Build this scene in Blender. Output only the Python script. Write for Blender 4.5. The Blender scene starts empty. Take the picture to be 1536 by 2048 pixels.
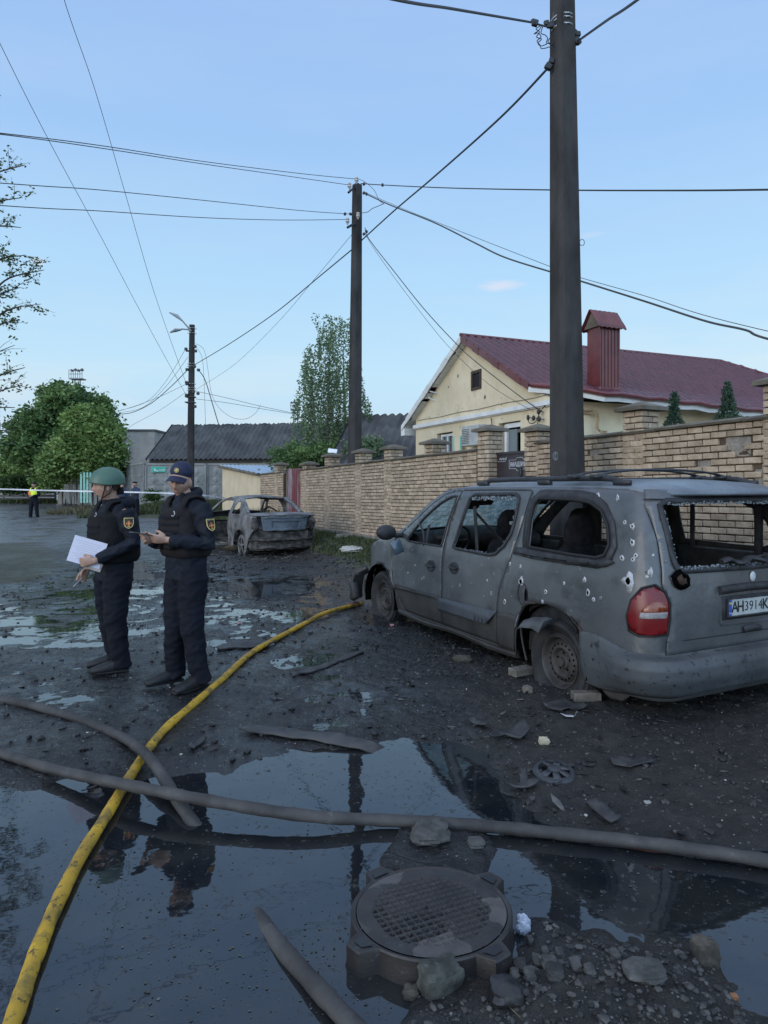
import bpy, math, random
import numpy as np
from mathutils import Vector, Matrix, geometry
random.seed(7); RNG = np.random.default_rng(7)
R_ = math.radians
sc = bpy.context.scene
COL = sc.collection
# ---------------------------------------------------------------- camera
FPX, HOR, EYE = 1340.0, 970.0, 1.6           # focal length in px of a 1536x2048 frame, horizon row, eye height
cd = bpy.data.cameras.new('camera'); cam = bpy.data.objects.new('camera', cd); COL.objects.link(cam)
cd.sensor_fit = 'VERTICAL'; cd.sensor_height = 36; cd.sensor_width = 27; cd.lens = 36 * FPX / 2048
cd.shift_y = -(1024 - HOR) / 2048
cam.location = (0, 0, EYE); cam.rotation_euler = (R_(90), 0, 0)
cd.clip_start = .05; cd.clip_end = 2000; sc.camera = cam
# ---------------------------------------------------------------- sky and sun
w = bpy.data.worlds.new('World'); sc.world = w; w.use_nodes = True
nt = w.node_tree; N = nt.nodes; L = nt.links
bg = N['Background']; bg.inputs['Strength'].default_value = 1.0
tc = N.new('ShaderNodeTexCoord'); sx = N.new('ShaderNodeSeparateXYZ'); L.new(tc.outputs['Generated'], sx.inputs[0])
rp = N.new('ShaderNodeValToRGB'); L.new(sx.outputs['Z'], rp.inputs[0])
cr = rp.color_ramp; cr.elements[0].position = 0; cr.elements[0].color = (.50, .63, .78, 1)
cr.elements[1].position = 1; cr.elements[1].color = (.70, .74, .84, 1)  # zenith, above the view, brightened to add ambient fill
for p, c in ((.06, (.51, .68, .85, 1)), (.16, (.515, .75, .92, 1)), (.30, (.425, .675, .93, 1)), (.45, (.345, .565, .90, 1)), (.62, (.325, .515, .87, 1)), (.75, (.48, .58, .82, 1))):
    e = cr.elements.new(p); e.color = c
mp = N.new('ShaderNodeMapping'); mp.inputs['Scale'].default_value = (1.2, 1.2, 7.5); L.new(tc.outputs['Generated'], mp.inputs[0])
nz = N.new('ShaderNodeTexNoise'); nz.inputs['Scale'].default_value = 2.3; nz.inputs['Detail'].default_value = 7; nz.inputs['Roughness'].default_value = .55
L.new(mp.outputs[0], nz.inputs['Vector'])
r2 = N.new('ShaderNodeValToRGB'); L.new(nz.outputs['Fac'], r2.inputs[0])
r2.color_ramp.elements[0].position = .44; r2.color_ramp.elements[0].color = (0, 0, 0, 1)
r2.color_ramp.elements[1].position = .72; r2.color_ramp.elements[1].color = (1, 1, 1, 1)
mr = N.new('ShaderNodeMapRange'); L.new(sx.outputs['Z'], mr.inputs[0])
for k, v in (('From Min', .03), ('From Max', .30), ('To Min', .95), ('To Max', .10)): mr.inputs[k].default_value = v
mu = N.new('ShaderNodeMath'); mu.operation = 'MULTIPLY'; L.new(r2.outputs[0], mu.inputs[0]); L.new(mr.outputs[0], mu.inputs[1])
mx = N.new('ShaderNodeMixRGB'); L.new(mu.outputs[0], mx.inputs[0]); L.new(rp.outputs[0], mx.inputs[1]); mx.inputs[2].default_value = (.70, .79, .84, 1)
prev = mx.outputs[0]
for (u_, v_, wx_, wz_) in ((1000, 571, .034, .0085), (76, 522, .010, .0055), (1180, 470, .02, .004)):
    d_ = Vector(((u_ - 768) / FPX, 1, (HOR - v_) / FPX)).normalized(); s1 = N.new('ShaderNodeVectorMath'); s1.operation = 'SUBTRACT'; L.new(tc.outputs['Generated'], s1.inputs[0]); s1.inputs[1].default_value = d_
    s2 = N.new('ShaderNodeVectorMath'); s2.operation = 'MULTIPLY'; L.new(s1.outputs[0], s2.inputs[0]); s2.inputs[1].default_value = (1 / wx_, .5 / wx_, 1 / wz_)
    n3 = N.new('ShaderNodeTexNoise'); n3.inputs['Scale'].default_value = 1.6; n3.inputs['Detail'].default_value = 4; L.new(s2.outputs[0], n3.inputs['Vector'])
    s3 = N.new('ShaderNodeVectorMath'); s3.operation = 'LENGTH'; L.new(s2.outputs[0], s3.inputs[0]); s4 = N.new('ShaderNodeMath'); s4.operation = 'SUBTRACT'; L.new(n3.outputs['Fac'], s4.inputs[0]); L.new(s3.outputs['Value'], s4.inputs[1])
    s5 = N.new('ShaderNodeMapRange'); L.new(s4.outputs[0], s5.inputs[0]); s5.inputs['From Min'].default_value = -.55; s5.inputs['From Max'].default_value = .25; s5.inputs['To Max'].default_value = .55 if u_ < 1100 else .2
    m3 = N.new('ShaderNodeMixRGB'); L.new(s5.outputs[0], m3.inputs[0]); L.new(prev, m3.inputs[1]); m3.inputs[2].default_value = (.80, .77, .84, 1); prev = m3.outputs[0]
sky = N.new('ShaderNodeTexSky'); sky.sky_type = 'NISHITA'; sky.sun_disc = False
SUN_EL, SUN_AZ = R_(14), R_(232)
sky.sun_elevation = SUN_EL; sky.sun_rotation = SUN_AZ
sm = N.new('ShaderNodeMixRGB'); sm.blend_type = 'ADD'; sm.inputs[0].default_value = .012
L.new(prev, sm.inputs[1]); L.new(sky.outputs[0], sm.inputs[2]); 
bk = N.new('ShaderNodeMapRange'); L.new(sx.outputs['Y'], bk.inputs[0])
for k, v in (('From Min', .15), ('From Max', -.85), ('To Min', 1.0), ('To Max', 2.3)): bk.inputs[k].default_value = v  # unseen sky behind the camera scaled up as added fill light
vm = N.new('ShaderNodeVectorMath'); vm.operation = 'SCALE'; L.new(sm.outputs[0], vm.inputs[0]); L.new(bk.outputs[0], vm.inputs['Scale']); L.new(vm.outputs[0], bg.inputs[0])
sl = bpy.data.lights.new('sun', 'SUN'); sl.energy = .85; sl.angle = R_(35); sl.color = (1, .88, .76)
so = bpy.data.objects.new('sun', sl); COL.objects.link(so)
sdir = Vector((math.sin(SUN_AZ) * math.cos(SUN_EL), math.cos(SUN_AZ) * math.cos(SUN_EL), math.sin(SUN_EL)))
so.rotation_euler = sdir.to_track_quat('Z', 'Y').to_euler(); so.location = (-5, -8, 12)
sc.view_settings.view_transform = 'Standard'; sc.view_settings.look = 'None'; sc.view_settings.exposure = 0; sc.view_settings.gamma = 1
sc.render.engine = 'CYCLES'; sc.cycles.max_bounces = 6; sc.cycles.transparent_max_bounces = 12
# ---------------------------------------------------------------- helpers
def at(u, v, Y): return Vector(((u - 768) / FPX * Y, Y, EYE + (HOR - v) / FPX * Y))
def gp(u, v, z=0.0):
    Y = (EYE - z) * FPX / (v - HOR); return Vector(((u - 768) / FPX * Y, Y, z))
class MB:
    def __init__(s): s.V = []; s.F = []; s.M = []; s.R = []; s.n = 0
    def add(s, v, f, m=0, rnd=None):
        v = [tuple(p) for p in v]; o = s.n; s.V += v; s.n += len(v)
        r = random.random() if rnd is None else rnd
        for q in f: s.F.append(tuple(i + o for i in q)); s.M.append(m); s.R.append(r)
        return s
    def box(s, c, size, rot=None, m=0, ch=0, rnd=None):
        hx, hy, hz = [x / 2 for x in size]; c = Vector(c)
        if isinstance(rot, (int, float)): rot = Matrix.Rotation(rot, 3, 'Z')
        T = (lambda p: c + rot @ Vector(p)) if rot else (lambda p: c + Vector(p))
        if not ch:
            v = [T((x, y, z)) for x in (-hx, hx) for y in (-hy, hy) for z in (-hz, hz)]
            return s.add(v, [(0, 1, 3, 2), (4, 6, 7, 5), (0, 4, 5, 1), (2, 3, 7, 6), (0, 2, 6, 4), (1, 5, 7, 3)], m, rnd)
        v = []; idx = {}
        for sx_ in (-1, 1):
            for sy in (-1, 1):
                for sz in (-1, 1):
                    for ax in range(3):
                        p = [sx_ * hx, sy * hy, sz * hz]
                        for a in range(3):
                            if a != ax: p[a] -= (sx_, sy, sz)[a] * ch
                        idx[(sx_, sy, sz, ax)] = len(v); v.append(T(p))
        f = []
        for ax in range(3):
            b, c2 = [(1, 2), (2, 0), (0, 1)][ax]
            for sg in (-1, 1):
                q = []
                for (i, j) in ((-1, -1), (1, -1), (1, 1), (-1, 1)):
                    k = [0, 0, 0]; k[ax] = sg; k[b] = i; k[c2] = j; q.append(idx[(k[0], k[1], k[2], ax)])
                f.append(q if sg > 0 else q[::-1])
        for ax in range(3):
            b, c2 = [(1, 2), (2, 0), (0, 1)][ax]
            for i in (-1, 1):
                for j in (-1, 1):
                    k0 = [0, 0, 0]; k0[b] = i; k0[c2] = j; k1 = list(k0); k0[ax] = -1; k1[ax] = 1
                    q = [idx[(*k0, b)], idx[(*k1, b)], idx[(*k1, c2)], idx[(*k0, c2)]]
                    f.append(q if i * j < 0 else q[::-1])
        for i in (-1, 1):
            for j in (-1, 1):
                for k in (-1, 1):
                    q = [idx[(i, j, k, 0)], idx[(i, j, k, 1)], idx[(i, j, k, 2)]]; f.append(q if i * j * k > 0 else q[::-1])
        return s.add(v, f, m, rnd)
    def loft(s, path, radii, side=(1, 0, 0), n=12, m=0, cap=True, power=1.0, rnd=None):
        P = [Vector(p) for p in path]; side = Vector(side); v = []; k = len(P)
        for i, p in enumerate(P):
            t = (P[min(i + 1, k - 1)] - P[max(i - 1, 0)])
            if t.length < 1e-9: t = Vector((0, 0, 1))
            t.normalize(); a = side - t * side.dot(t)
            if a.length < 1e-3: a = Vector((0, 1, 0)) - t * t.y
            if a.length < 1e-3: a = Vector((1, 0, 0))
            a.normalize(); b = t.cross(a); r = radii[i] if isinstance(radii, (list, tuple)) else radii
            rx, ry = r if isinstance(r, (list, tuple)) else (r, r)
            for j in range(n):
                th = 2 * math.pi * j / n; cx_, sy = math.cos(th), math.sin(th)
                if power != 1: cx_ = math.copysign(abs(cx_) ** power, cx_); sy = math.copysign(abs(sy) ** power, sy)
                v.append(p + a * cx_ * rx + b * sy * ry)
        f = [(i * n + j, i * n + (j + 1) % n, (i + 1) * n + (j + 1) % n, (i + 1) * n + j) for i in range(k - 1) for j in range(n)]
        if cap: f += [tuple(range(n))[::-1], tuple((k - 1) * n + j for j in range(n))]
        return s.add(v, f, m, rnd)
    tube = loft
    def ell(s, c, r, rot=None, m=0, nu=14, nv=10, fn=None):
        c = Vector(c); v = []
        for i in range(nv + 1):
            ph = math.pi * i / nv
            for j in range(nu):
                th = 2 * math.pi * j / nu
                p = Vector((math.sin(ph) * math.cos(th), math.sin(ph) * math.sin(th), math.cos(ph)))
                k = fn(p) if fn else 1
                q = Vector((p.x * r[0] * k, p.y * r[1] * k, p.z * r[2] * k)); v.append(c + (rot @ q if rot else q))
        f = [(i * nu + j, (i + 1) * nu + j, (i + 1) * nu + (j + 1) % nu, i * nu + (j + 1) % nu) for i in range(nv) for j in range(nu)]
        return s.add(v, f, m)
    def lathe(s, prof, c=(0, 0, 0), rot=None, n=32, m=0, fn=None):
        c = Vector(c); v = []
        for (r, z) in prof:
            for j in range(n):
                th = 2 * math.pi * j / n; p = Vector((r * math.cos(th), r * math.sin(th), z))
                if fn: p = fn(p)
                v.append(c + (rot @ p if rot else p))
        k = len(prof)
        f = [(i * n + j, i * n + (j + 1) % n, (i + 1) * n + (j + 1) % n, (i + 1) * n + j) for i in range(k - 1) for j in range(n)]
        return s.add(v, f, m)
    def prism(s, poly, d0, d1, fn=None, m=0):
        fn = fn or (lambda x, y, d: (x, y, d)); n = len(poly)
        v = [fn(x, y, d0) for x, y in poly] + [fn(x, y, d1) for x, y in poly]
        return s.add(v, [tuple(range(n))[::-1], tuple(range(n, 2 * n))] + [(i, (i + 1) % n, n + (i + 1) % n, n + i) for i in range(n)], m)
    def grid(s, fn, nu, nv, m=0, rnd=None):
        v = [fn(i / nu, j / nv) for i in range(nu + 1) for j in range(nv + 1)]; k = nv + 1
        return s.add(v, [(i * k + j, (i + 1) * k + j, (i + 1) * k + j + 1, i * k + j + 1) for i in range(nu) for j in range(nv)], m, rnd)
    def region(s, outer, holes, step, fn, m=0, flip=False, bstep=None):
        V2, E = [], []
        for poly in [outer] + list(holes):
            pts = []; n = len(poly); bs = bstep or step
            for i in range(n):
                a, b = Vector(poly[i]), Vector(poly[(i + 1) % n]); k = max(1, int((b - a).length / bs))
                pts += [a + (b - a) * (t / k) for t in range(k)]
            o = len(V2); V2 += pts; E += [(o + i, o + (i + 1) % len(pts)) for i in range(len(pts))]
        xs = [p[0] for p in outer]; ys = [p[1] for p in outer]
        x = min(xs) + step / 2; polys = [outer] + list(holes)
        while x < max(xs):
            y = min(ys) + step / 2
            while y < max(ys):
                if inpoly(x, y, outer) and not any(inpoly(x, y, h) for h in holes): V2.append(Vector((x, y)))
                y += step
            x += step
        r = geometry.delaunay_2d_cdt(V2, E, [], 0, 1e-5); vs, fs = r[0], r[2]; keep = []
        for q in fs:
            cx_ = sum(vs[i][0] for i in q) / len(q); cy = sum(vs[i][1] for i in q) / len(q)
            if inpoly(cx_, cy, outer) and not any(inpoly(cx_, cy, h) for h in holes): keep.append(q[::-1] if flip else q)
        return s.add([fn(p[0], p[1]) for p in vs], keep, m)
    def build(s, name, mats, parent=None, smooth=40, solid=None, sub=0):
        me = bpy.data.meshes.new(name); me.from_pydata(s.V, [], s.F)
        for mt in (mats if isinstance(mats, (list, tuple)) else [mats]): me.materials.append(mt)
        s.M = s.M[:len(s.F)]; s.R = s.R[:len(s.F)]; me.polygons.foreach_set('material_index', s.M)
        at_ = me.attributes.new('rnd', 'FLOAT', 'FACE'); at_.data.foreach_set('value', s.R)
        if smooth:
            me.polygons.foreach_set('use_smooth', [True] * len(s.F)); me.update(); me.set_sharp_from_angle(angle=R_(smooth))
        me.update(); o = bpy.data.objects.new(name, me); COL.objects.link(o)
        if solid:
            md = o.modifiers.new('solid', 'SOLIDIFY'); md.thickness = solid[0]; md.offset = solid[1]; md.material_offset = solid[2] if len(solid) > 2 else 0
        if sub: md = o.modifiers.new('sub', 'SUBSURF'); md.levels = md.render_levels = sub
        if parent: attach(o, parent)
        return o
def inpoly(x, y, P):
    c = False; j = len(P) - 1
    for i in range(len(P)):
        xi, yi = P[i][0], P[i][1]; xj, yj = P[j][0], P[j][1]
        if (yi > y) != (yj > y) and x < (xj - xi) * (y - yi) / (yj - yi) + xi: c = not c
        j = i
    return c
def wmat(p):
    m = p.matrix_basis.copy()
    while p.parent: m = p.parent.matrix_basis @ p.matrix_parent_inverse @ m; p = p.parent
    return m
def attach(o, p, keep=True):
    o.parent = p
    if keep and not p.get('_local'): o.matrix_parent_inverse = wmat(p).inverted()
def thing(name, label, cat, loc=(0, 0, 0), rz=0, group=None, local=False):
    o = bpy.data.objects.new(name, None); COL.objects.link(o); o.location = loc; o.rotation_euler = (0, 0, rz); o.empty_display_size = .1
    if local: o['_local'] = 1
    return tag(o, label, cat, group)
def tag(o, label=None, cat=None, group=None, kind=None):
    for k, v in (('label', label), ('category', cat), ('group', group), ('kind', kind)):
        if v: o[k] = v
    return o
def lab(o, label): o['label'] = label; return o
def catmull(P, n=8):
    P = [Vector(p) for p in P]; out = []
    for i in range(len(P) - 1):
        a, b, c, d = P[max(i - 1, 0)], P[i], P[i + 1], P[min(i + 2, len(P) - 1)]
        for k in range(n):
            t = k / n; out.append(.5 * ((2 * b) + (c - a) * t + (2 * a - 5 * b + 4 * c - d) * t * t + (3 * b - a - 3 * c + d) * t ** 3))
    out.append(P[-1]); return out
# numpy value noise
_T = np.random.default_rng(3).random((256, 256))
def vnoise(x, y):
    xi, yi = np.floor(x).astype(int), np.floor(y).astype(int); fx, fy = x - xi, y - yi
    fx = fx * fx * (3 - 2 * fx); fy = fy * fy * (3 - 2 * fy); g = lambda a, b: _T[a & 255, b & 255]
    return (g(xi, yi) * (1 - fx) + g(xi + 1, yi) * fx) * (1 - fy) + (g(xi, yi + 1) * (1 - fx) + g(xi + 1, yi + 1) * fx) * fy
def fbm(x, y, o=4):
    s = 0; a = 1; t = 0
    for i in range(o): s = s + a * vnoise(x * 2 ** i + 17.3 * i, y * 2 ** i + 5.1 * i); t += a; a *= .5
    return s / t - .5
# ---------------------------------------------------------------- materials
def mat(name, c1, c2=None, scale=4, rough=.6, rough2=None, bump=0, bscale=60, metal=0, spec=.5, rndk=0, spots=None, stretch=None, lo=.38, hi=.62, coat=0, detail=6, bump2=0, b2scale=8):
    m = bpy.data.materials.new(name); m.use_nodes = True; t = m.node_tree; N = t.nodes; L = t.links; b = N['Principled BSDF']
    c4 = lambda c: (*c, 1) if len(c) == 3 else c
    b.inputs['Metallic'].default_value = metal; b.inputs['Specular IOR Level'].default_value = spec; b.inputs['Coat Weight'].default_value = coat
    tc = N.new('ShaderNodeTexCoord'); vec = tc.outputs['Object']
    if stretch:
        mp = N.new('ShaderNodeMapping'); mp.inputs['Scale'].default_value = stretch; L.new(vec, mp.inputs[0]); vec = mp.outputs[0]
    def noise(sc_, det=detail, ro=.6):
        n = N.new('ShaderNodeTexNoise'); n.inputs['Scale'].default_value = sc_; n.inputs['Detail'].default_value = det; n.inputs['Roughness'].default_value = ro; L.new(vec, n.inputs['Vector']); return n.outputs['Fac']
    def ramp(src, a, b_):
        r = N.new('ShaderNodeMapRange'); L.new(src, r.inputs[0]); r.inputs['From Min'].default_value = a; r.inputs['From Max'].default_value = b_; return r.outputs[0]
    def mixc(f, a, b_):
        x = N.new('ShaderNodeMixRGB'); 
        if isinstance(f, float): x.inputs[0].default_value = f
        else: L.new(f, x.inputs[0])
        for i, c in ((1, a), (2, b_)):
            if isinstance(c, tuple): x.inputs[i].default_value = c4(c)
            else: L.new(c, x.inputs[i])
        return x.outputs[0]
    n1 = ramp(noise(scale), lo, hi); col = mixc(n1, tuple(c1), tuple(c2 or c1))
    if rndk:
        at_ = N.new('ShaderNodeAttribute'); at_.attribute_name = 'rnd'
        hv = N.new('ShaderNodeHueSaturation'); r = N.new('ShaderNodeMapRange'); L.new(at_.outputs['Fac'], r.inputs[0]); r.inputs['To Min'].default_value = 1 - rndk; r.inputs['To Max'].default_value = 1 + rndk
        L.new(r.outputs[0], hv.inputs['Value']); L.new(col, hv.inputs['Color']); col = hv.outputs[0]
    for (sc_, th, cc, wd) in (spots or []): col = mixc(ramp(noise(sc_, 5, .65), th, th + wd), col, tuple(cc))
    L.new(col, b.inputs['Base Color'])
    if rough2 is not None:
        r = N.new('ShaderNodeMapRange'); L.new(noise(scale * 1.7), r.inputs[0]); r.inputs['From Min'].default_value = .35; r.inputs['From Max'].default_value = .65
        r.inputs['To Min'].default_value = rough; r.inputs['To Max'].default_value = rough2; L.new(r.outputs[0], b.inputs['Roughness'])
    else: b.inputs['Roughness'].default_value = rough
    nrm = None
    for (st, bs) in ((bump, bscale), (bump2, b2scale)):
        if st:
            bp = N.new('ShaderNodeBump'); bp.inputs['Strength'].default_value = 1; bp.inputs['Distance'].default_value = st; L.new(noise(bs, 5), bp.inputs['Height'])
            if nrm: L.new(nrm, bp.inputs['Normal'])
            nrm = bp.outputs[0]
    if nrm: L.new(nrm, b.inputs['Normal'])
    return m
# ================================================================ ground
def seg_sdf(X, Y, poly):
    d = np.full(X.shape, 1e9); ins = np.zeros(X.shape, bool); n = len(poly)
    for i in range(n):
        ax, ay = poly[i]; bx, by = poly[(i + 1) % n]; ex, ey = bx - ax, by - ay
        t = np.clip(((X - ax) * ex + (Y - ay) * ey) / (ex * ex + ey * ey + 1e-12), 0, 1)
        d = np.minimum(d, (X - ax - t * ex) ** 2 + (Y - ay - t * ey) ** 2)
        if ay != by: c = ((ay > Y) != (by > Y)) & (X < ex * (Y - ay) / ey + ax); ins ^= c
    d = np.sqrt(d); return np.where(ins, -d, d)
pg = lambda pts: [(gp(u, v).x, gp(u, v).y) for u, v in pts]
MAIN = pg([(-420, 1590), (60, 1572), (130, 1556), (300, 1562), (430, 1556), (500, 1532), (590, 1512), (700, 1498), (800, 1482), (860, 1482), (940, 1492), (975, 1530), (1010, 1590), (1060, 1640),
           (1200, 1672), (1350, 1690), (1500, 1702), (1700, 1712), (1700, 2020), (1560, 2040), (1470, 2030), (1430, 1960), (1395, 1902), (1320, 1884), (1200, 1872), (1110, 1838), (1050, 1850), (1020, 1930), (930, 1960), (855, 1985), (840, 2060), (800, 2300), (-100, 2600), (-600, 2400)])
ISLE = pg([(800, 1648), (870, 1642), (960, 1660), (1000, 1700), (985, 1745), (960, 1790), (860, 1760), (790, 1745), (740, 1752), (760, 1700)])
STRIP = pg([(590, 1300), (640, 1300), (700, 1340), (720, 1400), (760, 1470), (770, 1500), (640, 1500), (600, 1440), (585, 1370)])
WETS = [pg([(440, 1140), (620, 1150), (700, 1170), (640, 1230), (560, 1260), (430, 1300), (400, 1230)]), pg([(-100, 1190), (180, 1150), (330, 1080), (430, 1100), (420, 1180), (300, 1270), (160, 1300), (-100, 1290)]),
        pg([(60, 1350), (190, 1330), (220, 1420), (60, 1420)]), pg([(-60, 1105), (60, 1098), (240, 1100), (300, 1140), (60, 1150)]), STRIP]
GREEN = pg([(-200, 1095), (90, 1085), (140, 1130), (60, 1170), (-200, 1170)])
def wallY(t): return (3.90 - .451 * t, 6.93 + .892 * t)
def smooth(a, b, x): t = np.clip((x - a) / (b - a), 0, 1); return t * t * (3 - 2 * t)
def height(X, Y):
    n1 = fbm(X * 1.1 + 40, Y * 1.1 + 9, 5); n2 = fbm(X * 7 + 3, Y * 7, 4); n3 = fbm(X * 28, Y * 28 + 11, 3)
    near = 1 - smooth(9, 22, Y)
    h = .020 + .018 * n1 + .026 * n2 * (.3 + .7 * near) + .014 * n3 * near + .026 * fbm(X * 2.2 + 8, Y * 3.6, 4)
    for P in WETS: h = h - .0165 * smooth(.35, -.25, seg_sdf(X, Y, P) + .5 * n2)
    h = h - .006 * smooth(4.6, 6, Y) * (1 - smooth(12.5, 15, Y)) * (1 - smooth(-1.2, .2, X - .0 * Y)) * smooth(-7, -5, X)
    h = np.where(Y < 14, h, np.maximum(h, .004 + .01 * n2))
    d = seg_sdf(X, Y, MAIN) + .22 * n2 + .35 * n1 * .4
    h = h * smooth(-.02, .35, d) + .002 - .055 * smooth(.03, -.22, d) + .008 * smooth(.0, .10, d) * (1 - smooth(.12, .4, d)) * (1 + 2 * n3)
    di = seg_sdf(X, Y, ISLE) + .10 * n2; h = np.maximum(h, (.022 + .03 * n2 + .010 * n3) * smooth(.03, -.07, di) - .05 * smooth(-.02, .02, di))
    # rubble mound right of the manhole, dirt under the van
    m = np.exp(-(((X - .75) / .55) ** 2 + ((Y - 2.02) / .30) ** 2)); h = h + m * (.035 + .045 * n2 + .014 * n3)
    v = smooth(.3, 1.2, X) * smooth(2.9, 3.4, Y) * (1 - smooth(7.5, 9.5, Y)); h = h + v * (.006 + .016 * n2 + .008 * n3)
    # grass bank along the brick wall
    wd = (X - 3.90) * .892 + (Y - 6.93) * .451                      # signed distance, + behind the wall
    al = -(X - 3.90) * .451 + (Y - 6.93) * .892
    h = h + .30 * smooth(-1.9, -.2, wd) * smooth(3.5, 6, al) * (1 - smooth(17, 19, al))
    h = h + .62 * smooth(28.5, 33.5, Y) * smooth(-14, -10.5, X) + .25 * smooth(27, 40, Y) * (1 - smooth(-14, -10.5, X))
    return h
def ladder(parts):
    o = []
    for a, b, st in parts: o += list(np.arange(a, b, st))
    o.append(parts[-1][1]); return np.array(o)
gx = ladder([(-900, -100, 80), (-100, -30, 10), (-30, -9, .7), (-9, -3.4, .09), (-3.4, -1.6, .03), (-1.6, 2.6, .0165), (2.6, 4.6, .035), (4.6, 9, .12), (9, 30, 1), (30, 100, 10), (100, 900, 80)])
gy = ladder([(-60, -5, 5), (-5, 1, .4), (1, 1.6, .06), (1.6, 3.4, .0135), (3.4, 6, .022), (6, 9, .04), (9, 16, .07), (16, 36, .25), (36, 100, 5), (100, 1300, 90)])
XX, YY = np.meshgrid(gx, gy); ZZ = height(XX, YY)
def grid_mesh(name, X, Y, Z):
    ny, nx = X.shape; me = bpy.data.meshes.new(name); co = np.stack([X.ravel(), Y.ravel(), Z.ravel()], 1).astype(np.float32)
    i = np.arange(ny - 1)[:, None] * nx + np.arange(nx - 1)[None]; q = np.stack([i, i + 1, i + nx + 1, i + nx], -1).reshape(-1, 4)
    me.vertices.add(len(co)); me.vertices.foreach_set('co', co.ravel()); me.loops.add(q.size); me.loops.foreach_set('vertex_index', q.ravel().astype(np.int32))
    me.polygons.add(len(q)); me.polygons.foreach_set('loop_start', np.arange(0, q.size, 4, dtype=np.int32)); me.polygons.foreach_set('use_smooth', np.ones(len(q), bool)); me.update(calc_edges=True); return me
gm = grid_mesh('ground', XX, YY, ZZ); ground = bpy.data.objects.new('ground', gm); COL.objects.link(ground); tag(ground, kind='structure')
def gz(x, y): return float(height(np.array([[x]], float), np.array([[y]], float))[0, 0])
# zone masks as vertex attributes: dirt (gravelly soil), grass (verge soil), asphalt otherwise
wd = (XX - 3.90) * .892 + (YY - 6.93) * .451; al = -(XX - 3.90) * .451 + (YY - 6.93) * .892
dirt = smooth(-.1, 1.1, XX + .35 * fbm(XX * 2, YY * 2, 4) * 2 - .10 * (YY - 3)) * (1 - smooth(9, 11, YY)) * smooth(2.6, 3.1, YY)
dirt = np.maximum(dirt, np.exp(-(((XX - .9) / .8) ** 2 + ((YY - 2.0) / .5) ** 2)))
dirt = np.maximum(dirt, .8 * np.exp(-(((XX + 2.3) / 2.4) ** 2 + ((YY - 14.4) / 1.6) ** 2)))
grs = np.maximum(smooth(-1.7, -.9, wd + fbm(XX * 3, YY * 3, 3)) * smooth(4.5, 6.5, al), smooth(29, 30.5, YY + 2 * fbm(XX, YY, 3)) * smooth(-13, -10.8, XX))
grs = np.maximum(grs, .7 * smooth(.4, -.3, seg_sdf(XX, YY, GREEN) + fbm(XX * 4, YY * 4, 3)))
wetv = smooth(.020, .002, ZZ) * (1 - smooth(14, 18, YY)) * (1 - grs)
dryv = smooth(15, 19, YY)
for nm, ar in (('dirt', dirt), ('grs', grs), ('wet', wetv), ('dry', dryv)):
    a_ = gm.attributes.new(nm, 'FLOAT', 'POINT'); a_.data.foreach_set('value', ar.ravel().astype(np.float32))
m = bpy.data.materials.new('wet_asphalt'); m.use_nodes = True; t = m.node_tree; N = t.nodes; L = t.links; b = N['Principled BSDF']
tc = N.new('ShaderNodeTexCoord'); V = tc.outputs['Object']
def nz_(s, d=6, r=.6, typ='N', src=None):
    n = N.new('ShaderNodeTexNoise'); n.inputs['Scale'].default_value = s; n.inputs['Detail'].default_value = d; n.inputs['Roughness'].default_value = r; L.new(src or V, n.inputs['Vector']); return n
def mr_(s, a, b_, c=0, d=1):
    n = N.new('ShaderNodeMapRange'); L.new(s, n.inputs[0])
    for k, v in (('From Min', a), ('From Max', b_), ('To Min', c), ('To Max', d)): n.inputs[k].default_value = v
    return n.outputs[0]
def mx_(f, a, b_, mode='MIX'):
    n = N.new('ShaderNodeMixRGB'); n.blend_type = mode
    for i, s in ((0, f), (1, a), (2, b_)):
        if isinstance(s, (int, float)): n.inputs[i].default_value = s
        elif isinstance(s, tuple): n.inputs[i].default_value = (*s, 1)
        else: L.new(s, n.inputs[i])
    return n.outputs[0]
def ma_(op, a, b_=None):
    n = N.new('ShaderNodeMath'); n.operation = op
    for i, s in ((0, a), (1, b_)):
        if s is None: continue
        if isinstance(s, (int, float)): n.inputs[i].default_value = s
        else: L.new(s, n.inputs[i])
    return n.outputs[0]
big = nz_(.7, 8).outputs['Fac']; mid = nz_(6, 8, .65).outputs['Fac']; fine = nz_(70, 6, .7).outputs['Fac']; grit = nz_(260, 3, .7).outputs['Fac']
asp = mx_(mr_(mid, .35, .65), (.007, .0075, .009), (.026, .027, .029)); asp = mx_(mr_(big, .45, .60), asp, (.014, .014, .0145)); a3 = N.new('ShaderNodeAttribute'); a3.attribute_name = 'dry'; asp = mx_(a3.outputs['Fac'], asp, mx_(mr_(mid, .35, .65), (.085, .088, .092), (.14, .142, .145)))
drt = mx_(mr_(mid, .36, .64), (.010, .0088, .008), (.030, .026, .023))
gra = mx_(mr_(mid, .36, .64), (.03, .036, .016), (.07, .075, .035))
at1 = N.new('ShaderNodeAttribute'); at1.attribute_name = 'dirt'; at2 = N.new('ShaderNodeAttribute'); at2.attribute_name = 'grs'
col = mx_(mr_(ma_('ADD', at1.outputs['Fac'], ma_('MULTIPLY', ma_('SUBTRACT', mid, .5), 1.2)), .35, .65), asp, drt)
col = mx_(mr_(ma_('ADD', at2.outputs['Fac'], ma_('MULTIPLY', ma_('SUBTRACT', mid, .5), 1.0)), .35, .7), col, gra)
col = mx_(mr_(grit, .60, .70), col, (.12, .115, .11)); col = mx_(mr_(fine, .60, .72), col, (.075, .070, .066)); col = mx_(mr_(fine, .42, .32), col, (.005, .005, .005)); col = mx_(mr_(grit, .42, .30), col, (.006, .006, .007))
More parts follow.
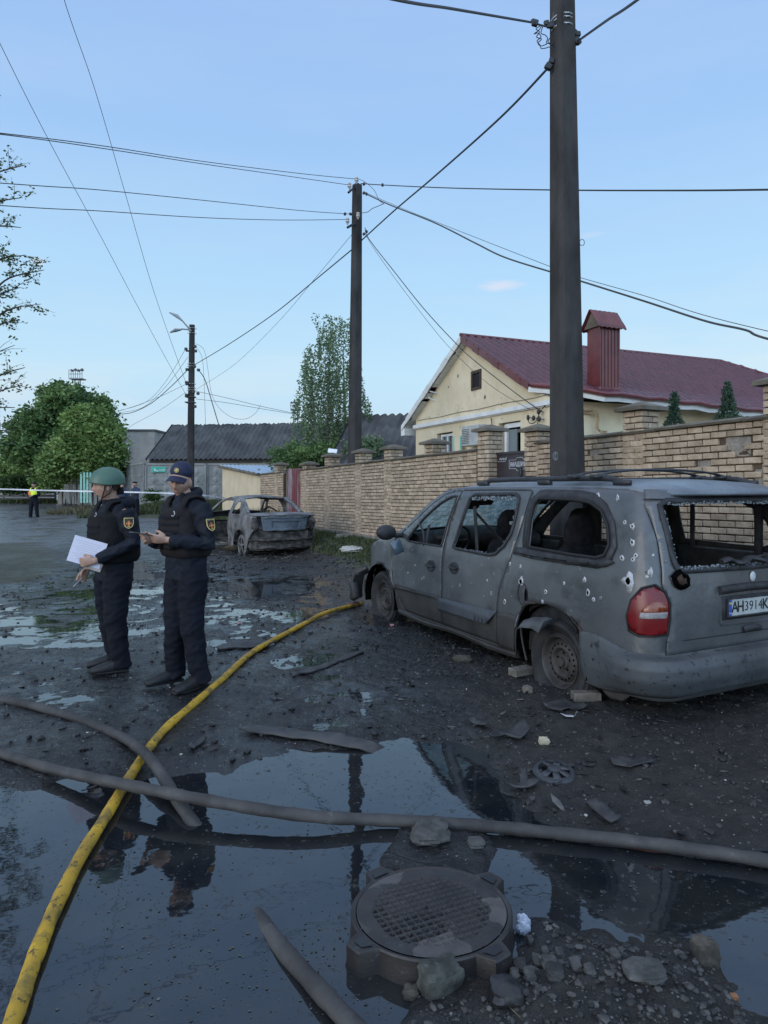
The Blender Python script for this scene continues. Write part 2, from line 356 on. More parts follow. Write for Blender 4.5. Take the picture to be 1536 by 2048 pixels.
# pale grit and glass crumbs
vo = N.new('ShaderNodeTexVoronoi'); vo.inputs['Scale'].default_value = 55; L.new(V, vo.inputs['Vector'])
sp = N.new('ShaderNodeSeparateColor'); L.new(vo.outputs['Color'], sp.inputs[0])
dot = ma_('MULTIPLY', mr_(sp.outputs[0], .90, .92), mr_(vo.outputs['Distance'], .30, .20)); col = mx_(dot, col, (.20, .20, .20))
# cracks
dv = mx_(.12, V, nz_(1.6, 4).outputs['Color'])
vc = N.new('ShaderNodeTexVoronoi'); vc.feature = 'DISTANCE_TO_EDGE'; vc.inputs['Scale'].default_value = 1.15; L.new(dv, vc.inputs['Vector'])
crk = ma_('MULTIPLY', mr_(vc.outputs['Distance'], .012, .002), mr_(mid, .38, .55)); crk = ma_('MULTIPLY', crk, mr_(at1.outputs['Fac'], .6, .2))
col = mx_(crk, col, (.006, .006, .007)); L.new(col, b.inputs['Base Color'])
wet = mr_(nz_(1.1, 8, .66).outputs['Fac'], .46, .58)
rg = mx_(wet, (.11, .11, .11), (.43, .43, .43)); rg = mx_(ma_('MULTIPLY', mr_(fine, .35, .7), .35), rg, (.42, .42, .42)); rg = mx_(mr_(at1.outputs['Fac'], .2, .8), rg, (.62, .62, .62)); rg = mx_(at2.outputs['Fac'], rg, (.9, .9, .9)); a4 = N.new('ShaderNodeAttribute'); a4.attribute_name = 'wet'; rg = mx_(ma_('MULTIPLY', a4.outputs['Fac'], .85), rg, (.10, .10, .10)); L.new(rg, b.inputs['Roughness'])
hgt = ma_('ADD', ma_('ADD', ma_('MULTIPLY', fine, .020), ma_('MULTIPLY', grit, .0075)), ma_('MULTIPLY', mid, .035)); hgt = ma_('ADD', hgt, ma_('MULTIPLY', crk, -.008)); hgt = ma_('ADD', hgt, ma_('MULTIPLY', dot, .003))
smo = ma_('MAXIMUM', ma_('ADD', ma_('MULTIPLY', wet, .75), .25), at1.outputs['Fac']); hgt = ma_('MULTIPLY', hgt, smo)
bp = N.new('ShaderNodeBump'); bp.inputs['Strength'].default_value = .9; bp.inputs['Distance'].default_value = 1; L.new(hgt, bp.inputs['Height']); L.new(bp.outputs[0], b.inputs['Normal'])
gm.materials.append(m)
# water: one level sheet, showing wherever the ground lies below it
wm = bpy.data.materials.new('puddle_water'); wm.use_nodes = True; t = wm.node_tree; N = t.nodes; L = t.links; b = N['Principled BSDF']
b.inputs['Base Color'].default_value = (.009, .010, .012, 1); b.inputs['Roughness'].default_value = .025; b.inputs['IOR'].default_value = 1.70
tc = N.new('ShaderNodeTexCoord'); V = tc.outputs['Object']
n1 = nz_(3.0, 5, .6).outputs['Fac']; n2 = nz_(26, 6, .7).outputs['Fac']
c_ = mx_(mr_(n1, .40, .62), (.010, .012, .015), (.020, .021, .021)); scum = ma_('MULTIPLY', mr_(n2, .61, .65), mr_(n1, .42, .56)); c_ = mx_(scum, c_, (.040, .040, .036)); L.new(c_, b.inputs['Base Color'])
L.new(mx_(scum, (.025, .025, .025), (.5, .5, .5)), b.inputs['Roughness'])
bp = N.new('ShaderNodeBump'); bp.inputs['Distance'].default_value = 1; bp.inputs['Strength'].default_value = 1
wv = nz_(5, 3, .5).outputs['Fac']; L.new(ma_('ADD', ma_('MULTIPLY', wv, .0012), ma_('MULTIPLY', scum, .0008)), bp.inputs['Height']); L.new(bp.outputs[0], b.inputs['Normal'])
mb = MB(); mb.add([(-12, .6, 0), (9, .6, 0), (9, 15.8, 0), (-12, 15.8, 0)], [(0, 1, 2, 3)]); wo = mb.build('puddle_water', wm, smooth=0); tag(wo, kind='structure')
# ================================================================ brick wall and its posts
mBrick = mat('split_face_brick', (.34, .258, .182), (.47, .375, .275), 9, .85, bump=.012, bscale=60, rndk=.20, spots=[(1.1, .58, (.22, .155, .105), .18), (3, .68, (.16, .135, .11), .1)], spec=.25)
mMort = mat('brown_joint', (.060, .036, .022), (.10, .065, .04), 5, .9, bump=.003)
mCem = mat('grey_cement', (.15, .135, .115), (.27, .24, .20), 7, .9, bump=.006, bscale=30)
mCope = mat('weathered_coping', (.10, .088, .068), (.165, .145, .112), 3, .85, bump=.004, bscale=35, spots=[(6, .62, (.05, .05, .035), .1)], spec=.3)
WO = Vector((3.90, 6.93, 0)); WD = Vector((-.451, .892, 0)).normalized(); WN = Vector((-WD.y, WD.x, 0))   # along the wall (away), and towards the street
if WN.x > 0: WN = -WN
def wp(a, h, o=0): return WO + WD * a + WN * o + Vector((0, 0, h))
BROT = Matrix((WD, WN, Vector((0, 0, 1)))).transposed()
def topz(a): return 2.275 - .0185 * a
CO = .0755; BL = .200
def brick_wall(name, label, a0, a1, zb, miss=(), solidback=True):
    r = thing(name, label, 'wall', wp((a0 + a1) / 2, 0, -.1), group='brick wall sections along the street')
    mb = MB(); k = 0; mid = (a0 + a1) / 2; tz = topz(mid)
    n = int((tz - zb) / CO)
    for i in range(n):
        z = tz - CO * (i + .5); a = a0 + (0 if i % 2 else -BL / 2)
        while a < a1:
            b0, b1 = max(a, a0), min(a + BL, a1); a += BL
            if b1 - b0 < .03: continue
            c = (b0 + b1) / 2
            if any(((c - ma) / mr) ** 2 + ((z - mz) / (mr * 1.1)) ** 2 < 1 for ma, mz, mr in miss): continue
            sl = -.0185 * (c - mid)
            mb.box(wp(c, z + sl, -.04 + random.uniform(-.003, .004)), (b1 - b0 - .011, .07, CO - .013), BROT, 0, .006)
    mb.build('bricks', mBrick, r, smooth=30)
    q = MB(); q.box(wp(mid, (tz + zb - .6) / 2, -.085), (a1 - a0, .095, tz - zb + .6 - .012), BROT, 0)
    for ma, mz, mr in miss:
        q.grid(lambda u, v: wp(ma + (u - .5) * 2.6 * mr, mz + (v - .5) * 2.4 * mr, -.034 + .02 * fbm(np.array(u * 5 + ma), np.array(v * 5), 3) + (-.02 if abs(u - .5) > .45 or abs(v - .5) > .45 else 0)), 12, 12, 1)
    q.build('mortar_core', [mMort, mCem], r, smooth=0)
    c = MB(); s = 0; L_ = a1 - a0; nseg = max(1, round(L_ / 1.15))
    for i in range(nseg):
        p0, p1 = a0 + L_ * i / nseg, a0 + L_ * (i + 1) / nseg; cc = (p0 + p1) / 2
        poly = [(.03, -.002), (.045, .022), (-.08, .058), (-.205, .022), (-.19, -.002)]
        for (x0, x1) in ((p0 + .003, p1 - .003),):
            v = [wp(x, tz - .0185 * (x - mid) + h + (i % 2) * .006, o) for x in (x0, x1) for (o, h) in poly]
            c.add(v, [(0, 1, 2, 3, 4), (9, 8, 7, 6, 5)] + [(j, j + 5, (j + 1) % 5 + 5, (j + 1) % 5) for j in range(5)])
    c.build('coping', mCope, r, smooth=0)
    pl = MB(); pl.box(wp(mid, zb - .22, -.075), (a1 - a0, .19, .50), BROT); pl.build('plinth', mCem, r, smooth=0)
    return r
def post(a, label, top, zb=.2, wdt=.31):
    r = thing('brick_post', label, 'post', wp(a, 0, -.1), group='brick posts of the street wall')
    mb = MB(); i = 0; z = top
    while z > zb:
        z -= CO; z2 = z + CO / 2
        for k in range(2):
            L1 = wdt * (.62 if (i + k) % 2 else .38)
            x0 = -wdt / 2 if k == 0 else wdt / 2 - L1
            mb.box(wp(a + x0 + L1 / 2, z2, -.022), (L1 - .010, .06, CO - .012), BROT, 0, .006)
            y0 = .008 if k == 0 else .008 - wdt + L1
            for sd in (-1, 1):
                mb.box(wp(a + sd * (wdt / 2 - .024), z2, y0 - L1 / 2 if k == 0 else y0 - L1 / 2), (.056, L1 - .011, CO - .012), BROT, 0, .006)
        i += 1
    mb.build('bricks', mBrick, r, smooth=30)
    q = MB(); q.box(wp(a, (top + zb) / 2 - .1, .008 - wdt / 2 - .012), (wdt - .03, wdt - .05, top - zb + .2), BROT); q.build('mortar_core', mMort, r, smooth=0)
    c = MB(); e = wdt / 2 + .075; cy = .008 - wdt / 2
    b = [(-e, -e), (e, -e), (e, e), (-e, e)]
    v = [wp(a + x, top + .004, cy + y) for x, y in b] + [wp(a + x, top + .05, cy + y) for x, y in b] + [wp(a + x * .12, top + .125, cy + y * .12) for x, y in b]
    c.add(v, [(3, 2, 1, 0), (8, 9, 10, 11)] + [(j, (j + 1) % 4, (j + 1) % 4 + 4, j + 4) for j in range(4)] + [(j + 4, (j + 1) % 4 + 4, (j + 1) % 4 + 8, j + 8) for j in range(4)])
    c.build('cap', mCope, r, smooth=0)
    return r
# along-wall coordinate of an image column on the street face
def au(u): x = (u - 768) / FPX; return (3.90 - x * 6.93) / (.892 * x + .451)
GA0, GA1 = au(1040), au(977)
brick_wall('brick_wall', 'tan brick wall behind the van with chipped bricks and patches of bare cement', -3.2, GA0 - .36, .35,
    miss=((au(1478), 2.01, .10), (au(1460), 2.05, .07), (au(1404), 1.80, .075), (au(1526), 1.66, .10), (au(1534), 1.75, .07), (au(1185), 2.07, .07), (au(1182), 1.74, .04)))
brick_wall('brick_wall', 'tan brick wall running from the dark gate past the middle pole to the red gate', GA1 + .36, au(600), .42, miss=((au(655), 1.7, .05), (au(850), 1.65, .05)))
brick_wall('brick_wall', 'short tan brick wall between the red gate and the beige shed', au(567) + .1, au(520), .42)
for k, (u, lb, top) in enumerate(((1265, 'brick post standing above the wall right of the big pole', None), (1062, 'brick post on the right side of the dark gate', None), (966, 'tall brick post on the left side of the dark gate', None),
        (857, 'brick post below the gable window of the cream house', None), (775, 'brick post between the middle pole and the dark slate roof', None), (716, 'brick post hidden half behind the middle pole', None), (654, 'brick post under the small white satellite dish', None),
        (609, 'brick post beside the red corrugated gate, end of the long wall', None), (552, 'brick post left of the red corrugated gate', None), (1556, 'brick post cut by the right edge above the van', None))):
    a = au(u); tops = {1265: 2.53, 1062: 2.41, 966: 2.50, 857: 2.38, 775: 2.36, 716: 2.35, 654: 2.33, 609: 2.16, 552: 2.22, 1556: 2.62}
    post(a, lb, tops[u])
# dark steel gate
mGate = mat('dark_brown_steel', (.030, .022, .026), (.038, .028, .032), 2, .38, rough2=.5, bump=.0006, bscale=8)
mLet = mat('pale_lettering', (.45, .47, .50), None, rough=.5); mBlk = mat('black_plastic', (.010, .010, .011), (.018, .018, .019), 8, .45)
g = thing('steel_gate', 'dark brown steel gate with pale framed lettering between two brick posts', 'gate', wp((GA0 + GA1) / 2, 0, -.25))
q = MB(); q.box(wp((GA0 + GA1) / 2 , 1.24, -.20), (GA1 - GA0 + .06, .045, 1.80), BROT, 0, .004); q.build('leaf', mGate, g)
q = MB()
for x0, x1, z0, z1 in ((GA0 - .02, GA1 + .02, 2.10, 2.15),): q.box(wp((x0 + x1) / 2, (z0 + z1) / 2, -.165), (x1 - x0, .03, .04), BROT)
q.build('frame', mGate, g)
def text_mesh(s, size, M4, mt, name, parent, ext=.001, bold=0):
    cu = bpy.data.curves.new('t', 'FONT'); cu.body = s; cu.size = size; cu.extrude = ext; cu.resolution_u = 3; cu.align_x = 'CENTER'; cu.align_y = 'CENTER'; cu.offset = bold
    o = bpy.data.objects.new('t', cu); COL.objects.link(o); me = bpy.data.meshes.new_from_object(o.evaluated_get(bpy.context.evaluated_depsgraph_get())); bpy.data.objects.remove(o)
    me.transform(M4); me.materials.clear(); me.materials.append(mt); o = bpy.data.objects.new(name, me); COL.objects.link(o)
    if parent: attach(o, parent)
    return o
def wallM(a, h, o): M4 = Matrix((-WD, Vector((0, 0, 1)), WN)).transposed().to_4x4(); M4.translation = wp(a, h, o); return M4
ga = GA0 + .30
text_mesh('МАШИНА', .105, wallM(ga - .08, 1.93, -.172), mLet, 'lettering', g, .002, .002)
q = MB(); e = [(-.27, .075), (-.10, .075), (-.07, .11), (.07, .11), (.10, .075), (.27, .075), (.27, -.065), (.10, -.065), (.07, -.10), (-.07, -.10), (-.10, -.065), (-.27, -.065), (-.27, .075)]
q.tube([wp(ga - .08 + x, 1.93 + z, -.170) for x, z in e], .005, n=4); q.build('emblem_outline', mLet, g)
q = MB()
for i in range(9): q.box(wp(GA1 - .08 - i * .022, 2.03 + .01 * math.sin(i * 2), -.171), (.014, .004, .018 + .008 * (i % 3)), BROT)
q.tube([wp(GA1 - .03, 2.0, -.17), wp(GA1 - .06, 1.985, -.17), wp(GA1 - .24, 1.99, -.17), wp(GA1 - .27, 2.06, -.17)], .004, n=4); q.build('small_plate_lettering', mLet, g)
q = MB(); q.box(wp(au(1050) , 1.78, .085), (.07, .05, .19), BROT, 0, .012); tag(q.build('doorbell_panel', mBlk), 'narrow black doorbell panel fixed to the brick beside the dark gate', 'doorbell')
# red corrugated gate
mRed = mat('red_corrugated_steel', (.12, .016, .018), (.18, .03, .032), 3, .35, rough2=.5, spots=[(1.2, .50, (.30, .28, .31), .15)], stretch=(1, 1, .25))
g = thing('corrugated_gate', 'red corrugated steel gate with a pale scuffed left half beside the brick posts', 'gate', wp(au(581), 0, -.2))
a0, a1 = au(597), au(566)
q = MB(); nn = 72
q.grid(lambda u, v: wp(a0 + (a1 - a0) * u, .35 + 1.75 * v, -.12 + .022 * (1 if math.sin(u * nn / 4 * math.pi) > 0 else -1)), nn, 1); q.build('sheet', mRed, g, smooth=0, solid=(.004, 0))
# ================================================================ cream house
mCream = mat('cream_render', (.63, .53, .36), (.73, .63, .45), 1.5, .9, bump=.003, bscale=25, spots=[(2.2, .60, (.50, .42, .28), .12), (9, .70, (.40, .33, .22), .05)], spec=.25)
mWht = mat('white_plastic_trim', (.62, .62, .60), (.72, .72, .70), 3, .5, spots=[(7, .64, (.30, .30, .28), .08)])
mRoof = mat('burgundy_metal_tile', (.055, .013, .023), (.085, .020, .032), 3, .36, rough2=.48, spec=.6, spots=[(5, .64, (.09, .03, .035), .1)])
mRoof2 = mat('burgundy_sheet_trim', (.10, .020, .021), (.14, .032, .030), 3, .35, spec=.6)
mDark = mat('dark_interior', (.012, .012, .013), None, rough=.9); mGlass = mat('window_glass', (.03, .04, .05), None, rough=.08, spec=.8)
mWood = mat('brown_wood_frame', (.05, .026, .018), (.08, .045, .03), 8, .7)
hg = Vector((-.39, .92, 0)).normalized(); hr = Vector((hg.y, -hg.x, 0))
if hr.x < 0: hr = -hr
HA = Vector((1.95, 16.9, 0))         # below the ridge at the gable verge
def hp(r, g_, z): return HA + hr * r + hg * g_ + Vector((0, 0, z))
def hrot(): return Matrix((hr, hg, Vector((0, 0, 1)))).transposed()
house = thing('house', 'cream rendered house with burgundy metal tile roof behind the brick wall', 'house', hp(3, 0, 0))
RZ = 5.36; SL = .552
# gable wall (r = .35) with openings, side wall, back
zg = lambda g_: RZ - .13 - abs(g_) * (SL if g_ < 0 else .546)
outer = [(-3.36, .1), (3.08, .1), (3.08, zg(3.08)), (0, RZ - .13), (-3.36, zg(-3.36))]
wins = {'a': (2.10, 2.66, 1.55, 2.64), 'b': (-1.95, -.78, .6, 2.90), 'v': (.18, -.17, 3.98, 4.42)}
holes = [[(.84, 1.75), (1.74, 1.75), (1.74, 3.02), (.84, 3.02)], [(-2.28, .6), (-1.40, .6), (-1.40, 3.04), (-2.28, 3.04)], [(-.62, 3.98), (-.16, 3.98), (-.16, 4.43), (-.62, 4.43)]]
q = MB(); q.region(outer, holes, .6, lambda g_, z: hp(.35, g_, z), flip=False); q.build('gable_wall', mCream, house, smooth=0, solid=(.28, 0))
q = MB(); q.box(hp(5.35, -3.21, 1.72), (9.7, .28, 3.3), hrot()); q.box(hp(5, 2.94, 1.6), (9.4, .28, 3.2), hrot()); q.build('side_wall', mCream, house, smooth=0)
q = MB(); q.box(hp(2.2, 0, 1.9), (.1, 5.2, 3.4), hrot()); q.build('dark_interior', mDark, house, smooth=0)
# trim ledge across the gable
q = MB(); q.box(hp(.165, -.16, 3.31), (.10, 6.50, .10), hrot()); q.box(hp(.185, -.16, 3.25), (.05, 6.50, .03), hrot()); q.build('ledge', mWht, house, smooth=0)
q = MB(); q.tube([hp(.20, g_, 3.48 + .012 * math.sin(g_ * 3)) for g_ in np.linspace(-3.3, 2.9, 14)], .009, n=5); q.build('wall_cable', mat('grey_cable', (.16, .15, .13)), house)
# white window, open door, attic window
def frame_win(g0, g1, z0, z1, name, fm, parts=1, wd_=.06, back=mGlass, r=.30):
    q = MB()
    q.box(hp(r, (g0 + g1) / 2, z1 - wd_ / 2), (.06, g1 - g0, wd_), hrot()); q.box(hp(r, (g0 + g1) / 2, z0 + wd_ / 2), (.06, g1 - g0, wd_), hrot())
    for g_ in (g0 + wd_ / 2, g1 - wd_ / 2): q.box(hp(r - .002, g_, (z0 + z1) / 2), (.062, wd_, z1 - z0), hrot())
    for i in range(1, parts): q.box(hp(r - .004, g0 + (g1 - g0) * i / parts, (z0 + z1) / 2), (.06, wd_ * .9, z1 - z0), hrot())
    f = q.build(name, fm, house, smooth=0)
    p = MB(); p.box(hp(r + .02, (g0 + g1) / 2, (z0 + z1) / 2), (.012, g1 - g0 - .02, z1 - z0 - .02), hrot()); attach(p.build('pane', back, smooth=0), f); return f
frame_win(.86, 1.60, 1.77, 2.98, 'window', mWht, 2)
frame_win(-.63, -.15, 3.96, 4.45, 'attic_window', mWood, 1, .07, mDark, .22)
q = MB(); q.box(hp(.30, -1.60, 1.8), (.07, .09, 2.40), hrot()); q.box(hp(.30, -1.93, 2.96), (.07, .66, .10), hrot()); q.build('door_frame', mWht, house, smooth=0)
q = MB(); q.box(hp(.33, -1.82, 1.75), (.03, .34, 2.25), hrot()); q.build('door_pane', mat('pale_reflecting_pane', (.14, .16, .17), None, rough=.15), house, smooth=0)
# soffit boards, fascia
def rake(sgn, gl):                                   # from ridge down
    s = SL if sgn < 0 else .546
    return [(g_ * sgn, RZ - g_ * s) for g_ in np.linspace(0, gl, 13)]
sof = MB()
for sgn, gl in ((1, 3.62), (-1, 2.9)):
    pts = rake(sgn, gl); n = 30
    for i in range(n):
        if sgn == 1 and i in (14, 15, 18): continue
        g0, g1 = gl * i / n, gl * (i + .93) / n; s = SL if sgn < 0 else .546
        dz = -.14; rr = .03 if (i * 7 + (sgn > 0)) % 11 else .06
        sof.add([hp(rr, sgn * g0, RZ - g0 * s + dz), hp(.33, sgn * g0, RZ - g0 * s + dz), hp(.33, sgn * g1, RZ - g1 * s + dz), hp(rr, sgn * g1, RZ - g1 * s + dz)], [(0, 1, 2, 3)])
sof.build('soffit_boards', mWht, house, smooth=0, solid=(.012, 0))
q = MB()
for sgn, gl, mi in ((1, 3.62, 0), (-1, 2.9, 1)):
    s = SL if sgn < 0 else .546
    for i in range(10):
        g0, g1 = gl * i / 10, gl * (i + 1) / 10; wv = .012 * math.sin(i * 2.3)
        v = [hp(-.035 + wv, sgn * g0, RZ - g0 * s + .015), hp(-.035 + wv, sgn * g1, RZ - g1 * s + .015), hp(-.03, sgn * g1, RZ - g1 * s - .155 + wv), hp(-.03, sgn * g0, RZ - g0 * s - .155 + wv)]
        v += [p + hr * .03 for p in v]
        q.add(v, [(0, 1, 2, 3), (7, 6, 5, 4), (0, 4, 5, 1), (1, 5, 6, 2), (2, 6, 7, 3), (3, 7, 4, 0)], mi)
q.build('fascia', [mWht, mRoof2], house, smooth=0)
q = MB(); q.box(hp(.17, 3.55, RZ - 3.6 * .546 - .20), (.34, .26, .22), hrot()); q.build('eave_box', mWht, house, smooth=0)
q = MB()
for k, (a, b2) in enumerate((((.05, 1.95, 4.06), (.36, 1.75, 3.86)), ((.02, 1.80, 4.20), (.34, 1.62, 4.10)))): q.loft([hp(*a), hp(*b2)], .022, n=4)
q.build('broken_soffit_board', mWht, house, smooth=0)
# roof: metal tile, stepped waves
RL = 9.0
def tile(u_r, d, base):                              # extra height of the metal tile at along-ridge metres u_r, down-slope metres d
    return .024 * math.sin(u_r / .22 * 2 * math.pi) + .036 * (1 - ((d / .35) % 1)) 
def roof_pt(r, g_, sgn):
    s = SL if sgn < 0 else .546; hip = max(0, r - (RL - .0)) ; z = RZ - g_ * s; return r, g_ * sgn, z
q = MB()
def main_roof(u, v):
    d = 3.62 * v * 1.142 if 0 else v * 3.35; r = -.03 + (RL + .03 + d * .80 + .2) * u; g_ = d / 1.142
    return hp(r, -g_, RZ - g_ * SL + .012 + tile(r, d, 0))
q.grid(main_roof, 560, 76)
q.grid(lambda u, v: hp(-.03 + (RL + .1) * u, 3.62 * v, RZ - 3.62 * v * .546 + .01), 4, 6)
# skirt with a flatter pitch
def skirt(u, v):
    r = -.03 + 10.8 * u; g0 = 2.93; g1 = 2.97 + min(1, r / .9) * 1.05 if r < .9 else 4.02
    z0 = RZ - g0 * SL; z1 = 3.73 - min(1, max(0, r) / .9) * .27 - .036 * max(0, r - .9) * 1.0
    g_ = g0 + (g1 - g0) * v; return hp(r, -g_, z0 + (z1 - z0) * v + .012 + tile(r, v * 1.1, 0) * .8)
q.grid(skirt, 520, 26)
q.build('roof', mRoof, house, smooth=50)
def hipf(u, v):
    r0 = RL; g_ = v * 2.9; return hp(RL + g_ * .80 + .25 , -g_ + u * 2 * g_ * .9, RZ - g_ * SL)
q = MB(); q.grid(hipf, 4, 8); q.build('hip_face', mRoof, house, smooth=0)
q = MB(); q.loft([hp(-.04, 0, RZ + .03), hp(RL, 0, RZ + .03), hp(RL + 2.6, -2.9, RZ - 2.9 * SL + .05)], .045, n=6); q.build('ridge_cap', mRoof2, house)
q = MB()
for g_ in (0,): pass
gl = [skirt(i / 30, 1) for i in range(0, 31)]
q.loft([p + hg * -.05 + Vector((0, 0, -.035)) for p in gl], [(.05, .045)] * len(gl), side=(0, 0, 1), n=8); q.build('gutter', mRoof2, house)
q = MB(); q.loft([p + hg * .02 + Vector((0, 0, -.12)) for p in gl], [(.055, .012)] * len(gl), side=(0, 0, 1), n=4); q.build('white_eave_board', mWht, house, smooth=0)
q = MB(); q.grid(lambda u, v: skirt(u, v * .96) + Vector((0, 0, -.10)) , 20, 2); q.build('porch_soffit', mWht, house, smooth=0)
# chimney clad in burgundy sheet
base = at(1210, 782, 14.95); cz = 3.55
ch = MB(); rr = hrot(); cw, cdp, zt = .56, .42, 5.12
cc = Vector((base.x, base.y + .1, 0))
ch.box(cc + Vector((0, 0, (cz + zt) / 2)), (cw, cdp, zt - cz), rr)
for i in range(6): ch.box(cc + rr @ Vector((-cw / 2 + cw * (i + .5) / 6 * 1.0, -cdp / 2 - .008, 0)) + Vector((0, 0, (cz + zt) / 2)), (.018, .02, zt - cz), rr)
for i in range(3): ch.box(cc + rr @ Vector((cw / 2 + .006, -cdp / 2 + cdp * (i + .5) / 3, 0)) + Vector((0, 0, (cz + zt) / 2)), (.018, .018, zt - cz), rr)
cho = ch.build('chimney', mRoof2, house, smooth=0)
ch = MB(); e = .40
for sg in (-1, 1):
    def capf(u, v, sg=sg):
        x = -.40 + .78 * u; y = sg * (.01 + .30 * v); z = 5.50 - .42 * v + .012 * math.sin(u * 6 * 2 * math.pi) * (1 if v > 0 else .3) - .02 * v * (1 if int(v * 6) % 3 == 0 else 0); return cc + rr @ Vector((x, y, 0)) + Vector((0, 0, z))
    ch.grid(capf, 40, 6)
cap = ch.build('chimney_cap', mRoof2, smooth=50, solid=(.012, 0)); attach(cap, cho)
ch = MB(); ch.prism([(-.26, 5.10), (.26, 5.10), (0, 5.46)], -.33, .30, lambda a, z, d: cc + rr @ Vector((d, a, 0)) + Vector((0, 0, z))); attach(ch.build('cap_gable', mCope, smooth=0), cho)
ch = MB(); ch.box(cc + Vector((0, 0, 3.72)), (.66, .52, .10), rr, 0, .02); attach(ch.build('flashing', mRoof2, smooth=0), cho)
# things on the house wall
ac = MB(); ac.box(hp(.02, -.62, 2.80), (.30, .78, .50), hrot(), 0, .02)
aco = ac.build('air_conditioner', mat('aged_white_enamel', (.34, .35, .34), (.45, .46, .44), 4, .5)); 
tag(aco, 'white outdoor air conditioner unit on the cream house wall above the gate post', 'air conditioner')
q = MB(); 
for i in range(9): q.box(hp(-.135, -.43, 2.62 + i * .042), (.008, .34, .012), hrot())
attach(q.build('grille', mBlk, smooth=0), aco)
sh = at(926, 893, 13.9)
q = MB(); q.box(hp(.05, .27, 2.35), (.03, .40, .95), hrot()); so_ = q.build('wall_board', mCream, smooth=0); tag(so_, 'cream board with mint green edges leaning on the house wall', 'board')
q = MB(); 
for g_ in (.09, .45): q.box(hp(.03, g_, 2.35), (.03, .045, 1.0), hrot())
attach(q.build('edge', mat('mint_paint', (.22, .55, .46)), smooth=0), so_)
mPipe = mat('beige_pipe', (.28, .20, .12), (.38, .28, .17), 6, .6); mCable = mat('black_cable', (.012, .013, .016), None, rough=.5)
q = MB()
for o_ in (0, .055): q.tube(catmull([at(1166, 822 + o_ * 60, 14.2), at(1190 - o_ * 90, 822 + o_ * 110, 14.2), at(1197 - o_ * 60, 835, 14.2), at(1196 - o_ * 60, 856, 14.2), at(1204, 866 - o_ * 60, 14.2), at(1214, 866 - o_ * 60, 14.2)], 4), .02, n=6)
q.build('wall_pipes', mPipe, house)
# insulators and meter wires at the gable corner
ins = thing('insulator_bracket', 'small wire bracket with insulators at the gable corner of the cream house', 'bracket', hp(.2, -3.1, 3.05))
q = MB(); 
for g_, z in ((-2.75, 3.05), (-2.95, 3.02), (-3.12, 3.14), (-3.15, 2.98)): q = MB(); q.ell(hp(.08, g_, z), (.035, .035, .06)); q.tube([hp(.22, g_, z), hp(.08, g_, z)], .008, n=4); q.build('insulator', mBlk, ins)
q = MB(); q.tube(catmull([hp(.1, -2.7, 3.05), hp(.05, -2.85, 2.92), hp(.08, -3.0, 2.93), hp(.1, -3.15, 3.12), hp(.15, -3.28, 3.28)], 5), .010, n=5); q.tube([hp(.16, -2.98, 3.0), hp(.16, -2.98, 2.2)], .008, n=4); q.tube(catmull([hp(.16, -1.14, 3.2), hp(.14, -1.2, 3.05), hp(.16, -1.17, 2.9), hp(.14, -1.24, 2.6)], 4), .012, n=5); q.build('wires', mCable, ins)
# shrapnel pocks on the gable
q = MB()
for u, v, s in ((916, 752, 3.2), (897, 774, 2.4), (970, 794, 4), (925, 817, 1.5), (1003, 796, 1.5), (1003, 809, 2), (1004, 837, 1.6), (896, 800, 1.3), (938, 857, 1.6), (878, 829, 1.3), (950, 733, 1.3), (986, 735, 1.2), (859, 834, 1.6), (1187, 841, 4), (1160, 868, 4)):
    x = (u - 768) / FPX
    # ray with gable plane
    nrm = hr; P0 = hp(.205, 0, 0); Y = P0.dot(nrm) / (x * nrm.x + nrm.y); 
    if u > 1110: Y = 14.0 if 0 else (HA + hg * -3.0).y + .1; continue
    c = at(u, v, Y); k = s / FPX * Y
    q.add([c - hr * .004 + hg * (math.cos(t_) * k * random.uniform(.6, 1.1)) + Vector((0, 0, math.sin(t_) * k * random.uniform(.7, 1.4))) for t_ in np.linspace(0, 6.28, 8)[:-1]], [tuple(range(7))])
q.build('plaster_pocks', mat('chipped_render', (.20, .16, .11), (.12, .10, .07), 30), house, smooth=0)
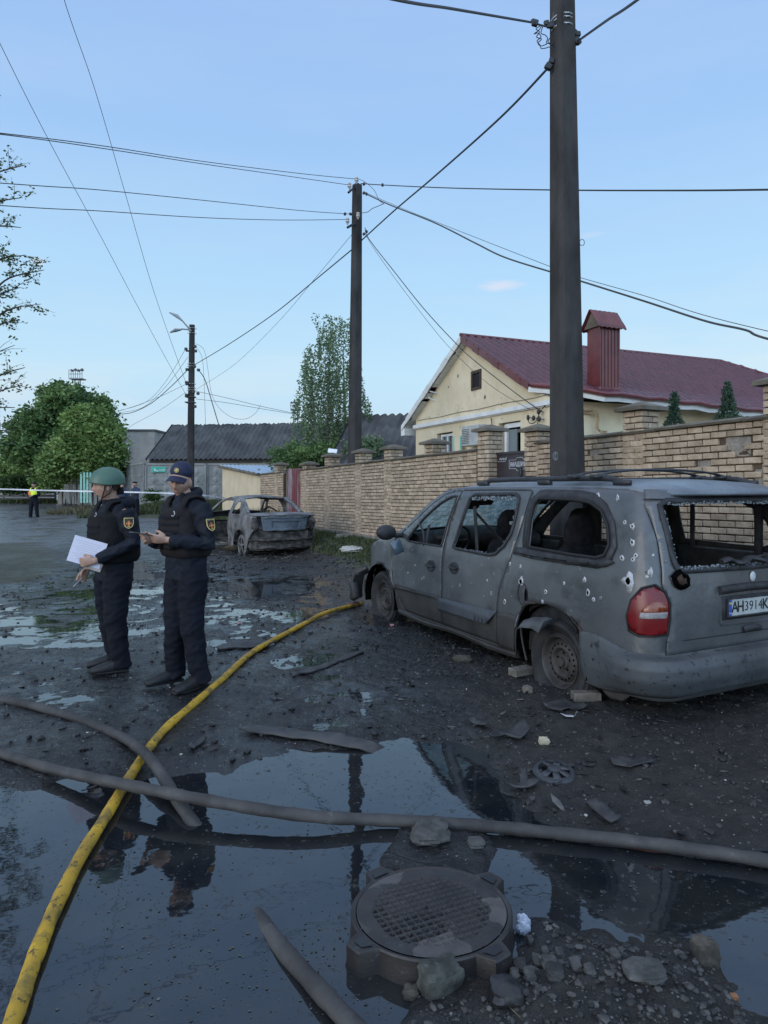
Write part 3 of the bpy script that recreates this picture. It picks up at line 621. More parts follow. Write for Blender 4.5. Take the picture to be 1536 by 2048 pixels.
# ================================================================ long slate-roofed shed, buildings behind
mSlate = mat('corrugated_slate', (.036, .038, .041), (.080, .083, .085), 1.2, .85, bump=.004, bscale=12, spots=[(1.4, .60, (.02, .022, .024), .15), (9, .66, (.13, .13, .12), .08)], stretch=(1, 1, .5))
mPlas = mat('grey_plaster', (.26, .25, .23), (.36, .35, .32), 1, .9, bump=.004, spots=[(.8, .60, (.17, .165, .15), .14)])
def slate_shed(label, p0, p1, depth, zr, ze, gable=True, wave=.30):
    d = (p1 - p0); Ln = d.length; d.normalize(); nrm = Vector((d.y, -d.x, 0)); nrm = nrm if nrm.y < 0 else -nrm
    r = thing('slate_shed', label, 'shed', ((p0 + p1) / 2).to_tuple()); nu = int(Ln / wave) * 4
    f = lambda sg: (lambda u, v: p0 + d * (Ln * u) + nrm * (sg * depth * v) + Vector((0, 0, zr + (ze - zr) * v + .055 * math.sin(u * Ln / wave * 2 * math.pi) + (.02 if int(v * 5.999) % 2 else 0))))
    q = MB(); q.grid(f(1), nu, 12); q.build('roof', mSlate, r, smooth=60)
    q = MB(); q.grid(f(-1), 40, 2); q.build('rear_roof', mSlate, r, smooth=0)
    wd_ = depth * .86
    q = MB(); q.prism([(-wd_, 0), (wd_, 0), (wd_, ze + .1), (0, zr - .12), (-wd_, ze + .1)], .4, Ln - .4, lambda a, z, k: p0 + d * k + nrm * a + Vector((0, 0, z))); q.build('wall', mPlas, r, smooth=0)
    q = MB()
    for sg in (1, -1): q.loft([p0 + d * -.02 + Vector((0, 0, zr)), p0 + d * -.02 + nrm * (sg * depth) + Vector((0, 0, ze))], [(.03, .09)] * 2, n=4)
    q.box(p0 + d * (Ln / 2) + nrm * (wd_ + .06) + Vector((0, 0, ze - .02)), (Ln, .1, .34), math.atan2(d.y, d.x)); q.build('dark_boards', mat('tarred_boards', (.018, .016, .015), (.03, .027, .025)), r, smooth=0)
    return r
slate_shed('long low shed with grey corrugated slate roof behind the concrete fence', Vector((at(345, 970, 42.5).x, 42.5, 0)), Vector((2.6, 40.0, 0)), 3.3, 5.40, 3.08)
slate_shed('second slate-roofed shed between the birch and the cream house', Vector((-1.2, 26.0, 0)), Vector((4.8, 24.5, 0)), 3.6, 4.30, 1.95)
q = MB(); q.box((0, 0, 0), (.5, .16, .22)); 
# grey two-storey building
gb = thing('building', 'plain grey rendered building with one small white window left of the slate shed', 'building', (-17, 46, 0))
q = MB(); x0, x1 = at(232, 0, 46).x, at(309, 0, 46).x; z1 = at(0, 862, 46).z
q.box(((x0 + x1) / 2 - 2, 49, z1 / 2), (x1 - x0 + 4, 6, z1), None, 0); q.build('wall', mPlas, gb, smooth=0)
q = MB(); q.box(((x0 + x1) / 2 - 2, 49, z1 + .05), (x1 - x0 + 4.2, 6.2, .12)); q.build('roof_edge', mat('dark_felt', (.04, .05, .05)), gb, smooth=0)
c = at(250, 899, 45.96); q = MB(); 
for dx, dz, sx_, sz in ((-.26, 0, .07, .82), (.26, 0, .07, .82), (0, .38, .6, .07), (0, -.38, .6, .07)): q.box(c + Vector((dx, 0, dz)), (sx_, .06, sz))
wf = q.build('window', mWht, gb, smooth=0); q = MB(); q.box(c + Vector((0, .01, 0)), (.48, .03, .72)); attach(q.build('pane', mGlass, smooth=0), wf)
sb = thing('building', 'low rust-red outbuilding roof seen between the grey building and the slate shed', 'building', (at(323, 0, 48).x, 48, 0))
q = MB(); q.box((at(323, 0, 48).x, 50, 1.9), (2.2, 3, 3.8)); q.build('wall', mat('dull_red_wall', (.09, .05, .045), (.13, .08, .07)), sb, smooth=0)
q = MB(); q.grid(lambda u, v: (at(309, 0, 48).x + u * 1.5, 48.4 + v * 2, 3.8 + v * .75 + .03 * math.sin(u * 60)), 40, 2); q.build('roof', mSlate, sb, smooth=0)
# concrete panel fence: bordered panels with relief
mConc = mat('weathered_concrete', (.17, .175, .17), (.27, .275, .265), 1.3, .9, bump=.006, bscale=20, spots=[(2.2, .58, (.10, .105, .10), .15)], stretch=(1, 1, .6))
def conc_panel(p0, p1, zb, zt, style, label):
    d = p1 - p0; Ln = d.length; d.normalize(); n_ = Vector((d.y, -d.x, 0)); n_ = n_ if n_.y < 0 else -n_; an = math.atan2(d.y, d.x)
    r = thing('concrete_fence', label, 'fence panel', (p0 + p1) / 2, group='concrete fence panels')
    q = MB(); H_ = zt - zb; c = (p0 + p1) / 2
    q.box(c + Vector((0, 0, zb + H_ / 2)), (Ln - .03, .10, H_), an)
    fr = [(0, H_ - .05, Ln - .03, .10), (0, .06, Ln - .03, .12), (-Ln / 2 + .07, H_ / 2, .10, H_), (Ln / 2 - .07, H_ / 2, .10, H_)]
    for x, z, sx_, sz in fr: q.box(c + d * x + n_ * .07 + Vector((0, 0, zb + z)), (sx_, .05, sz), an, 0, .012)
    rows = 4; cols = max(2, int(Ln / .62))
    for i in range(rows):
        z = .2 + (H_ - .4) * (i + .5) / rows
        if style == 0:
            for j in range(cols):
                x = -Ln / 2 + .17 + (Ln - .34) * (j + .5) / cols
                q.ell(c + d * x + n_ * .05 + Vector((0, 0, zb + z)), (.20, .07, (H_ - .4) / rows * .40), Matrix.Rotation(an, 3, 'Z'), nu=4, nv=6)
        q.box(c + n_ * .055 + Vector((0, 0, zb + .2 + (H_ - .4) * i / rows)), (Ln - .25, .04, .035), an)
    if style == 1:
        for j in range(int(Ln / .12)): q.box(c + d * (-Ln / 2 + .12 + j * .12) + n_ * .056 + Vector((0, 0, zb + H_ / 2)), (.05, .04, H_ - .2), an)
    q.build('relief_panel', mConc, r, smooth=30); return r
zb = .58
cor = at(290, 970, 35.5); cor.z = 0
conc_panel(at(222, 0, 47).xy.to_3d(), cor, .5, 2.82, 1, 'grey ribbed concrete fence panel running away left of the fence corner')
xs = [290, 351, 413, 478]; 
labs = ['concrete fence panel carrying the small green sign', 'concrete fence panel with diamond relief behind the man in the cap', 'concrete fence panel next to the beige shed']
for i in range(3): a_ = at(xs[i], 0, 35.5); b_ = at(xs[i + 1], 0, 35.5 - .2); conc_panel(Vector((a_.x, 35.5, 0)), Vector((b_.x, 35.4, 0)), zb, 2.74, 0, labs[i])
q = MB(); c = at(317, 939, 35.3); q.box(c, (.80, .03, .30), None, 0, .008); sg = q.build('street_sign', mat('green_enamel', (.03, .30, .22), (.04, .36, .27), 3, .4)); tag(sg, 'small green sign with white writing on the concrete fence', 'sign')
q = MB(); q.box(c + Vector((-.18, -.022, -.03)), (.07, .006, .12)); q.box(c + Vector((-.10, -.022, -.075)), (.20, .006, .035))
for i in range(6): q.box(c + Vector((.04 + i * .055, -.022, -.03)), (.028, .006, .05 + .02 * (i % 2)), rnd=.3)
attach(q.build('lettering', mWht, smooth=0), sg)
# beige shed with blue-grey tiles
bs = thing('beige_shed', 'small beige shed with blue grey tiled roof next to the red gate', 'shed', wp(au(480), 0, -1))
aA, aB = au(520) + .02, au(445) + .1
q = MB(); q.add([wp(aA, -.2, -.02), wp(aB, -.2, -.02), wp(aB, 2.38, -.02), wp(aA, 1.98, -.02), wp(aA, -.2, -4.6), wp(aB, -.2, -4.6), wp(aB, 2.30, -4.6), wp(aA, 1.98, -4.6)], [(0, 1, 2, 3), (7, 6, 5, 4), (4, 5, 1, 0), (0, 3, 7, 4), (1, 5, 6, 2)])
q.build('wall', mat('beige_render', (.52, .43, .29), (.60, .50, .34), 2, .9, spots=[(6, .68, (.25, .2, .15), .04)]), bs, smooth=0)
q = MB(); q.grid(lambda u, v: wp(aA - .1 + (aB - aA + .2) * v, 2.0 + .43 * v + .02 * math.sin(u * 30 * 2 * math.pi) + .03 * ((v * 9) % 1), .12 - 5.2 * u), 180, 45); q.build('roof', mat('blue_grey_tile', (.20, .27, .36), (.30, .37, .46), 4, .3, spec=.7), bs, smooth=0)
q = MB(); q.loft([wp(aA - .1, 1.96, .14), wp(aB + .1, 2.38, .14)], [(.02, .05)] * 2, n=4); q.build('verge_board', mCope, bs, smooth=0)
# satellite terminal
st = thing('satellite_dish', 'flat white satellite dish on a thin mast behind the brick posts', 'antenna', (at(665, 0, 22).x, 22, 1.5))
c = at(665, 902, 22); q = MB(); q.box(c, (.30, .03, .17), Matrix.Rotation(R_(-35), 3, 'X') @ Matrix.Rotation(R_(8), 3, 'Y'), 0, .008); q.build('panel', mat('white_panel', (.72, .75, .80), None, rough=.35), st)
q = MB(); q.tube([c + Vector((0, .02, -.04)), c + Vector((0, .03, -.9))], .015, n=6); q.tube([c + Vector((.10, .02, -.05)), c + Vector((0, .03, -.28))], .01, n=5); q.build('mast', mBlk, st)
# low building, board fence far left
fl = thing('building', 'low pale building with white framed windows at the far left edge', 'building', (at(5, 0, 80).x, 80, 0))
q = MB(); xa, xb = at(-160, 0, 80).x, at(24, 0, 80).x; q.box(((xa + xb) / 2, 84, 2.2), (xb - xa, 8, 4.4)); q.build('wall', mat('pale_plaster', (.42, .38, .31), (.52, .48, .40)), fl, smooth=0)
q = MB(); q.box(((xa + xb) / 2, 84, 4.75), (xb - xa + .4, 8.4, .8)); q.build('roof', mat('brown_felt_roof', (.07, .055, .045), (.1, .08, .065)), fl, smooth=0)
for k in range(5):
    u = -120 + k * 32; c = at(u, 943, 79.9); q = MB(); q.box(c, (1.7, .1, 1.1)); q2 = q.build('window', mWht, fl, smooth=0); q = MB()
    for j in (-.55, 0, .55): q.box(c + Vector((j, -.06, 0)), (.42, .04, .9))
    attach(q.build('pane', mGlass, smooth=0), q2)
bf = thing('board_fence', 'low grey horizontal board fence across the far end of the street', 'fence', (-28, 48, 0))
q = MB(); xa, xb = at(-150, 0, 50).x, at(110, 0, 50).x
for z in (.55, .80, 1.05, 1.30): q.box(((xa + xb) / 2, 50, z), (xb - xa, .05, .2))
q.build('boards', mat('grey_boards', (.09, .085, .08), (.14, .13, .12), 4, .9, stretch=(.2, 1, 3)), bf, smooth=0)
for k in range(6): q = MB(); q.box((xa + (xb - xa) * k / 5, 50.06, .75), (.12, .12, 1.5)); q.build('post', mat('fence_post_wood', (.09, .085, .08)) if k == 0 else bpy.data.materials['fence_post_wood'], bf, smooth=0)
# picket rails under the big trees and a mint metal gate
pf = thing('picket_fence', 'old grey picket fence in the shade below the big green trees', 'fence', (-19, 41, 0))
q = MB()
for k in range(44):
    u = 128 + k * 2.1 * (1 + .15 * math.sin(k)); Y = 42 - k * .12; c = at(u, 0, Y); q.box((c.x, Y, 1.05), (.07, .02, 1.15 + .1 * random.random()), Matrix.Rotation(R_(random.uniform(-6, 6)), 3, 'Y'))
q.build('pickets', mat('grey_pickets', (.15, .16, .15), (.24, .25, .24), 3, .9), pf, smooth=0)
mg = thing('mint_gate', 'narrow mint green metal gate panel left of the helmeted man', 'gate', (at(174, 0, 38.5).x, 38.5, 0)); c = at(172, 0, 38.5)
q = MB()
for dx in (-.28, -.1, .08, .26): q.box((c.x + dx, 38.5, 1.45), (.11, .03, 1.75))
q.build('slats', mat('mint_metal', (.20, .42, .34), (.26, .50, .42)), mg, smooth=0); q = MB(); q.box((c.x, 38.54, 2.1), (.72, .03, .05)); q.box((c.x, 38.54, .9), (.72, .03, .05)); q.build('rails', mPlas, mg, smooth=0)
# floodlight masts
mSteel = mat('galvanised_steel', (.14, .15, .16), (.22, .23, .24), 4, .5, metal=.3)
for u, v0, Y, wm_, lb in ((155, 742, 90, .88, 'tall floodlight mast with railed platform above the big tree'), (591, 806, 110, .75, 'distant floodlight mast left of the birch')):
    c = at(u, v0, Y); t_ = thing('floodlight_mast', lb, 'mast', (c.x, Y, 0), group='floodlight masts')
    q = MB(); w2 = wm_ * .5
    for dx in (-.35, .35): q.tube([(c.x + dx, Y, 0), (c.x + dx, Y, c.z - 1)], .09, n=5)
    for k in range(24): z = c.z - 1.5 - k * .8; q.tube([(c.x - .35, Y, z), (c.x + .35, Y, z - .6)], .045, n=4)
    q.build('tower', mSteel, t_)
    q = MB(); zt = c.z - 1.1
    q.box((c.x, Y, zt), (wm_ * 2, 1.4, .14))
    for k in range(7): q.tube([(c.x - wm_ + wm_ * 2 * k / 6, Y - .6, zt), (c.x - wm_ + wm_ * 2 * k / 6, Y - .6, zt + 1.15)], .04, n=4)
    for z in (.6, 1.15): q.tube([(c.x - wm_, Y - .6, zt + z), (c.x + wm_, Y - .6, zt + z)], .04, n=4)
    q.build('platform', mSteel, t_)
    q = MB()
    for k in range(4): q.box((c.x - wm_ * .8 + k * wm_ * .5, Y, zt + 1.15 + .1 * (k % 2)), (.3, .3, .3), Matrix.Rotation(R_(25 * (-1) ** k), 3, 'Y'))
    q.build('floodlights', mBlk, t_, smooth=0)
# ================================================================ poles and wires
mPole = mat('weathered_pole_concrete', (.028, .026, .026), (.056, .052, .050), 3, .9, bump=.004, bscale=55, spots=[(1.4, .58, (.016, .016, .017), .18), (14, .69, (.11, .105, .10), .05)], stretch=(1, 1, .35), spec=.25)
mBand = mat('steel_band', (.40, .41, .42), (.5, .5, .5), 10, .45, metal=.5); mPor = mat('porcelain', (.38, .36, .34), (.48, .46, .43), 8, .3)
def pole(label, base, top, w0, w1, rot, lean=(0, 0)):
    t = thing('utility_pole', label, 'utility pole', base, group='concrete utility poles')
    q = MB(); b = Vector(base); n = 14; prof = []
    for i in range(n + 1):
        k = i / n; z = base[2] + (top - base[2]) * k - (.3 if i == 0 else 0); w_ = w0 + (w1 - w0) * k; c = Vector((base[0] + lean[0] * k, base[1] + lean[1] * k, z)); h = w_ / 2; e = h * .72
        prof.append([c + Matrix.Rotation(rot, 3, 'Z') @ Vector(p) for p in ((-h, -e, 0), (-e, -h, 0), (e, -h, 0), (h, -e, 0), (h, e, 0), (e, h, 0), (-e, h, 0), (-h, e, 0))])
    v = [p for r in prof for p in r]
    q.add(v, [(i * 8 + j, i * 8 + (j + 1) % 8, (i + 1) * 8 + (j + 1) % 8, (i + 1) * 8 + j) for i in range(n) for j in range(8)] + [tuple(n * 8 + j for j in range(8))])
    q.build('shaft', mPole, t, smooth=0); return t
PB = Vector((2.30, 8.4, 0)); PB.z = 0
bigp = pole('big dark concrete pole rising out of frame behind the van', (2.315, 8.4, 0), 9.6, .375, .215, R_(18), (-.10, 0))
def bandring(z, c, r, m, parent, tilt=0):
    q = MB(); q.tube([(c[0] + r * math.cos(a), c[1] + r * math.sin(a), z + tilt * math.cos(a)) for a in np.linspace(0, 2 * math.pi, 17)], .010, n=5, cap=False); return q.build('band', m, parent)
def polex(z): return 2.315 - .10 * z / 9.6
for v_ in (40, 47, 60): z = at(0, v_, 8.4).z; bandring(z, (polex(z), 8.4), .135, mBand, bigp, .01)
q = MB()
for (u, v_, s) in ((1104, 50, .05), (1098, 52, .035), (1093, 46, .04), (1070, 46, .05), (1066, 42, .03), (1149, 65, .045), (1156, 68, .04), (1154, 82, .055), (1157, 84, .04), (1103, 122, .045), (1097, 133, .055), (1161, 490, .0)):
    if s: q.box(at(u, v_, 8.35), (s * 1.6, s, s * 1.5), Matrix.Rotation(u, 3, 'Y'), 0, s * .2)
q.tube([at(1071, 47, 8.35), at(1104, 56, 8.35)], .012, n=5); q.tube([at(1148, 62, 8.35), at(1156, 80, 8.35)], .012, n=5); q.tube([at(1097, 132, 8.35), at(1106, 119, 8.35)], .012, n=5)
q.build('clamps', mBlk, bigp)
q = MB(); rr_ = random.Random(4); P_ = [at(1084, 50, 8.3)]
for (u, v_) in ((1078, 60), (1068, 68), (1076, 66), (1082, 74), (1074, 82), (1080, 90), (1083, 97), (1092, 96), (1099, 94), (1104, 98)): P_.append(at(u, v_, 8.3))
q.tube(catmull(P_, 5), .006, n=4, cap=False)
P_ = [at(1086, 52, 8.3)] + [at(u, v_, 8.3) for u, v_ in ((1082, 66), (1090, 70), (1095, 76), (1093, 86), (1099, 86), (1103, 79), (1100, 76), (1096, 84), (1102, 90), (1107, 91))]
q.tube(catmull(P_, 5), .006, n=4, cap=False)
P_ = [at(1080, 52, 8.3)] + [at(u, v_, 8.3) for u, v_ in ((1072, 58), (1079, 64), (1073, 74), (1083, 78), (1076, 86), (1082, 92), (1094, 88))]
q.tube(catmull(P_, 5), .006, n=4, cap=False)
q.build('loose_coiled_wire', mCable, bigp)
q = MB(); q.tube([at(1164, 485, 8.3) + Vector((.03 * math.cos(a), 0, .04 * math.sin(a))) for a in np.linspace(0, 6.3, 14)], .004, n=4); q.build('wire_loop', mCable, bigp)
# oval number plate on the pole, reads 18
c = at(1111, 912, 8.12); q = MB(); q.prism([(.035 * math.cos(a), .055 * math.sin(a)) for a in np.linspace(0, 2 * math.pi, 17)[:-1]], 0, .006, lambda x, z, d: c + Vector((x, -d, z))); q.build('number_plate', mat('dull_plate', (.12, .12, .115), None, rough=.7), bigp, smooth=0)
M4 = Matrix.Rotation(R_(90), 4, 'X'); M4.translation = c + Vector((0, -.009, 0)); text_mesh('18', .07, M4, mBlk, 'plate_number', bigp)
# middle pole
mp0 = (at(708, 0, 16.9).x, 16.9, gz(at(708, 0, 16.9).x, 16.9))
midp = pole('middle concrete pole with cross arms in front of the brick wall', mp0, at(0, 370, 16.9).z, .31, .20, R_(38), (.08, 0))
YM = 16.9
q = MB()
for (ua, va, ub, vb) in ((697, 385, 717, 368), (695, 455, 722, 440)): q.loft([at(ua, va, YM - .35), at(ub, vb, YM + .1)], [(.035, .035)] * 2, n=4); q.build('cross_arm', mBlk, midp, smooth=0); q = MB()
q = MB()
for (u, v_) in ((713, 360), (699, 372), (716, 431), (695, 442)): q.lathe([(0, .07), (.035, .07), (.05, .04), (.035, .02), (.055, -.02), (.03, -.05), (.01, -.10), (0, -.1)], at(u, v_, YM - .25), n=10); q.build('insulator', mPor, midp); q = MB()
q = MB()
for (u, v_) in ((728, 386), (733, 388), (701, 428), (690, 428), (728, 468), (733, 463), (765, 370), (728, 368)): q.box(at(u, v_, YM - .2), (.07, .05, .06), Matrix.Rotation(u, 3, 'Y'), 0, .01); q.build('clamp', mBlk, midp); q = MB()
# left pole with two lamps
YL = 32.0; lx = at(380, 0, YL).x; lp = pole('distant concrete pole with two street lamp arms behind the man in the cap', (lx, YL, .1), at(0, 650, YL).z, .36, .24, R_(10), (.10, 0))
for (pts, hd, lb) in ((((383, 662), (372, 650), (364, 641)), ((364, 641), (354, 632), (339, 625)), 'upper lamp head'), (((383, 662), (375, 659), (363, 658)), ((363, 659), (352, 660), (340, 665)), 'lower lamp head')):
    q = MB(); q.tube([at(u, v_, YL - .2) for u, v_ in pts], .035, n=6); am = q.build('lamp_arm', mSteel, lp)
    q = MB(); q.loft([at(u, v_, YL - .2) for u, v_ in hd], [(.06, .04), (.16, .09), (.05, .03)], n=8, side=(0, 1, 0)); lh = q.build('lamp_head', mat('lamp_grey', (.30, .33, .35)) if lb[0] == 'u' else bpy.data.materials['lamp_grey']); attach(lh, lp)
for v_ in (657, 667, 728, 733, 768, 776, 781): z = at(0, v_, YL).z; bandring(z, (lx + .10 * z / 9, YL), .20, mBand, lp)
q = MB()
for (u, v_) in ((372, 698), (390, 693), (391, 702), (374, 739), (389, 733), (397, 740), (373, 765), (374, 768), (387, 784), (373, 790), (396, 787), (390, 813)): q.box(at(u, v_, YL - .2), (.14, .1, .13), None, 0, .02); q.build('insulator', mBlk, lp); q = MB()
for c_, z_ in ((at(383, 702, YL), (.52, .1, .06)), (at(381, 794, YL), (.44, .4, .05)), (at(381, 805, YL), (.44, .4, .05))): q = MB(); q.box(c_, z_); q.build('bracket', mBlk, lp)
# wires: every span one thing; points are surveyed positions with their own distances
def wire(label, pts, r, mt=None, n=10, name='overhead_wire', extra=None):
    q = MB(); q.tube(catmull([at(u, v_, Y) for u, v_, Y in pts], n), r, n=5, cap=False)
    if extra: extra(q)
    return tag(q.build(name, mt or mCable), label, 'wire', 'overhead wires of the street')
wire('thick black cable from the big pole down to the middle pole', [(1100, 132, 8.4), (1000, 236, 9.9), (870, 352, 12.5), (790, 420, 14.8), (723, 481, 16.8)], .016)
wire('thick black cable continuing from the middle pole to the lamp pole', [(704, 499, 16.9), (640, 552, 19.5), (550, 626, 23.5), (460, 687, 28), (390, 729, 31.9)], .016)
wire('cable entering at the top edge and clamped to the big pole from the left', [(300, -120, 3), (780, -3, 5), (900, 17, 6.1), (1000, 34, 7.2), (1070, 46, 8.3)], .013)
wire('cable leaving the big pole to the upper right corner', [(1156, 82, 8.3), (1215, 40, 7), (1285, -8, 6), (1700, -330, 3.5)], .014)
wire('upper of the two topmost wires from the left edge to the middle pole', [(-900, 170, 5), (-20, 264, 9), (200, 291, 11), (400, 322, 13.2), (600, 347, 15.6), (711, 358, 16.7)], .007)
wire('lower of the two topmost wires from the left edge to the middle pole', [(-900, 166, 4.9), (-20, 266, 8.8), (200, 296, 10.9), (400, 327, 13.1), (560, 350, 15.1), (698, 370, 16.7)], .007)
wire('third wire from the left edge to the middle pole', [(-900, 300, 5), (40, 369, 10), (200, 380, 11.5), (400, 400, 13.4), (600, 421, 15.6), (700, 428, 16.7)], .007)
wire('lowest wire from the left edge to the middle pole', [(-900, 345, 5), (30, 413, 10), (200, 422, 11.5), (400, 435, 13.4), (560, 440, 15.2), (694, 439, 16.7)], .007)
wire('thick wire running level from the middle pole to the right edge', [(722, 367, 16.7), (765, 370, 16), (900, 376, 13.5), (1110, 380, 10.5), (1330, 381, 8.6), (1560, 379, 7), (2400, 365, 4.5)], .011)
wire('bundled wire hanging from the middle pole past the big pole to the right edge', [(728, 386, 16.7), (780, 410, 15.6), (870, 446, 14), (950, 486, 12.8), (1010, 515, 12), (1105, 545, 11), (1160, 562, 10.5), (1290, 603, 9.4), (1410, 642, 8.6), (1490, 660, 8), (1560, 684, 7.6), (2100, 800, 5.5)], .015, mat('grey_conduit_wire', (.05, .055, .06)))
wire('thin messenger wire above the bundled wire towards the right edge', [(728, 384, 16.7), (800, 415, 15.2), (870, 443, 14), (1105, 535, 11), (1160, 555, 10.5), (1290, 592, 9.4), (1400, 628, 8.6), (1560, 668, 7.6), (2100, 790, 5.5)], .005)
wire('slack twisted wire from the middle pole to the house gable', [(730, 455, 16.7), (738, 478, 16.5), (790, 545, 16), (850, 620, 15.4), (915, 690, 15), (950, 722, 14.8), (1000, 762, 14.5), (1050, 800, 14.3), (1082, 822, 14.1)], .010)
wire('straight thin wire from the middle pole to the house gable', [(730, 468, 16.7), (760, 515, 16.4), (830, 610, 15.7), (900, 696, 15.1), (980, 770, 14.6), (1068, 824, 14.2)], .005)
wire('short looping jumper wire right of the middle pole', [(714, 357, 16.6), (730, 364, 16.5), (748, 380, 16.4), (758, 400, 16.3), (768, 408, 16.2)], .006)
wire('slack jumper wire joining the middle pole to the bundled wire', [(722, 426, 16.6), (735, 424, 16.5), (745, 417, 16.4), (757, 412, 16.3), (768, 407, 16.2)], .008)
wire('thin wire from the middle pole down to the left behind the thick cable', [(703, 470, 16.9), (640, 545, 20), (560, 640, 24), (470, 728, 28), (392, 779, 31.8)], .006)
wire('thin high wire crossing from the left edge to the lamp pole', [(-200, -350, 12), (-10, 66, 16), (100, 285, 19), (200, 470, 22.5), (290, 640, 27), (370, 786, 31.8)], .008)
wire('second high wire from the top edge down to the lamp pole', [(40, -330, 12), (127, -5, 16), (190, 180, 18.5), (250, 385, 21.5), (310, 590, 26), (372, 766, 31.8)], .008)
wire('dark slack cable from the lamp pole to the left behind the trees', [(374, 741, 31.9), (340, 775, 34), (300, 808, 37), (260, 826, 40), (225, 828, 43)], .020)
wire('thin wire sagging left from the upper bracket of the lamp pole', [(371, 698, 31.9), (330, 765, 35), (290, 805, 38), (235, 822, 43)], .009)
wire('thin wire sagging left from the middle of the lamp pole', [(376, 714, 31.9), (330, 775, 35), (285, 815, 38), (235, 826, 43)], .009)
wire('thin wire running left from the lower bracket of the lamp pole', [(373, 768, 31.9), (320, 793, 36), (270, 812, 40), (235, 823, 44)], .009)
wire('lowest thin wire running down left from the lamp pole', [(371, 785, 31.9), (320, 820, 36), (262, 852, 40), (258, 862, 41)], .008)
wire('dark cable dropping steeply from the lamp pole across the slate roof', [(397, 740, 31.8), (410, 760, 31.5), (425, 808, 31), (440, 857, 30.6), (460, 910, 30.2)], .022)
wire('loose thin wire hanging in a loop right of the lamp pole', [(391, 687, 31.8), (408, 700, 31.6), (416, 740, 31.4), (422, 782, 31.2), (435, 812, 31), (462, 834, 30.8), (490, 838, 30.6), (510, 827, 30.4), (521, 810, 30.3)], .008)
wire('thin wire dropping beside the lamp pole onto the shed roof', [(393, 695, 31.8), (404, 715, 31.6), (408, 760, 31.5), (411, 848, 31)], .008)
wire('upper thin wire running right from the lamp pole to the birch', [(390, 782, 31.8), (450, 795, 32), (520, 812, 32.5), (600, 829, 33)], .010)
wire('lower thin wire running right from the lamp pole to the birch', [(392, 798, 31.8), (450, 805, 32), (520, 817, 32.5), (600, 830, 33)], .010)
# white barrier tape
mTape = mat('white_tape', (.70, .70, .72), (.45, .45, .50), 14, .4, stretch=(3, 1, 1))
def tape(label, pts):
    q = MB(); P_ = catmull([at(u, v_, Y) for u, v_, Y in pts], 8)
    v = []
    for i, p in enumerate(P_): v += [p + Vector((0, 0, .022)), p - Vector((0, .01 * math.sin(i), .022))]
    q.add(v, [(2 * i, 2 * i + 2, 2 * i + 3, 2 * i + 1) for i in range(len(P_) - 1)]); return tag(q.build('barrier_tape', mTape, smooth=0, solid=(.003, 0)), label, 'tape')
tape('white barrier tape stretched across the street behind the two men', [(-500, 972, 27), (-60, 976, 23), (0, 978, 22.5), (100, 981, 21.5), (250, 984, 20.5), (350, 987, 20.4), (410, 991, 20.5), (448, 996, 21.5)])
# ================================================================ vegetation
def leafmat(name, c1, c2, sc_=1.2):
    m = bpy.data.materials.new(name); m.use_nodes = True; t = m.node_tree; N = t.nodes; L = t.links; b = N['Principled BSDF']; b.inputs['Roughness'].default_value = .55; b.inputs['Specular IOR Level'].default_value = .3
    a = N.new('ShaderNodeAttribute'); a.attribute_name = 'rnd'; r = N.new('ShaderNodeMixRGB'); L.new(a.outputs['Fac'], r.inputs[0]); r.inputs[1].default_value = (*c1, 1); r.inputs[2].default_value = (*c2, 1); L.new(r.outputs[0], b.inputs['Base Color'])
    tr = N.new('ShaderNodeBsdfTranslucent'); L.new(r.outputs[0], tr.inputs[0]); mx = N.new('ShaderNodeMixShader'); mx.inputs[0].default_value = .25; L.new(b.outputs[0], mx.inputs[1]); L.new(tr.outputs[0], mx.inputs[2]); L.new(mx.outputs[0], N['Material Output'].inputs[0]); return m
mBark = mat('bark', (.045, .038, .032), (.085, .075, .065), 6, .9, bump=.01, bscale=20, stretch=(1, 1, .2)); mBirch = mat('birch_bark', (.30, .29, .27), (.10, .09, .08), 5, .8, stretch=(1, 1, 3))
def leaves(P, size, mt, name='crown', parent=None, aspect=.55, droop=0, rnd=None, seed=1):
    g = np.random.default_rng(seed); P = np.asarray(P, float); n = len(P); d = g.normal(size=(n, 3)); d[:, 2] = d[:, 2] * .55 - droop; d /= np.linalg.norm(d, axis=1)[:, None]
    e = g.normal(size=(n, 3)); e -= (e * d).sum(1)[:, None] * d; e /= np.linalg.norm(e, axis=1)[:, None]; s = size * g.uniform(.6, 1.35, (n, 1)); nr = np.cross(d, e) * s * .12
    V = np.stack([P, P + d * s * .5 + e * s * aspect * .5 + nr, P + d * s, P + d * s * .5 - e * s * aspect * .5 + nr], 1).reshape(-1, 3).astype(np.float32)
    me = bpy.data.meshes.new(name); me.vertices.add(4 * n); me.vertices.foreach_set('co', V.ravel()); me.loops.add(4 * n); me.loops.foreach_set('vertex_index', np.arange(4 * n, dtype=np.int32))
    me.polygons.add(n); me.polygons.foreach_set('loop_start', np.arange(0, 4 * n, 4, dtype=np.int32)); me.update(calc_edges=True); me.materials.append(mt)
    a = me.attributes.new('rnd', 'FLOAT', 'FACE'); a.data.foreach_set('value', (g.random(n) if rnd is None else np.clip(rnd + g.normal(0, .15, n), 0, 1)).astype(np.float32))
    o = bpy.data.objects.new(name, me); COL.objects.link(o)
    if parent: attach(o, parent)
    return o
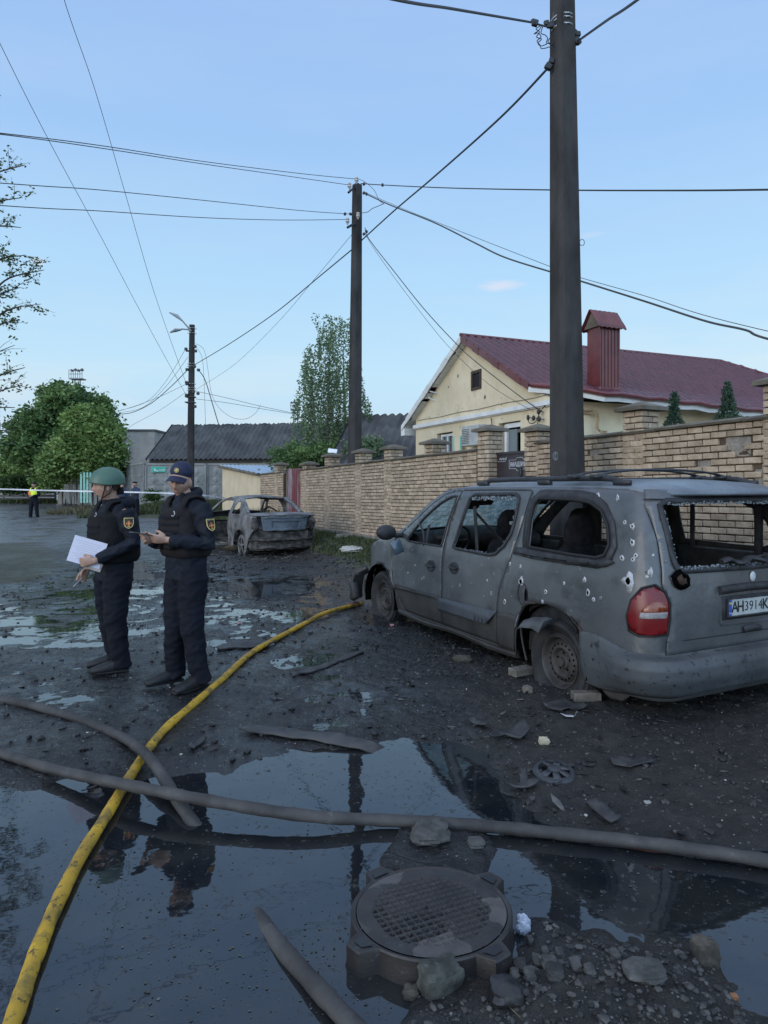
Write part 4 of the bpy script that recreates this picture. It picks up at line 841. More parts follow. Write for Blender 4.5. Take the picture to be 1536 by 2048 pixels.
def clumps(lobes, ncl, per, cs, seed=2, flat=.6, shell=.55):
    g = np.random.default_rng(seed); out = []; rv = []; tot = sum(l[3] * l[4] * l[5] for l in lobes) 
    if len(lobes) > 2:
        ex = []
        for (x, y, z, rx, ry, rz) in lobes:
            for _ in range(7):
                a = g.random() * 6.283; b_ = g.uniform(-.5, 1.2); f_ = g.uniform(.22, .42); ex.append((x + math.cos(a) * math.cos(b_) * rx * .95, y + math.sin(a) * math.cos(b_) * ry * .9, z + math.sin(b_) * rz * .95, rx * f_, ry * f_, rz * f_ * .8))
        lobes = list(lobes) + ex; tot = sum(l[3] * l[4] * l[5] for l in lobes)
    for (x, y, z, rx, ry, rz) in lobes:
        k = max(5, int(ncl * (rx * ry * rz) / tot))
        d = g.normal(size=(k, 3)); d /= np.linalg.norm(d, axis=1)[:, None]; r = shell + (1 - shell) * g.random((k, 1)) ** .7; C = np.array([x, y, z]) + d * r * np.array([rx, ry, rz]) * g.uniform(.82, 1.1, (k, 1))
        for c in C:
            q = c + g.normal(size=(per, 3)) * np.array([cs, cs, cs * flat]) ; q[:, 2] -= .25 * np.linalg.norm(q[:, :2] - c[:2], axis=1); out.append(q); rv.append(np.full(per, g.random()))
    return np.concatenate(out), np.concatenate(rv)
def tree(name, label, x, y, z0, lobes, mt, ncl, per, cs, size, group, trunk=.28, seed=3, cat='tree', bark=None, droop=0, limbs=7):
    t = thing(name, label, cat, (x, y, z0), group=group); top = max(l[2] for l in lobes); g = random.Random(seed)
    q = MB(); q.loft([(x, y, z0 - .2), (x + .05, y, z0 + (top - z0) * .35), (x - .05, y, z0 + (top - z0) * .7), (x, y, top)], [trunk, trunk * .75, trunk * .45, trunk * .12], n=8)
    for i in range(limbs):
        l = lobes[i % len(lobes)]; a = z0 + (top - z0) * g.uniform(.25, .65); e = Vector((l[0] + g.uniform(-.6, .6) * l[3], l[1] + g.uniform(-.6, .6) * l[4], l[2] + g.uniform(-.3, .6) * l[5])); s_ = Vector((x, y, a)); q.loft([s_, s_.lerp(e, .5) + Vector((0, 0, .15)), e], [trunk * .35, trunk * .22, trunk * .06], n=6)
    q.build('trunk', bark or mBark, t)
    P, rv = clumps(lobes, ncl, per, cs, seed); leaves(P, size, mt, 'crown', t, seed=seed, rnd=rv, droop=droop); return t
mLeafD = leafmat('dark_maple_leaf', (.045, .095, .034), (.17, .26, .085)); mLeafL = leafmat('light_maple_leaf', (.085, .155, .045), (.26, .36, .11)); mLeafB = leafmat('birch_leaf', (.085, .135, .07), (.16, .23, .11)); mLeafO = leafmat('spring_leaf', (.07, .10, .045), (.15, .19, .08)); mLeafG = leafmat('bush_leaf', (.03, .06, .018), (.07, .12, .035)); mThuja = leafmat('thuja_green', (.035, .072, .048), (.06, .11, .065))
def L3(u, v, Y, ru, rv, ry): c = at(u, v, Y); k = Y / FPX; return (c.x, c.y, c.z, ru * k, ry, rv * k)
GT = 'big green trees at the far end of the street'
x = at(140, 0, 46).x; tree('leafy_tree', 'large dark green tree behind, its crown rising to the floodlight mast', x, 46, .3, [L3(145, 835, 46, 62, 62, 2.4), L3(90, 870, 46, 62, 55, 2.4), L3(185, 850, 46, 45, 50, 2), L3(70, 895, 45, 45, 40, 2), L3(120, 900, 45, 70, 50, 2), L3(130, 795, 46, 38, 28, 1.4)], mLeafD, 620, 60, .34, .30, GT, .3, 5)
x = at(185, 0, 40).x; tree('leafy_tree', 'lighter green tree in front with a rounded crown beside the grey building', x, 40, .4, [L3(188, 860, 40, 34, 34, 1.3), L3(196, 900, 40, 40, 34, 1.5), L3(150, 915, 40, 44, 34, 1.5), L3(205, 938, 40, 30, 22, 1.4), L3(168, 838, 40, 24, 22, 1), L3(155, 882, 40, 30, 28, 1.2), L3(212, 875, 40, 20, 24, 1), L3(120, 930, 40, 30, 26, 1.2)], mLeafL, 560, 60, .28, .25, GT, .2, 6)
x = at(60, 0, 52).x; tree('leafy_tree', 'low yellow green tree left of the two bigger trees', x, 52, .3, [L3(50, 925, 52, 34, 36, 1.6), L3(80, 940, 50, 40, 36, 1.6), L3(30, 950, 52, 26, 22, 1.5)], mLeafL, 260, 55, .3, .28, GT, .2, 7)
for k, (u, Y) in enumerate(((150, 43.5), (166, 42), (128, 45), (196, 41.5), (212, 42.5))):
    c = at(u, 0, Y); q = MB(); q.loft([(c.x, Y, .2), (c.x - .25 + .1 * k, Y, 1.4), (c.x - .1 * k, Y, 3.2)], [.13, .10, .07], n=7); o = q.build('tree_trunk', mBark); tag(o, ('middle bare trunk under the big green trees', 'bare trunk right of the middle one under the big trees', 'leftmost bare trunk under the big green trees', 'bare trunk beside the mint green gate', 'rightmost bare trunk behind the helmeted man')[k], 'tree trunk', 'trunks under the big trees')
# bushes far left
for k, (u, v, Y, ru, rv, mt, lb) in enumerate(((30, 965, 47, 42, 18, mLeafG, 'dark bush along the board fence at the far left'), (8, 925, 62, 14, 20, mLeafG, 'bush in front of the pale building at the left edge'), (100, 962, 44, 30, 16, mLeafL, 'pale green bush behind the policeman'), (-60, 955, 45, 50, 24, mLeafG, 'bush left of the frame'))):
    if u < -20: continue
    c = at(u, v, Y); t = thing('bush', lb, 'bush', (c.x, Y, .3)); P, rv_ = clumps([L3(u, v, Y, ru, rv, 1.2)], 70, 60, .25, 20 + k, shell=.2); leaves(P, .2, mt, 'foliage', t, rnd=rv_)
# birch: hanging strands
def birch():
    Y = 27.0; x0 = at(662, 0, Y).x; t = thing('birch_tree', 'tall weeping birch behind the brick wall beside the middle pole', 'tree', (x0, Y, .3)); g = np.random.default_rng(11); k = Y / FPX; P = []; rv = []; q = MB()
    for (u0, u1, vt) in ((655, 660, 640), (690, 686, 660), (630, 622, 715), (625, 606, 775), (700, 742, 790), (665, 648, 680)):
        q.loft([(x0, Y, .2), (x0 * .5 + at(u0, 0, Y).x * .5, Y, 3.2), tuple(at(u0, 850, Y)), tuple(at(u1, vt + 30, Y))], [.16, .12, .07, .012], n=7)
    q.build('trunk', mBirch, t)
    prof = [(640, 650, 700), (670, 628, 708), (700, 608, 716), (740, 600, 722), (780, 594, 730), (815, 588, 744), (850, 600, 760), (890, 560, 766), (925, 545, 770)]
    for i in range(600):
        vt = 632 + 275 * g.random() ** .85; ua = np.interp(vt, [p[0] for p in prof], [p[1] for p in prof]); ub = np.interp(vt, [p[0] for p in prof], [p[2] for p in prof])
        u = ua + (ub - ua) * g.random(); s = at(u, vt, Y + g.uniform(-1.6, 1.6)); ln = g.uniform(.5, 1.9) * (1 if vt > 690 else .5); n = int(ln * 30); tt = np.linspace(0, 1, n); sw = g.normal(0, .12)
        st = np.stack([s.x + sw * tt ** 2 * ln + g.normal(0, .038, n), s.y + g.normal(0, .05, n), s.z - ln * tt + g.normal(0, .03, n)], 1); P.append(st); rv.append(np.full(n, g.random()))
    for (u0, v0, u1, v1) in ((638, 665, 628, 630), (640, 660, 633, 626), (668, 650, 658, 628), (680, 650, 678, 633), (655, 640, 651, 632)):
        a, b_ = at(u0, v0, Y), at(u1, v1, Y); n = 26; tt = np.linspace(0, 1, n)[:, None]; P.append(np.array(a) * (1 - tt) + np.array(b_) * tt + g.normal(0, .05, (n, 3))); rv.append(np.full(n, .5))
    leaves(np.concatenate(P), .105, mLeafB, 'crown', t, rnd=np.concatenate(rv), droop=.5, aspect=.6)
birch()
for k, (u, v, Y, ru, rv, lb) in enumerate(((590, 905, 24.5, 50, 28, 'dark shrub mass below the birch beside the red gate'), (730, 895, 23.5, 38, 34, 'dark shrub below the birch right of the middle pole'), (655, 900, 25, 40, 26, 'shrub behind the satellite dish under the birch'))):
    c = at(u, v, Y); t = thing('garden_shrub', lb, 'shrub', (c.x, Y, .3)); P, rv_ = clumps([L3(u, v + 10, Y, ru, rv, 1.0)], 110, 70, .16, 30 + k, shell=.2); leaves(P, .11, mLeafD if k != 1 else mLeafB, 'foliage', t, rnd=rv_)
# near spray of branches reaching in from the left edge
t = thing('spring_tree', 'tree outside the left edge whose thin young branches reach into the sky', 'tree', (-9.2, 11.5, 0))
q = MB(); g = np.random.default_rng(5); q.loft([(-9.2, 11.5, -.1), (-9.1, 11.5, 2.5), (-8.9, 11.6, 5), (-8.6, 11.6, 8)], [.22, .18, .12, .03], n=9); P = []
Yb = 11.5
for (ua, va, ub, vb, n_, dens) in ((-120, 330, 2, 190, 3, .5), (-90, 400, 50, 330, 9, 1.0), (-90, 450, 45, 395, 8, 1.2), (-60, 480, 42, 455, 8, 1.5), (-60, 560, 50, 510, 8, 1.5), (-50, 600, 88, 540, 10, 1.4), (-60, 640, 40, 575, 7, 1.3), (-50, 660, 82, 608, 9, 1.3), (-50, 690, 40, 640, 6, 1.2), (-80, 770, 30, 690, 6, .6), (-60, 800, 50, 735, 9, .8), (-60, 830, 45, 770, 9, .8), (-60, 850, 30, 815, 6, .7), (-60, 900, 20, 860, 5, .6), (-60, 930, 15, 885, 4, .5)):
    a, b_ = at(ua, va, Yb), at(ub, vb, Yb + g.uniform(-.5, .5)); m_ = a.lerp(b_, .5) + Vector((0, 0, .12)); st = catmull([Vector((-9.0, 11.55, a.z - .6)), a, m_, b_], 6); q.tube(st, [.03 * (1 - i / len(st)) + .004 for i in range(len(st))], n=4)
    for j in range(n_):
        k = g.uniform(.35, .97); s = st[int(k * (len(st) - 1))]; e = s + Vector((g.uniform(-.1, .42), g.uniform(-.3, .3), g.uniform(-.12, .38))); q.tube([s, s.lerp(e, .5) + Vector((0, 0, .03)), e], [.006, .004, .002], n=3)
        m2 = int(18 * dens); tt = g.random((m2, 1)); P.append(np.array(s) * (1 - tt) + np.array(e) * tt + g.normal(0, .028, (m2, 3)))
q.build('trunk', mBark, t); leaves(np.concatenate(P), .055, mLeafO, 'crown', t, aspect=.6, seed=9)
# crown of that tree outside the frame, seen reflected in the puddle
P, rv_ = clumps([(-9.6, 9.2, 5.4, 2.0, 2.0, 2.4), (-9.4, 8.2, 3.8, 1.6, 1.8, 1.6)], 90, 60, .2, 44); leaves(P, .09, mLeafO, 'crown', t, rnd=rv_)
# thujas behind the right wall
for (u, vt, vb, Y, wdt, lb) in ((1348, 786, 880, 9.6, 24, 'slim dark green thuja above the wall left of the taller one'), (1455, 768, 880, 9.0, 34, 'broader dark green thuja above the wall near the right post')):
    c = at(u, vt, Y); b_ = at(u, vb, Y); t = thing('thuja', lb, 'conifer', (c.x, Y, .2), group='thujas behind the brick wall'); g = np.random.default_rng(int(u)); n = 9000; h = g.random(n) ** .75; z = c.z - h * (c.z - .3); R0 = wdt / FPX * Y; rad = R0 * np.clip(h * (c.z - .3) / (c.z - b_.z), 0, 1.15) ** .75 * (.85 + .25 * np.sin(h * 40 + g.random(n))) * np.sqrt(g.uniform(.35, 1, n)); th = g.random(n) * 6.283
    leaves(np.stack([c.x + rad * np.cos(th), Y + rad * np.sin(th), z], 1), .055, mThuja, 'foliage', t, droop=-.9, aspect=.35, rnd=g.random(n)); q = MB(); q.loft([(c.x, Y, 0), (c.x, Y, c.z - .1)], [.04, .008], n=6); q.build('trunk', mBark, t)
# grass: verge along the wall and far bank, weeds
def blades(label, pts, hgt, name='grass', w_=.012, mt=None, seed=5):
    g = np.random.default_rng(seed); P = np.asarray(pts); n = len(P); z = height(P[:, 0], P[:, 1]); h = hgt * g.uniform(.4, 1.3, n); th = g.random(n) * 6.283; ln = g.normal(0, .35, (n, 2)) * h[:, None]
    b = np.stack([P[:, 0], P[:, 1], z - .01], 1); o = np.stack([np.cos(th), np.sin(th), 0 * th], 1) * w_; tp = b + np.stack([ln[:, 0], ln[:, 1], h], 1); mid_ = b + np.stack([ln[:, 0] * .35, ln[:, 1] * .35, h * .6], 1)
    V = np.stack([b - o, b + o, mid_ + o * .7, mid_ - o * .7, tp], 1).reshape(-1, 3).astype(np.float32); i = np.arange(n)[:, None] * 5; q4 = (i + np.array([[0, 1, 2, 3]])); q3 = (i + np.array([[3, 2, 4]]))
    me = bpy.data.meshes.new(name); me.vertices.add(5 * n); me.vertices.foreach_set('co', V.ravel()); idx = np.concatenate([np.concatenate([a, c]) for a, c in zip(q4, q3)]) if n < 1 else np.concatenate([q4, q3], 1).ravel()
    me.loops.add(7 * n); me.loops.foreach_set('vertex_index', idx.astype(np.int32)); ls = (np.arange(n)[:, None] * 7 + np.array([[0, 4]])).ravel(); me.polygons.add(2 * n); me.polygons.foreach_set('loop_start', ls.astype(np.int32)); me.update(calc_edges=True); me.materials.append(mt or mGrass)
    a = me.attributes.new('rnd', 'FLOAT', 'FACE'); a.data.foreach_set('value', np.repeat(g.random(n), 2).astype(np.float32)); ob = bpy.data.objects.new(name, me); COL.objects.link(ob); tag(ob, kind='stuff'); return ob
mGrass = leafmat('grass_blades', (.045, .062, .024), (.10, .115, .05)); mDry = leafmat('dry_grass_blades', (.09, .085, .045), (.16, .14, .08))
g = np.random.default_rng(8)
al_ = g.uniform(5.0, 17.5, 9000); of = .02 + 1.25 * g.random(9000) ** 1.6; blades('', [((WO + WD * a + WN * o).x, (WO + WD * a + WN * o).y) for a, o in zip(al_, of)], .10, 'verge_grass')
al_ = g.uniform(15, 24, 1800); blades('', [((WO + WD * a + WN * (.02 + .5 * abs(r_))).x, (WO + WD * a + WN * (.02 + .5 * abs(r_))).y) for a, r_ in zip(al_, g.normal(size=1800))], .5, 'tall_weeds', .015, seed=6)
X_ = g.uniform(-14, -2, 14000); blades('', np.stack([X_, 30.6 + 4.7 * g.random(14000)], 1), .22, 'bank_grass', .03, mGrass, 7)
blades('', np.stack([g.uniform(-17, -11, 5000), 33 + 6 * g.random(5000)], 1), .22, 'dry_bank_grass', .035, mDry, 9)
blades('', np.stack([g.uniform(-48, -22, 6000), 48 + 2 * g.random(6000)], 1), .3, 'far_grass', .06, mGrass, 10)
c = at(303, 0, 33.5); t = thing('weed_plant', 'leafy green weed at the foot of the concrete fence', 'plant', (c.x, 33.5, .5)); P, rv_ = clumps([(c.x, 33.6, 1.05, .35, .3, .3)], 14, 30, .1, 3, shell=.1); leaves(P, .16, mLeafG, 'foliage', t)
# ================================================================ loose small stuff on the ground
def rocks(n, xr, yr, smin, smax, mt, name, seed, cond=None):
    g = np.random.default_rng(seed); q = MB(); X = g.uniform(*xr, n * 3); Y = g.uniform(*yr, n * 3); Z = height(X, Y); k = 0
    ico = [(0, 0, 1), (.894, 0, .447), (.276, .851, .447), (-.724, .526, .447), (-.724, -.526, .447), (.276, -.851, .447), (.724, .526, -.447), (-.276, .851, -.447), (-.894, 0, -.447), (-.276, -.851, -.447), (.724, -.526, -.447), (0, 0, -1)]
    F = [(0, 1, 2), (0, 2, 3), (0, 3, 4), (0, 4, 5), (0, 5, 1), (1, 6, 2), (2, 7, 3), (3, 8, 4), (4, 9, 5), (5, 10, 1), (6, 7, 2), (7, 8, 3), (8, 9, 4), (9, 10, 5), (10, 6, 1), (11, 7, 6), (11, 8, 7), (11, 9, 8), (11, 10, 9), (11, 6, 10)]
    for x, y, z in zip(X, Y, Z):
        if cond and not cond(x, y, z): continue
        s = smin + (smax - smin) * g.random() ** 3; sc_ = s * g.uniform(.6, 1.3, 3) * np.array([1, 1, .6]); A = g.random() * 6.28; ca, sa = math.cos(A), math.sin(A); v = []
        for p in ico: a = np.array(p) * sc_ * g.uniform(.8, 1.2); v.append((x + a[0] * ca - a[1] * sa, y + a[0] * sa + a[1] * ca, z + a[2] + sc_[2] * .3))
        q.add(v, F); k += 1
        if k >= n: break
    return tag(q.build(name, mt, smooth=0), kind='stuff')
mPeb = mat('dirty_pebbles', (.022, .021, .020), (.065, .062, .058), 30, .75, rndk=.7); mChar = mat('charred_crumbs', (.006, .006, .007), (.022, .021, .021), 20, .45, rndk=.4); mPale = mat('pale_chips', (.28, .27, .25), (.42, .41, .38), 30, .7, rndk=.4)
rocks(3200, (.0, 1.9), (1.6, 2.6), .003, .016, mPeb, 'rubble_gravel', 1, lambda x, y, z: z > .012 and math.hypot(x - .17, y - 2.43) > .40)
rocks(5200, (.1, 4.5), (2.9, 8.0), .003, .016, mPeb, 'dirt_gravel', 2, lambda x, y, z: z > .004)
rocks(6000, (-6, 2), (3.2, 14), .004, .026, mChar, 'charred_crumbs', 3, lambda x, y, z: z > -.005)
rocks(900, (-4, 4.5), (2.9, 11), .002, .009, mPale, 'pale_chips', 4, lambda x, y, z: z > -.004)
rocks(900, (-3.6, -.2), (12.6, 16), .01, .05, mChar, 'burnt_debris', 5)
rocks(700, (-.9, .9), (12, 17), .01, .05, mPeb, 'bank_rubble', 6)
g = np.random.default_rng(77); q = MB()
for i in range(900):
    if i < 620: x, y = g.uniform(.0, 3.6), g.uniform(2.95, 7.6)
    else: x, y = g.uniform(-3.5, 1.2), g.uniform(3.4, 11)
    z = gz(x, y)
    if z < .006: continue
    s = .006 + .022 * g.random() ** 3; el = g.uniform(1, 2.6); R3_ = Matrix.Rotation(g.random() * 6.28, 3, 'Z') @ Matrix.Rotation(g.normal() * .22, 3, 'X') @ Matrix.Rotation(g.normal() * .18, 3, 'Y'); n = 6
    P_ = [(s * el * math.cos(a) * g.uniform(.55, 1.2), s * math.sin(a) * g.uniform(.4, 1.2)) for a in np.linspace(0, 6.283, n + 1)[:-1]]
    q.prism(P_, 0, .003, lambda a, b, d: Vector((x, y, z + .006)) + R3_ @ Vector((a, b, d + .10 * a * a / max(s * el, .02))), 0 if g.random() < .85 else 1)
tag(q.build('debris_flakes', [mat('soot_black_flakes', (.008, .008, .009), (.035, .034, .034), 12, .5, rndk=.5), mat('grey_flakes', (.05, .048, .045), (.10, .095, .09), 12, .7, rndk=.5)], smooth=0), kind='stuff')
# floating scum and leaf scraps on the water
g = np.random.default_rng(21); q = MB(); k = 0; cl = [gp(u, v) for u, v in ((300, 1900), (180, 1720), (260, 1780), (370, 1760), (560, 1920), (650, 1960), (330, 2000), (480, 1950), (630, 1880), (530, 1700), (820, 1570), (620, 1570), (700, 2010), (1380, 1760), (1100, 1800))]
while k < 1500:
    if g.random() < .45: x, y = g.uniform(-2.6, 1.9), g.uniform(1.75, 4.2)
    else: c = cl[g.integers(len(cl))]; x, y = c.x + g.normal() * .16, c.y + g.normal() * .13
    if float(height(np.array([[x]]), np.array([[y]]))[0, 0]) > -.02: continue
    s = .0018 + .0055 * g.random() ** 5; a0_ = g.random() * 6.28; n = 5; q.add([(x + s * math.cos(a0_ + i * 1.256) * g.uniform(.5, 1.3), y + s * math.sin(a0_ + i * 1.256) * g.uniform(.5, 1.3), .0022) for i in range(n)], [tuple(range(n))], 0 if g.random() < .86 else 1); k += 1
tag(q.build('floating_scraps', [mat('grey_scum', (.085, .088, .082), (.035, .036, .035), 30, .7, rndk=.5), mat('leaf_scraps', (.075, .08, .045), (.045, .045, .028), 30, .7, rndk=.4)], smooth=0), kind='stuff')
# ================================================================ hoses
mYel = mat('yellow_hose_fabric', (.56, .34, .024), (.38, .225, .022), 5, .55, rough2=.7, bump=.003, bscale=260, spots=[(6, .52, (.15, .11, .03), .14), (2.2, .56, (.24, .16, .03), .2), (30, .57, (.04, .035, .022), .08)], spec=.4)
mHose = mat('dirty_grey_hose', (.030, .028, .028), (.070, .066, .063), 3.5, .5, rough2=.8, bump=.003, bscale=220, spots=[(2.4, .55, (.022, .022, .024), .2), (14, .66, (.15, .145, .135), .07)], spec=.4)
def hose(label, pts, r, mt, name='fire_hose', parent=None):
    P = catmull([gp(u, v, z * .74 if z > 0 else z) for u, v, z in pts], 9); q = MB(); rr_ = []
    for i in range(len(P)): rr_.append((r * (.90 + .05 * math.sin(i * .9) + .03 * math.sin(i * 2.3)), r * (1.03 + .05 * math.sin(i * .7) + .03 * math.sin(i * 1.9))))
    q.loft(P, rr_, side=(0, 0, 1), n=16); o = q.build(name, mt, parent)
    if label: tag(o, label, 'fire hose', 'fire hoses lying across the street')
    return o
yh = thing('fire_hose', 'muddy yellow fire hose curving from the bottom left corner to the front of the van', 'fire hose', tuple(gp(300, 1500)), group='fire hoses lying across the street')
hose(None, [(-200, 2700, .03), (-80, 2330, .03), (-10, 2140, .03), (30, 2030, .03), (68, 1920, .032), (112, 1812, .034), (162, 1712, .036), (212, 1632, .04), (248, 1572, .045), (290, 1508, .045), (330, 1458, .05), (385, 1410, .05), (440, 1362, .052), (500, 1308, .052), (545, 1281, .055), (600, 1252, .055), (650, 1226, .06), (700, 1212, .06), (722, 1207, .06)], .027, mYel, 'hose_line', yh)
q = MB(); c0, c1 = gp(697, 1211, .045), gp(716, 1208, .045); q.loft([c0, c0.lerp(c1, .3), c0.lerp(c1, .35), c1], [.032, .032, .039, .039], n=14, side=(0, 0, 1)); q.build('coupling', mat('muddy_red_coupling', (.16, .05, .045), (.08, .06, .06), 20, .6), yh)
hose('grey hose crossing over the yellow one, dipping under the puddle and rising again', [(-650, 1318, .05), (-300, 1356, .05), (-60, 1390, .05), (10, 1400, .05), (90, 1418, .05), (180, 1446, .05), (255, 1480, .07), (296, 1513, .125), (325, 1552, .10), (350, 1592, .05), (378, 1634, .02), (402, 1664, -.03), (425, 1700, -.06), (460, 1748, -.065), (490, 1790, -.045), (520, 1838, -.022), (560, 1892, .002), (630, 1970, .028), (700, 2046, .03), (850, 2200, .03), (1150, 2500, .03)], .030, mHose)
hose('long grey hose spanning the whole street above the puddle from left edge to right edge', [(-800, 1405, .06), (-380, 1440, .06), (-70, 1492, .06), (20, 1512, .06), (90, 1534, .065), (170, 1553, .09), (245, 1568, .13), (330, 1585, .135), (420, 1602, .12), (540, 1622, .10), (640, 1634, .08), (760, 1640, .05), (880, 1646, .045), (1000, 1655, .045), (1120, 1667, .045), (1250, 1681, .045), (1380, 1698, .045), (1500, 1716, .045), (1700, 1752, .045), (2100, 1830, .045)], .030, mHose)
# ================================================================ manhole
mIron = mat('wet_cast_iron', (.014, .012, .012), (.030, .025, .023), 5, .38, rough2=.62, bump=.0015, bscale=90, spots=[(3, .58, (.018, .016, .016), .2), (9, .60, (.050, .036, .028), .12), (40, .62, (.055, .05, .045), .06)], spec=.5)
mMudI = mat('iron_under_mud', (.045, .041, .040), (.085, .078, .074), 6, .65, bump=.002, bscale=70, spots=[(8, .56, (.04, .036, .036), .06)])
MC = Vector((.170, 2.42, .066)); mh = thing('manhole', 'round cast iron manhole with waffle cover and four eared frame standing in the puddle', 'manhole', (MC.x, MC.y, 0))
RO = .284; tl = Matrix.Rotation(R_(-2.6), 3, 'X') @ Matrix.Rotation(R_(-1), 3, 'Y')
ears = [R_(a) for a in (128, 38, 218, 308)]
def mout(r): 
    pts = []
    for i in range(180):
        a = 2 * math.pi * i / 180; k = r
        for e in ears:
            d = (a - e + math.pi) % (2 * math.pi) - math.pi
            if abs(d) < .19: k = (r + .060 * (1 if abs(d) < .10 else (.19 - abs(d)) / .09)) / max(math.cos(d), .5)
        pts.append((k * math.cos(a), k * math.sin(a)))
    return pts
q = MB(); o_ = mout(RO + .006); inn = [((RO - .012) * math.cos(2 * math.pi * i / 180), (RO - .012) * math.sin(2 * math.pi * i / 180)) for i in range(180)]
def M3(x, y, z): return MC + tl @ Vector((x, y, z))
mh['kind'] = 'thing'
rings = [[M3(x, y, -.012) for x, y in inn], [M3(x, y, .002) for x, y in inn], [M3(x, y, .006) for x, y in [(a * .985, b * .985) for a, b in o_]], [M3(x, y, .0) for x, y in o_], [M3(x * 1.0, y * 1.0, -.05) for x, y in o_], [M3(x * 1.03, y * 1.03, -.085) for x, y in o_], [M3(x * 1.05, y * 1.05, -.17) for x, y in o_]]
v = [p for r in rings for p in r]; q.add(v, [(i * 180 + j, i * 180 + (j + 1) % 180, (i + 1) * 180 + (j + 1) % 180, (i + 1) * 180 + j) for i in range(len(rings) - 1) for j in range(180)])
q.build('frame', mIron, mh, smooth=35)
for e in ears:                                       # socket in each ear
    q = MB(); c = Vector((math.cos(e), math.sin(e), 0)); s = Vector((-c.y, c.x, 0)); 
    q.add([M3(*(c * (RO + a) + s * b + Vector((0, 0, .0075)))) for a, b in ((.004, -.036), (.004, .036), (.042, .020), (.042, -.020))], [(0, 1, 2, 3)]); q.build('ear_socket', mBlk, mh, smooth=0)
# cover with waffle recesses: a height-mapped disc
nr, na = 90, 220; rot_w = R_(24)
X_, Y_ = [], []
xs = np.linspace(-RO + .014, RO - .014, 170); GX, GY = np.meshgrid(xs, xs)
def waffle(x, y):
    a = x * math.cos(rot_w) + y * math.sin(rot_w); b = -x * math.sin(rot_w) + y * math.cos(rot_w); p = .0295
    fa = np.abs(((a / p) % 1) - .5) * 2; fb = np.abs(((b / p) % 1) - .5) * 2; cell = np.clip((.78 - np.maximum(fa, fb)) / .12, 0, 1)
    r = np.hypot(a * 1.0, b * 1.0); w_ = np.clip((.212 - r) / .012, 0, 1); mud = np.clip((fbm(x * 9 + 3, y * 9 + 8, 4) + .22 - 1.4 * np.abs(b + .02) * 1.1) * 6, 0, 1)
    return -.014 * cell * w_ * (.45 + .55 * mud) + .0015 * fbm(x * 40, y * 40, 3)
def cov(i, j):
    r = (RO - .014) * i; a = 2 * math.pi * j; return r * math.cos(a), r * math.sin(a)
R2 = RO - .015; k_ = np.clip(R2 / np.maximum(np.hypot(GX, GY), 1e-6), 0, 1); sel = np.hypot(GX, GY) > R2
SX, SY = np.where(sel, GX * k_, GX), np.where(sel, GY * k_, GY); WZ = waffle(SX, SY) + .004
P_ = np.stack([SX, SY, WZ], -1).reshape(-1, 3) @ np.array(tl.transposed()) + np.array(MC)
ins_ = (np.hypot(GX, GY) <= R2 * 1.02); nx = 170; q = MB(); F = []
mudm = fbm(GX * 5 + 2, GY * 5 + 7, 4) + .9 * (np.hypot(GX, GY) - .205) * 2; ms = []
for i in range(nx - 1):
    for j in range(nx - 1):
        if ins_[i, j] and ins_[i + 1, j + 1] and ins_[i + 1, j] and ins_[i, j + 1]: F.append((i * nx + j, i * nx + j + 1, (i + 1) * nx + j + 1, (i + 1) * nx + j)); ms.append(1 if mudm[i, j] > .085 else 0)
q.add(P_, F); q.M = ms; q.build('cover', [mIron, mMudI], mh, smooth=50)
# ================================================================ stones, bricks, scraps
mStone = mat('wet_grey_stone', (.034, .034, .032), (.080, .078, .073), 18, .8, bump=.004, bscale=60, spots=[(22, .64, (.15, .155, .145), .1)])
mStB = mat('brown_clod', (.035, .030, .024), (.085, .072, .056), 20, .85, bump=.005, bscale=60); mBrk = mat('dirty_brick', (.09, .076, .062), (.165, .142, .118), 14, .9, bump=.003, bscale=60, spots=[(12, .58, (.09, .075, .06), .1)])
def stone(name, label, u, v, w_, h, dpt, mt, z=0, seed=1, cat='stone', facet=.5, rz=0):
    g = random.Random(seed); c = gp(u, v, z); Wd = w_ / FPX * c.y; q = MB(); off = g.random() * 50
    def fn(p):
        n = .5 + float(fbm(np.array([[p.x * 1.6 + off]]), np.array([[p.y * 1.6 + p.z * 2.1]]), 3)[0, 0]); k = max(abs(p.x), abs(p.y), abs(p.z)); return (1 - facet + facet / k) * (.72 + .45 * n)
    q.ell((0, 0, 0), (Wd / 2, dpt / 2, h / 2), None, 0, 26, 18, fn); q.V = [tuple(Matrix.Rotation(rz, 3, 'Z') @ Vector(p) + Vector((c.x, c.y, max(z, gz(c.x, c.y)) + h * .28))) for p in q.V]
    return tag(q.build(name, mt, smooth=35), label, cat)
stone('stone', 'large angular grey stone leaning against the front of the manhole', 880, 1984, 88, .095, .10, mat('lichen_stone', (.035, .037, .032), (.085, .088, .078), 16, .85, bump=.006, bscale=50, spots=[(14, .62, (.13, .132, .12), .08), (5, .58, (.025, .026, .024), .1)], spec=.25), 0, 3, facet=.8, rz=.5)
stone('stone', 'small brown round stone left of the large stone at the manhole', 822, 1992, 34, .04, .045, mStB, 0, 4)
stone('concrete_lump', 'pale rough concrete lump behind the manhole under the long hose', 862, 1680, 80, .055, .20, mStone, 0, 5, 'rubble')
stone('concrete_lump', 'smaller concrete lump right of the pale one behind the manhole', 952, 1696, 36, .03, .09, mStone, 0, 6, 'rubble')
stone('stone_block', 'mossy cube of stone standing in the puddle at the right', 1412, 1925, 52, .085, .08, mStB, 0, 7, facet=.75)
stone('clod', 'dark clod in front of the left rear wheel near the van door', 925, 1328, 40, .06, .12, mStB, 0, 8, 'rubble')
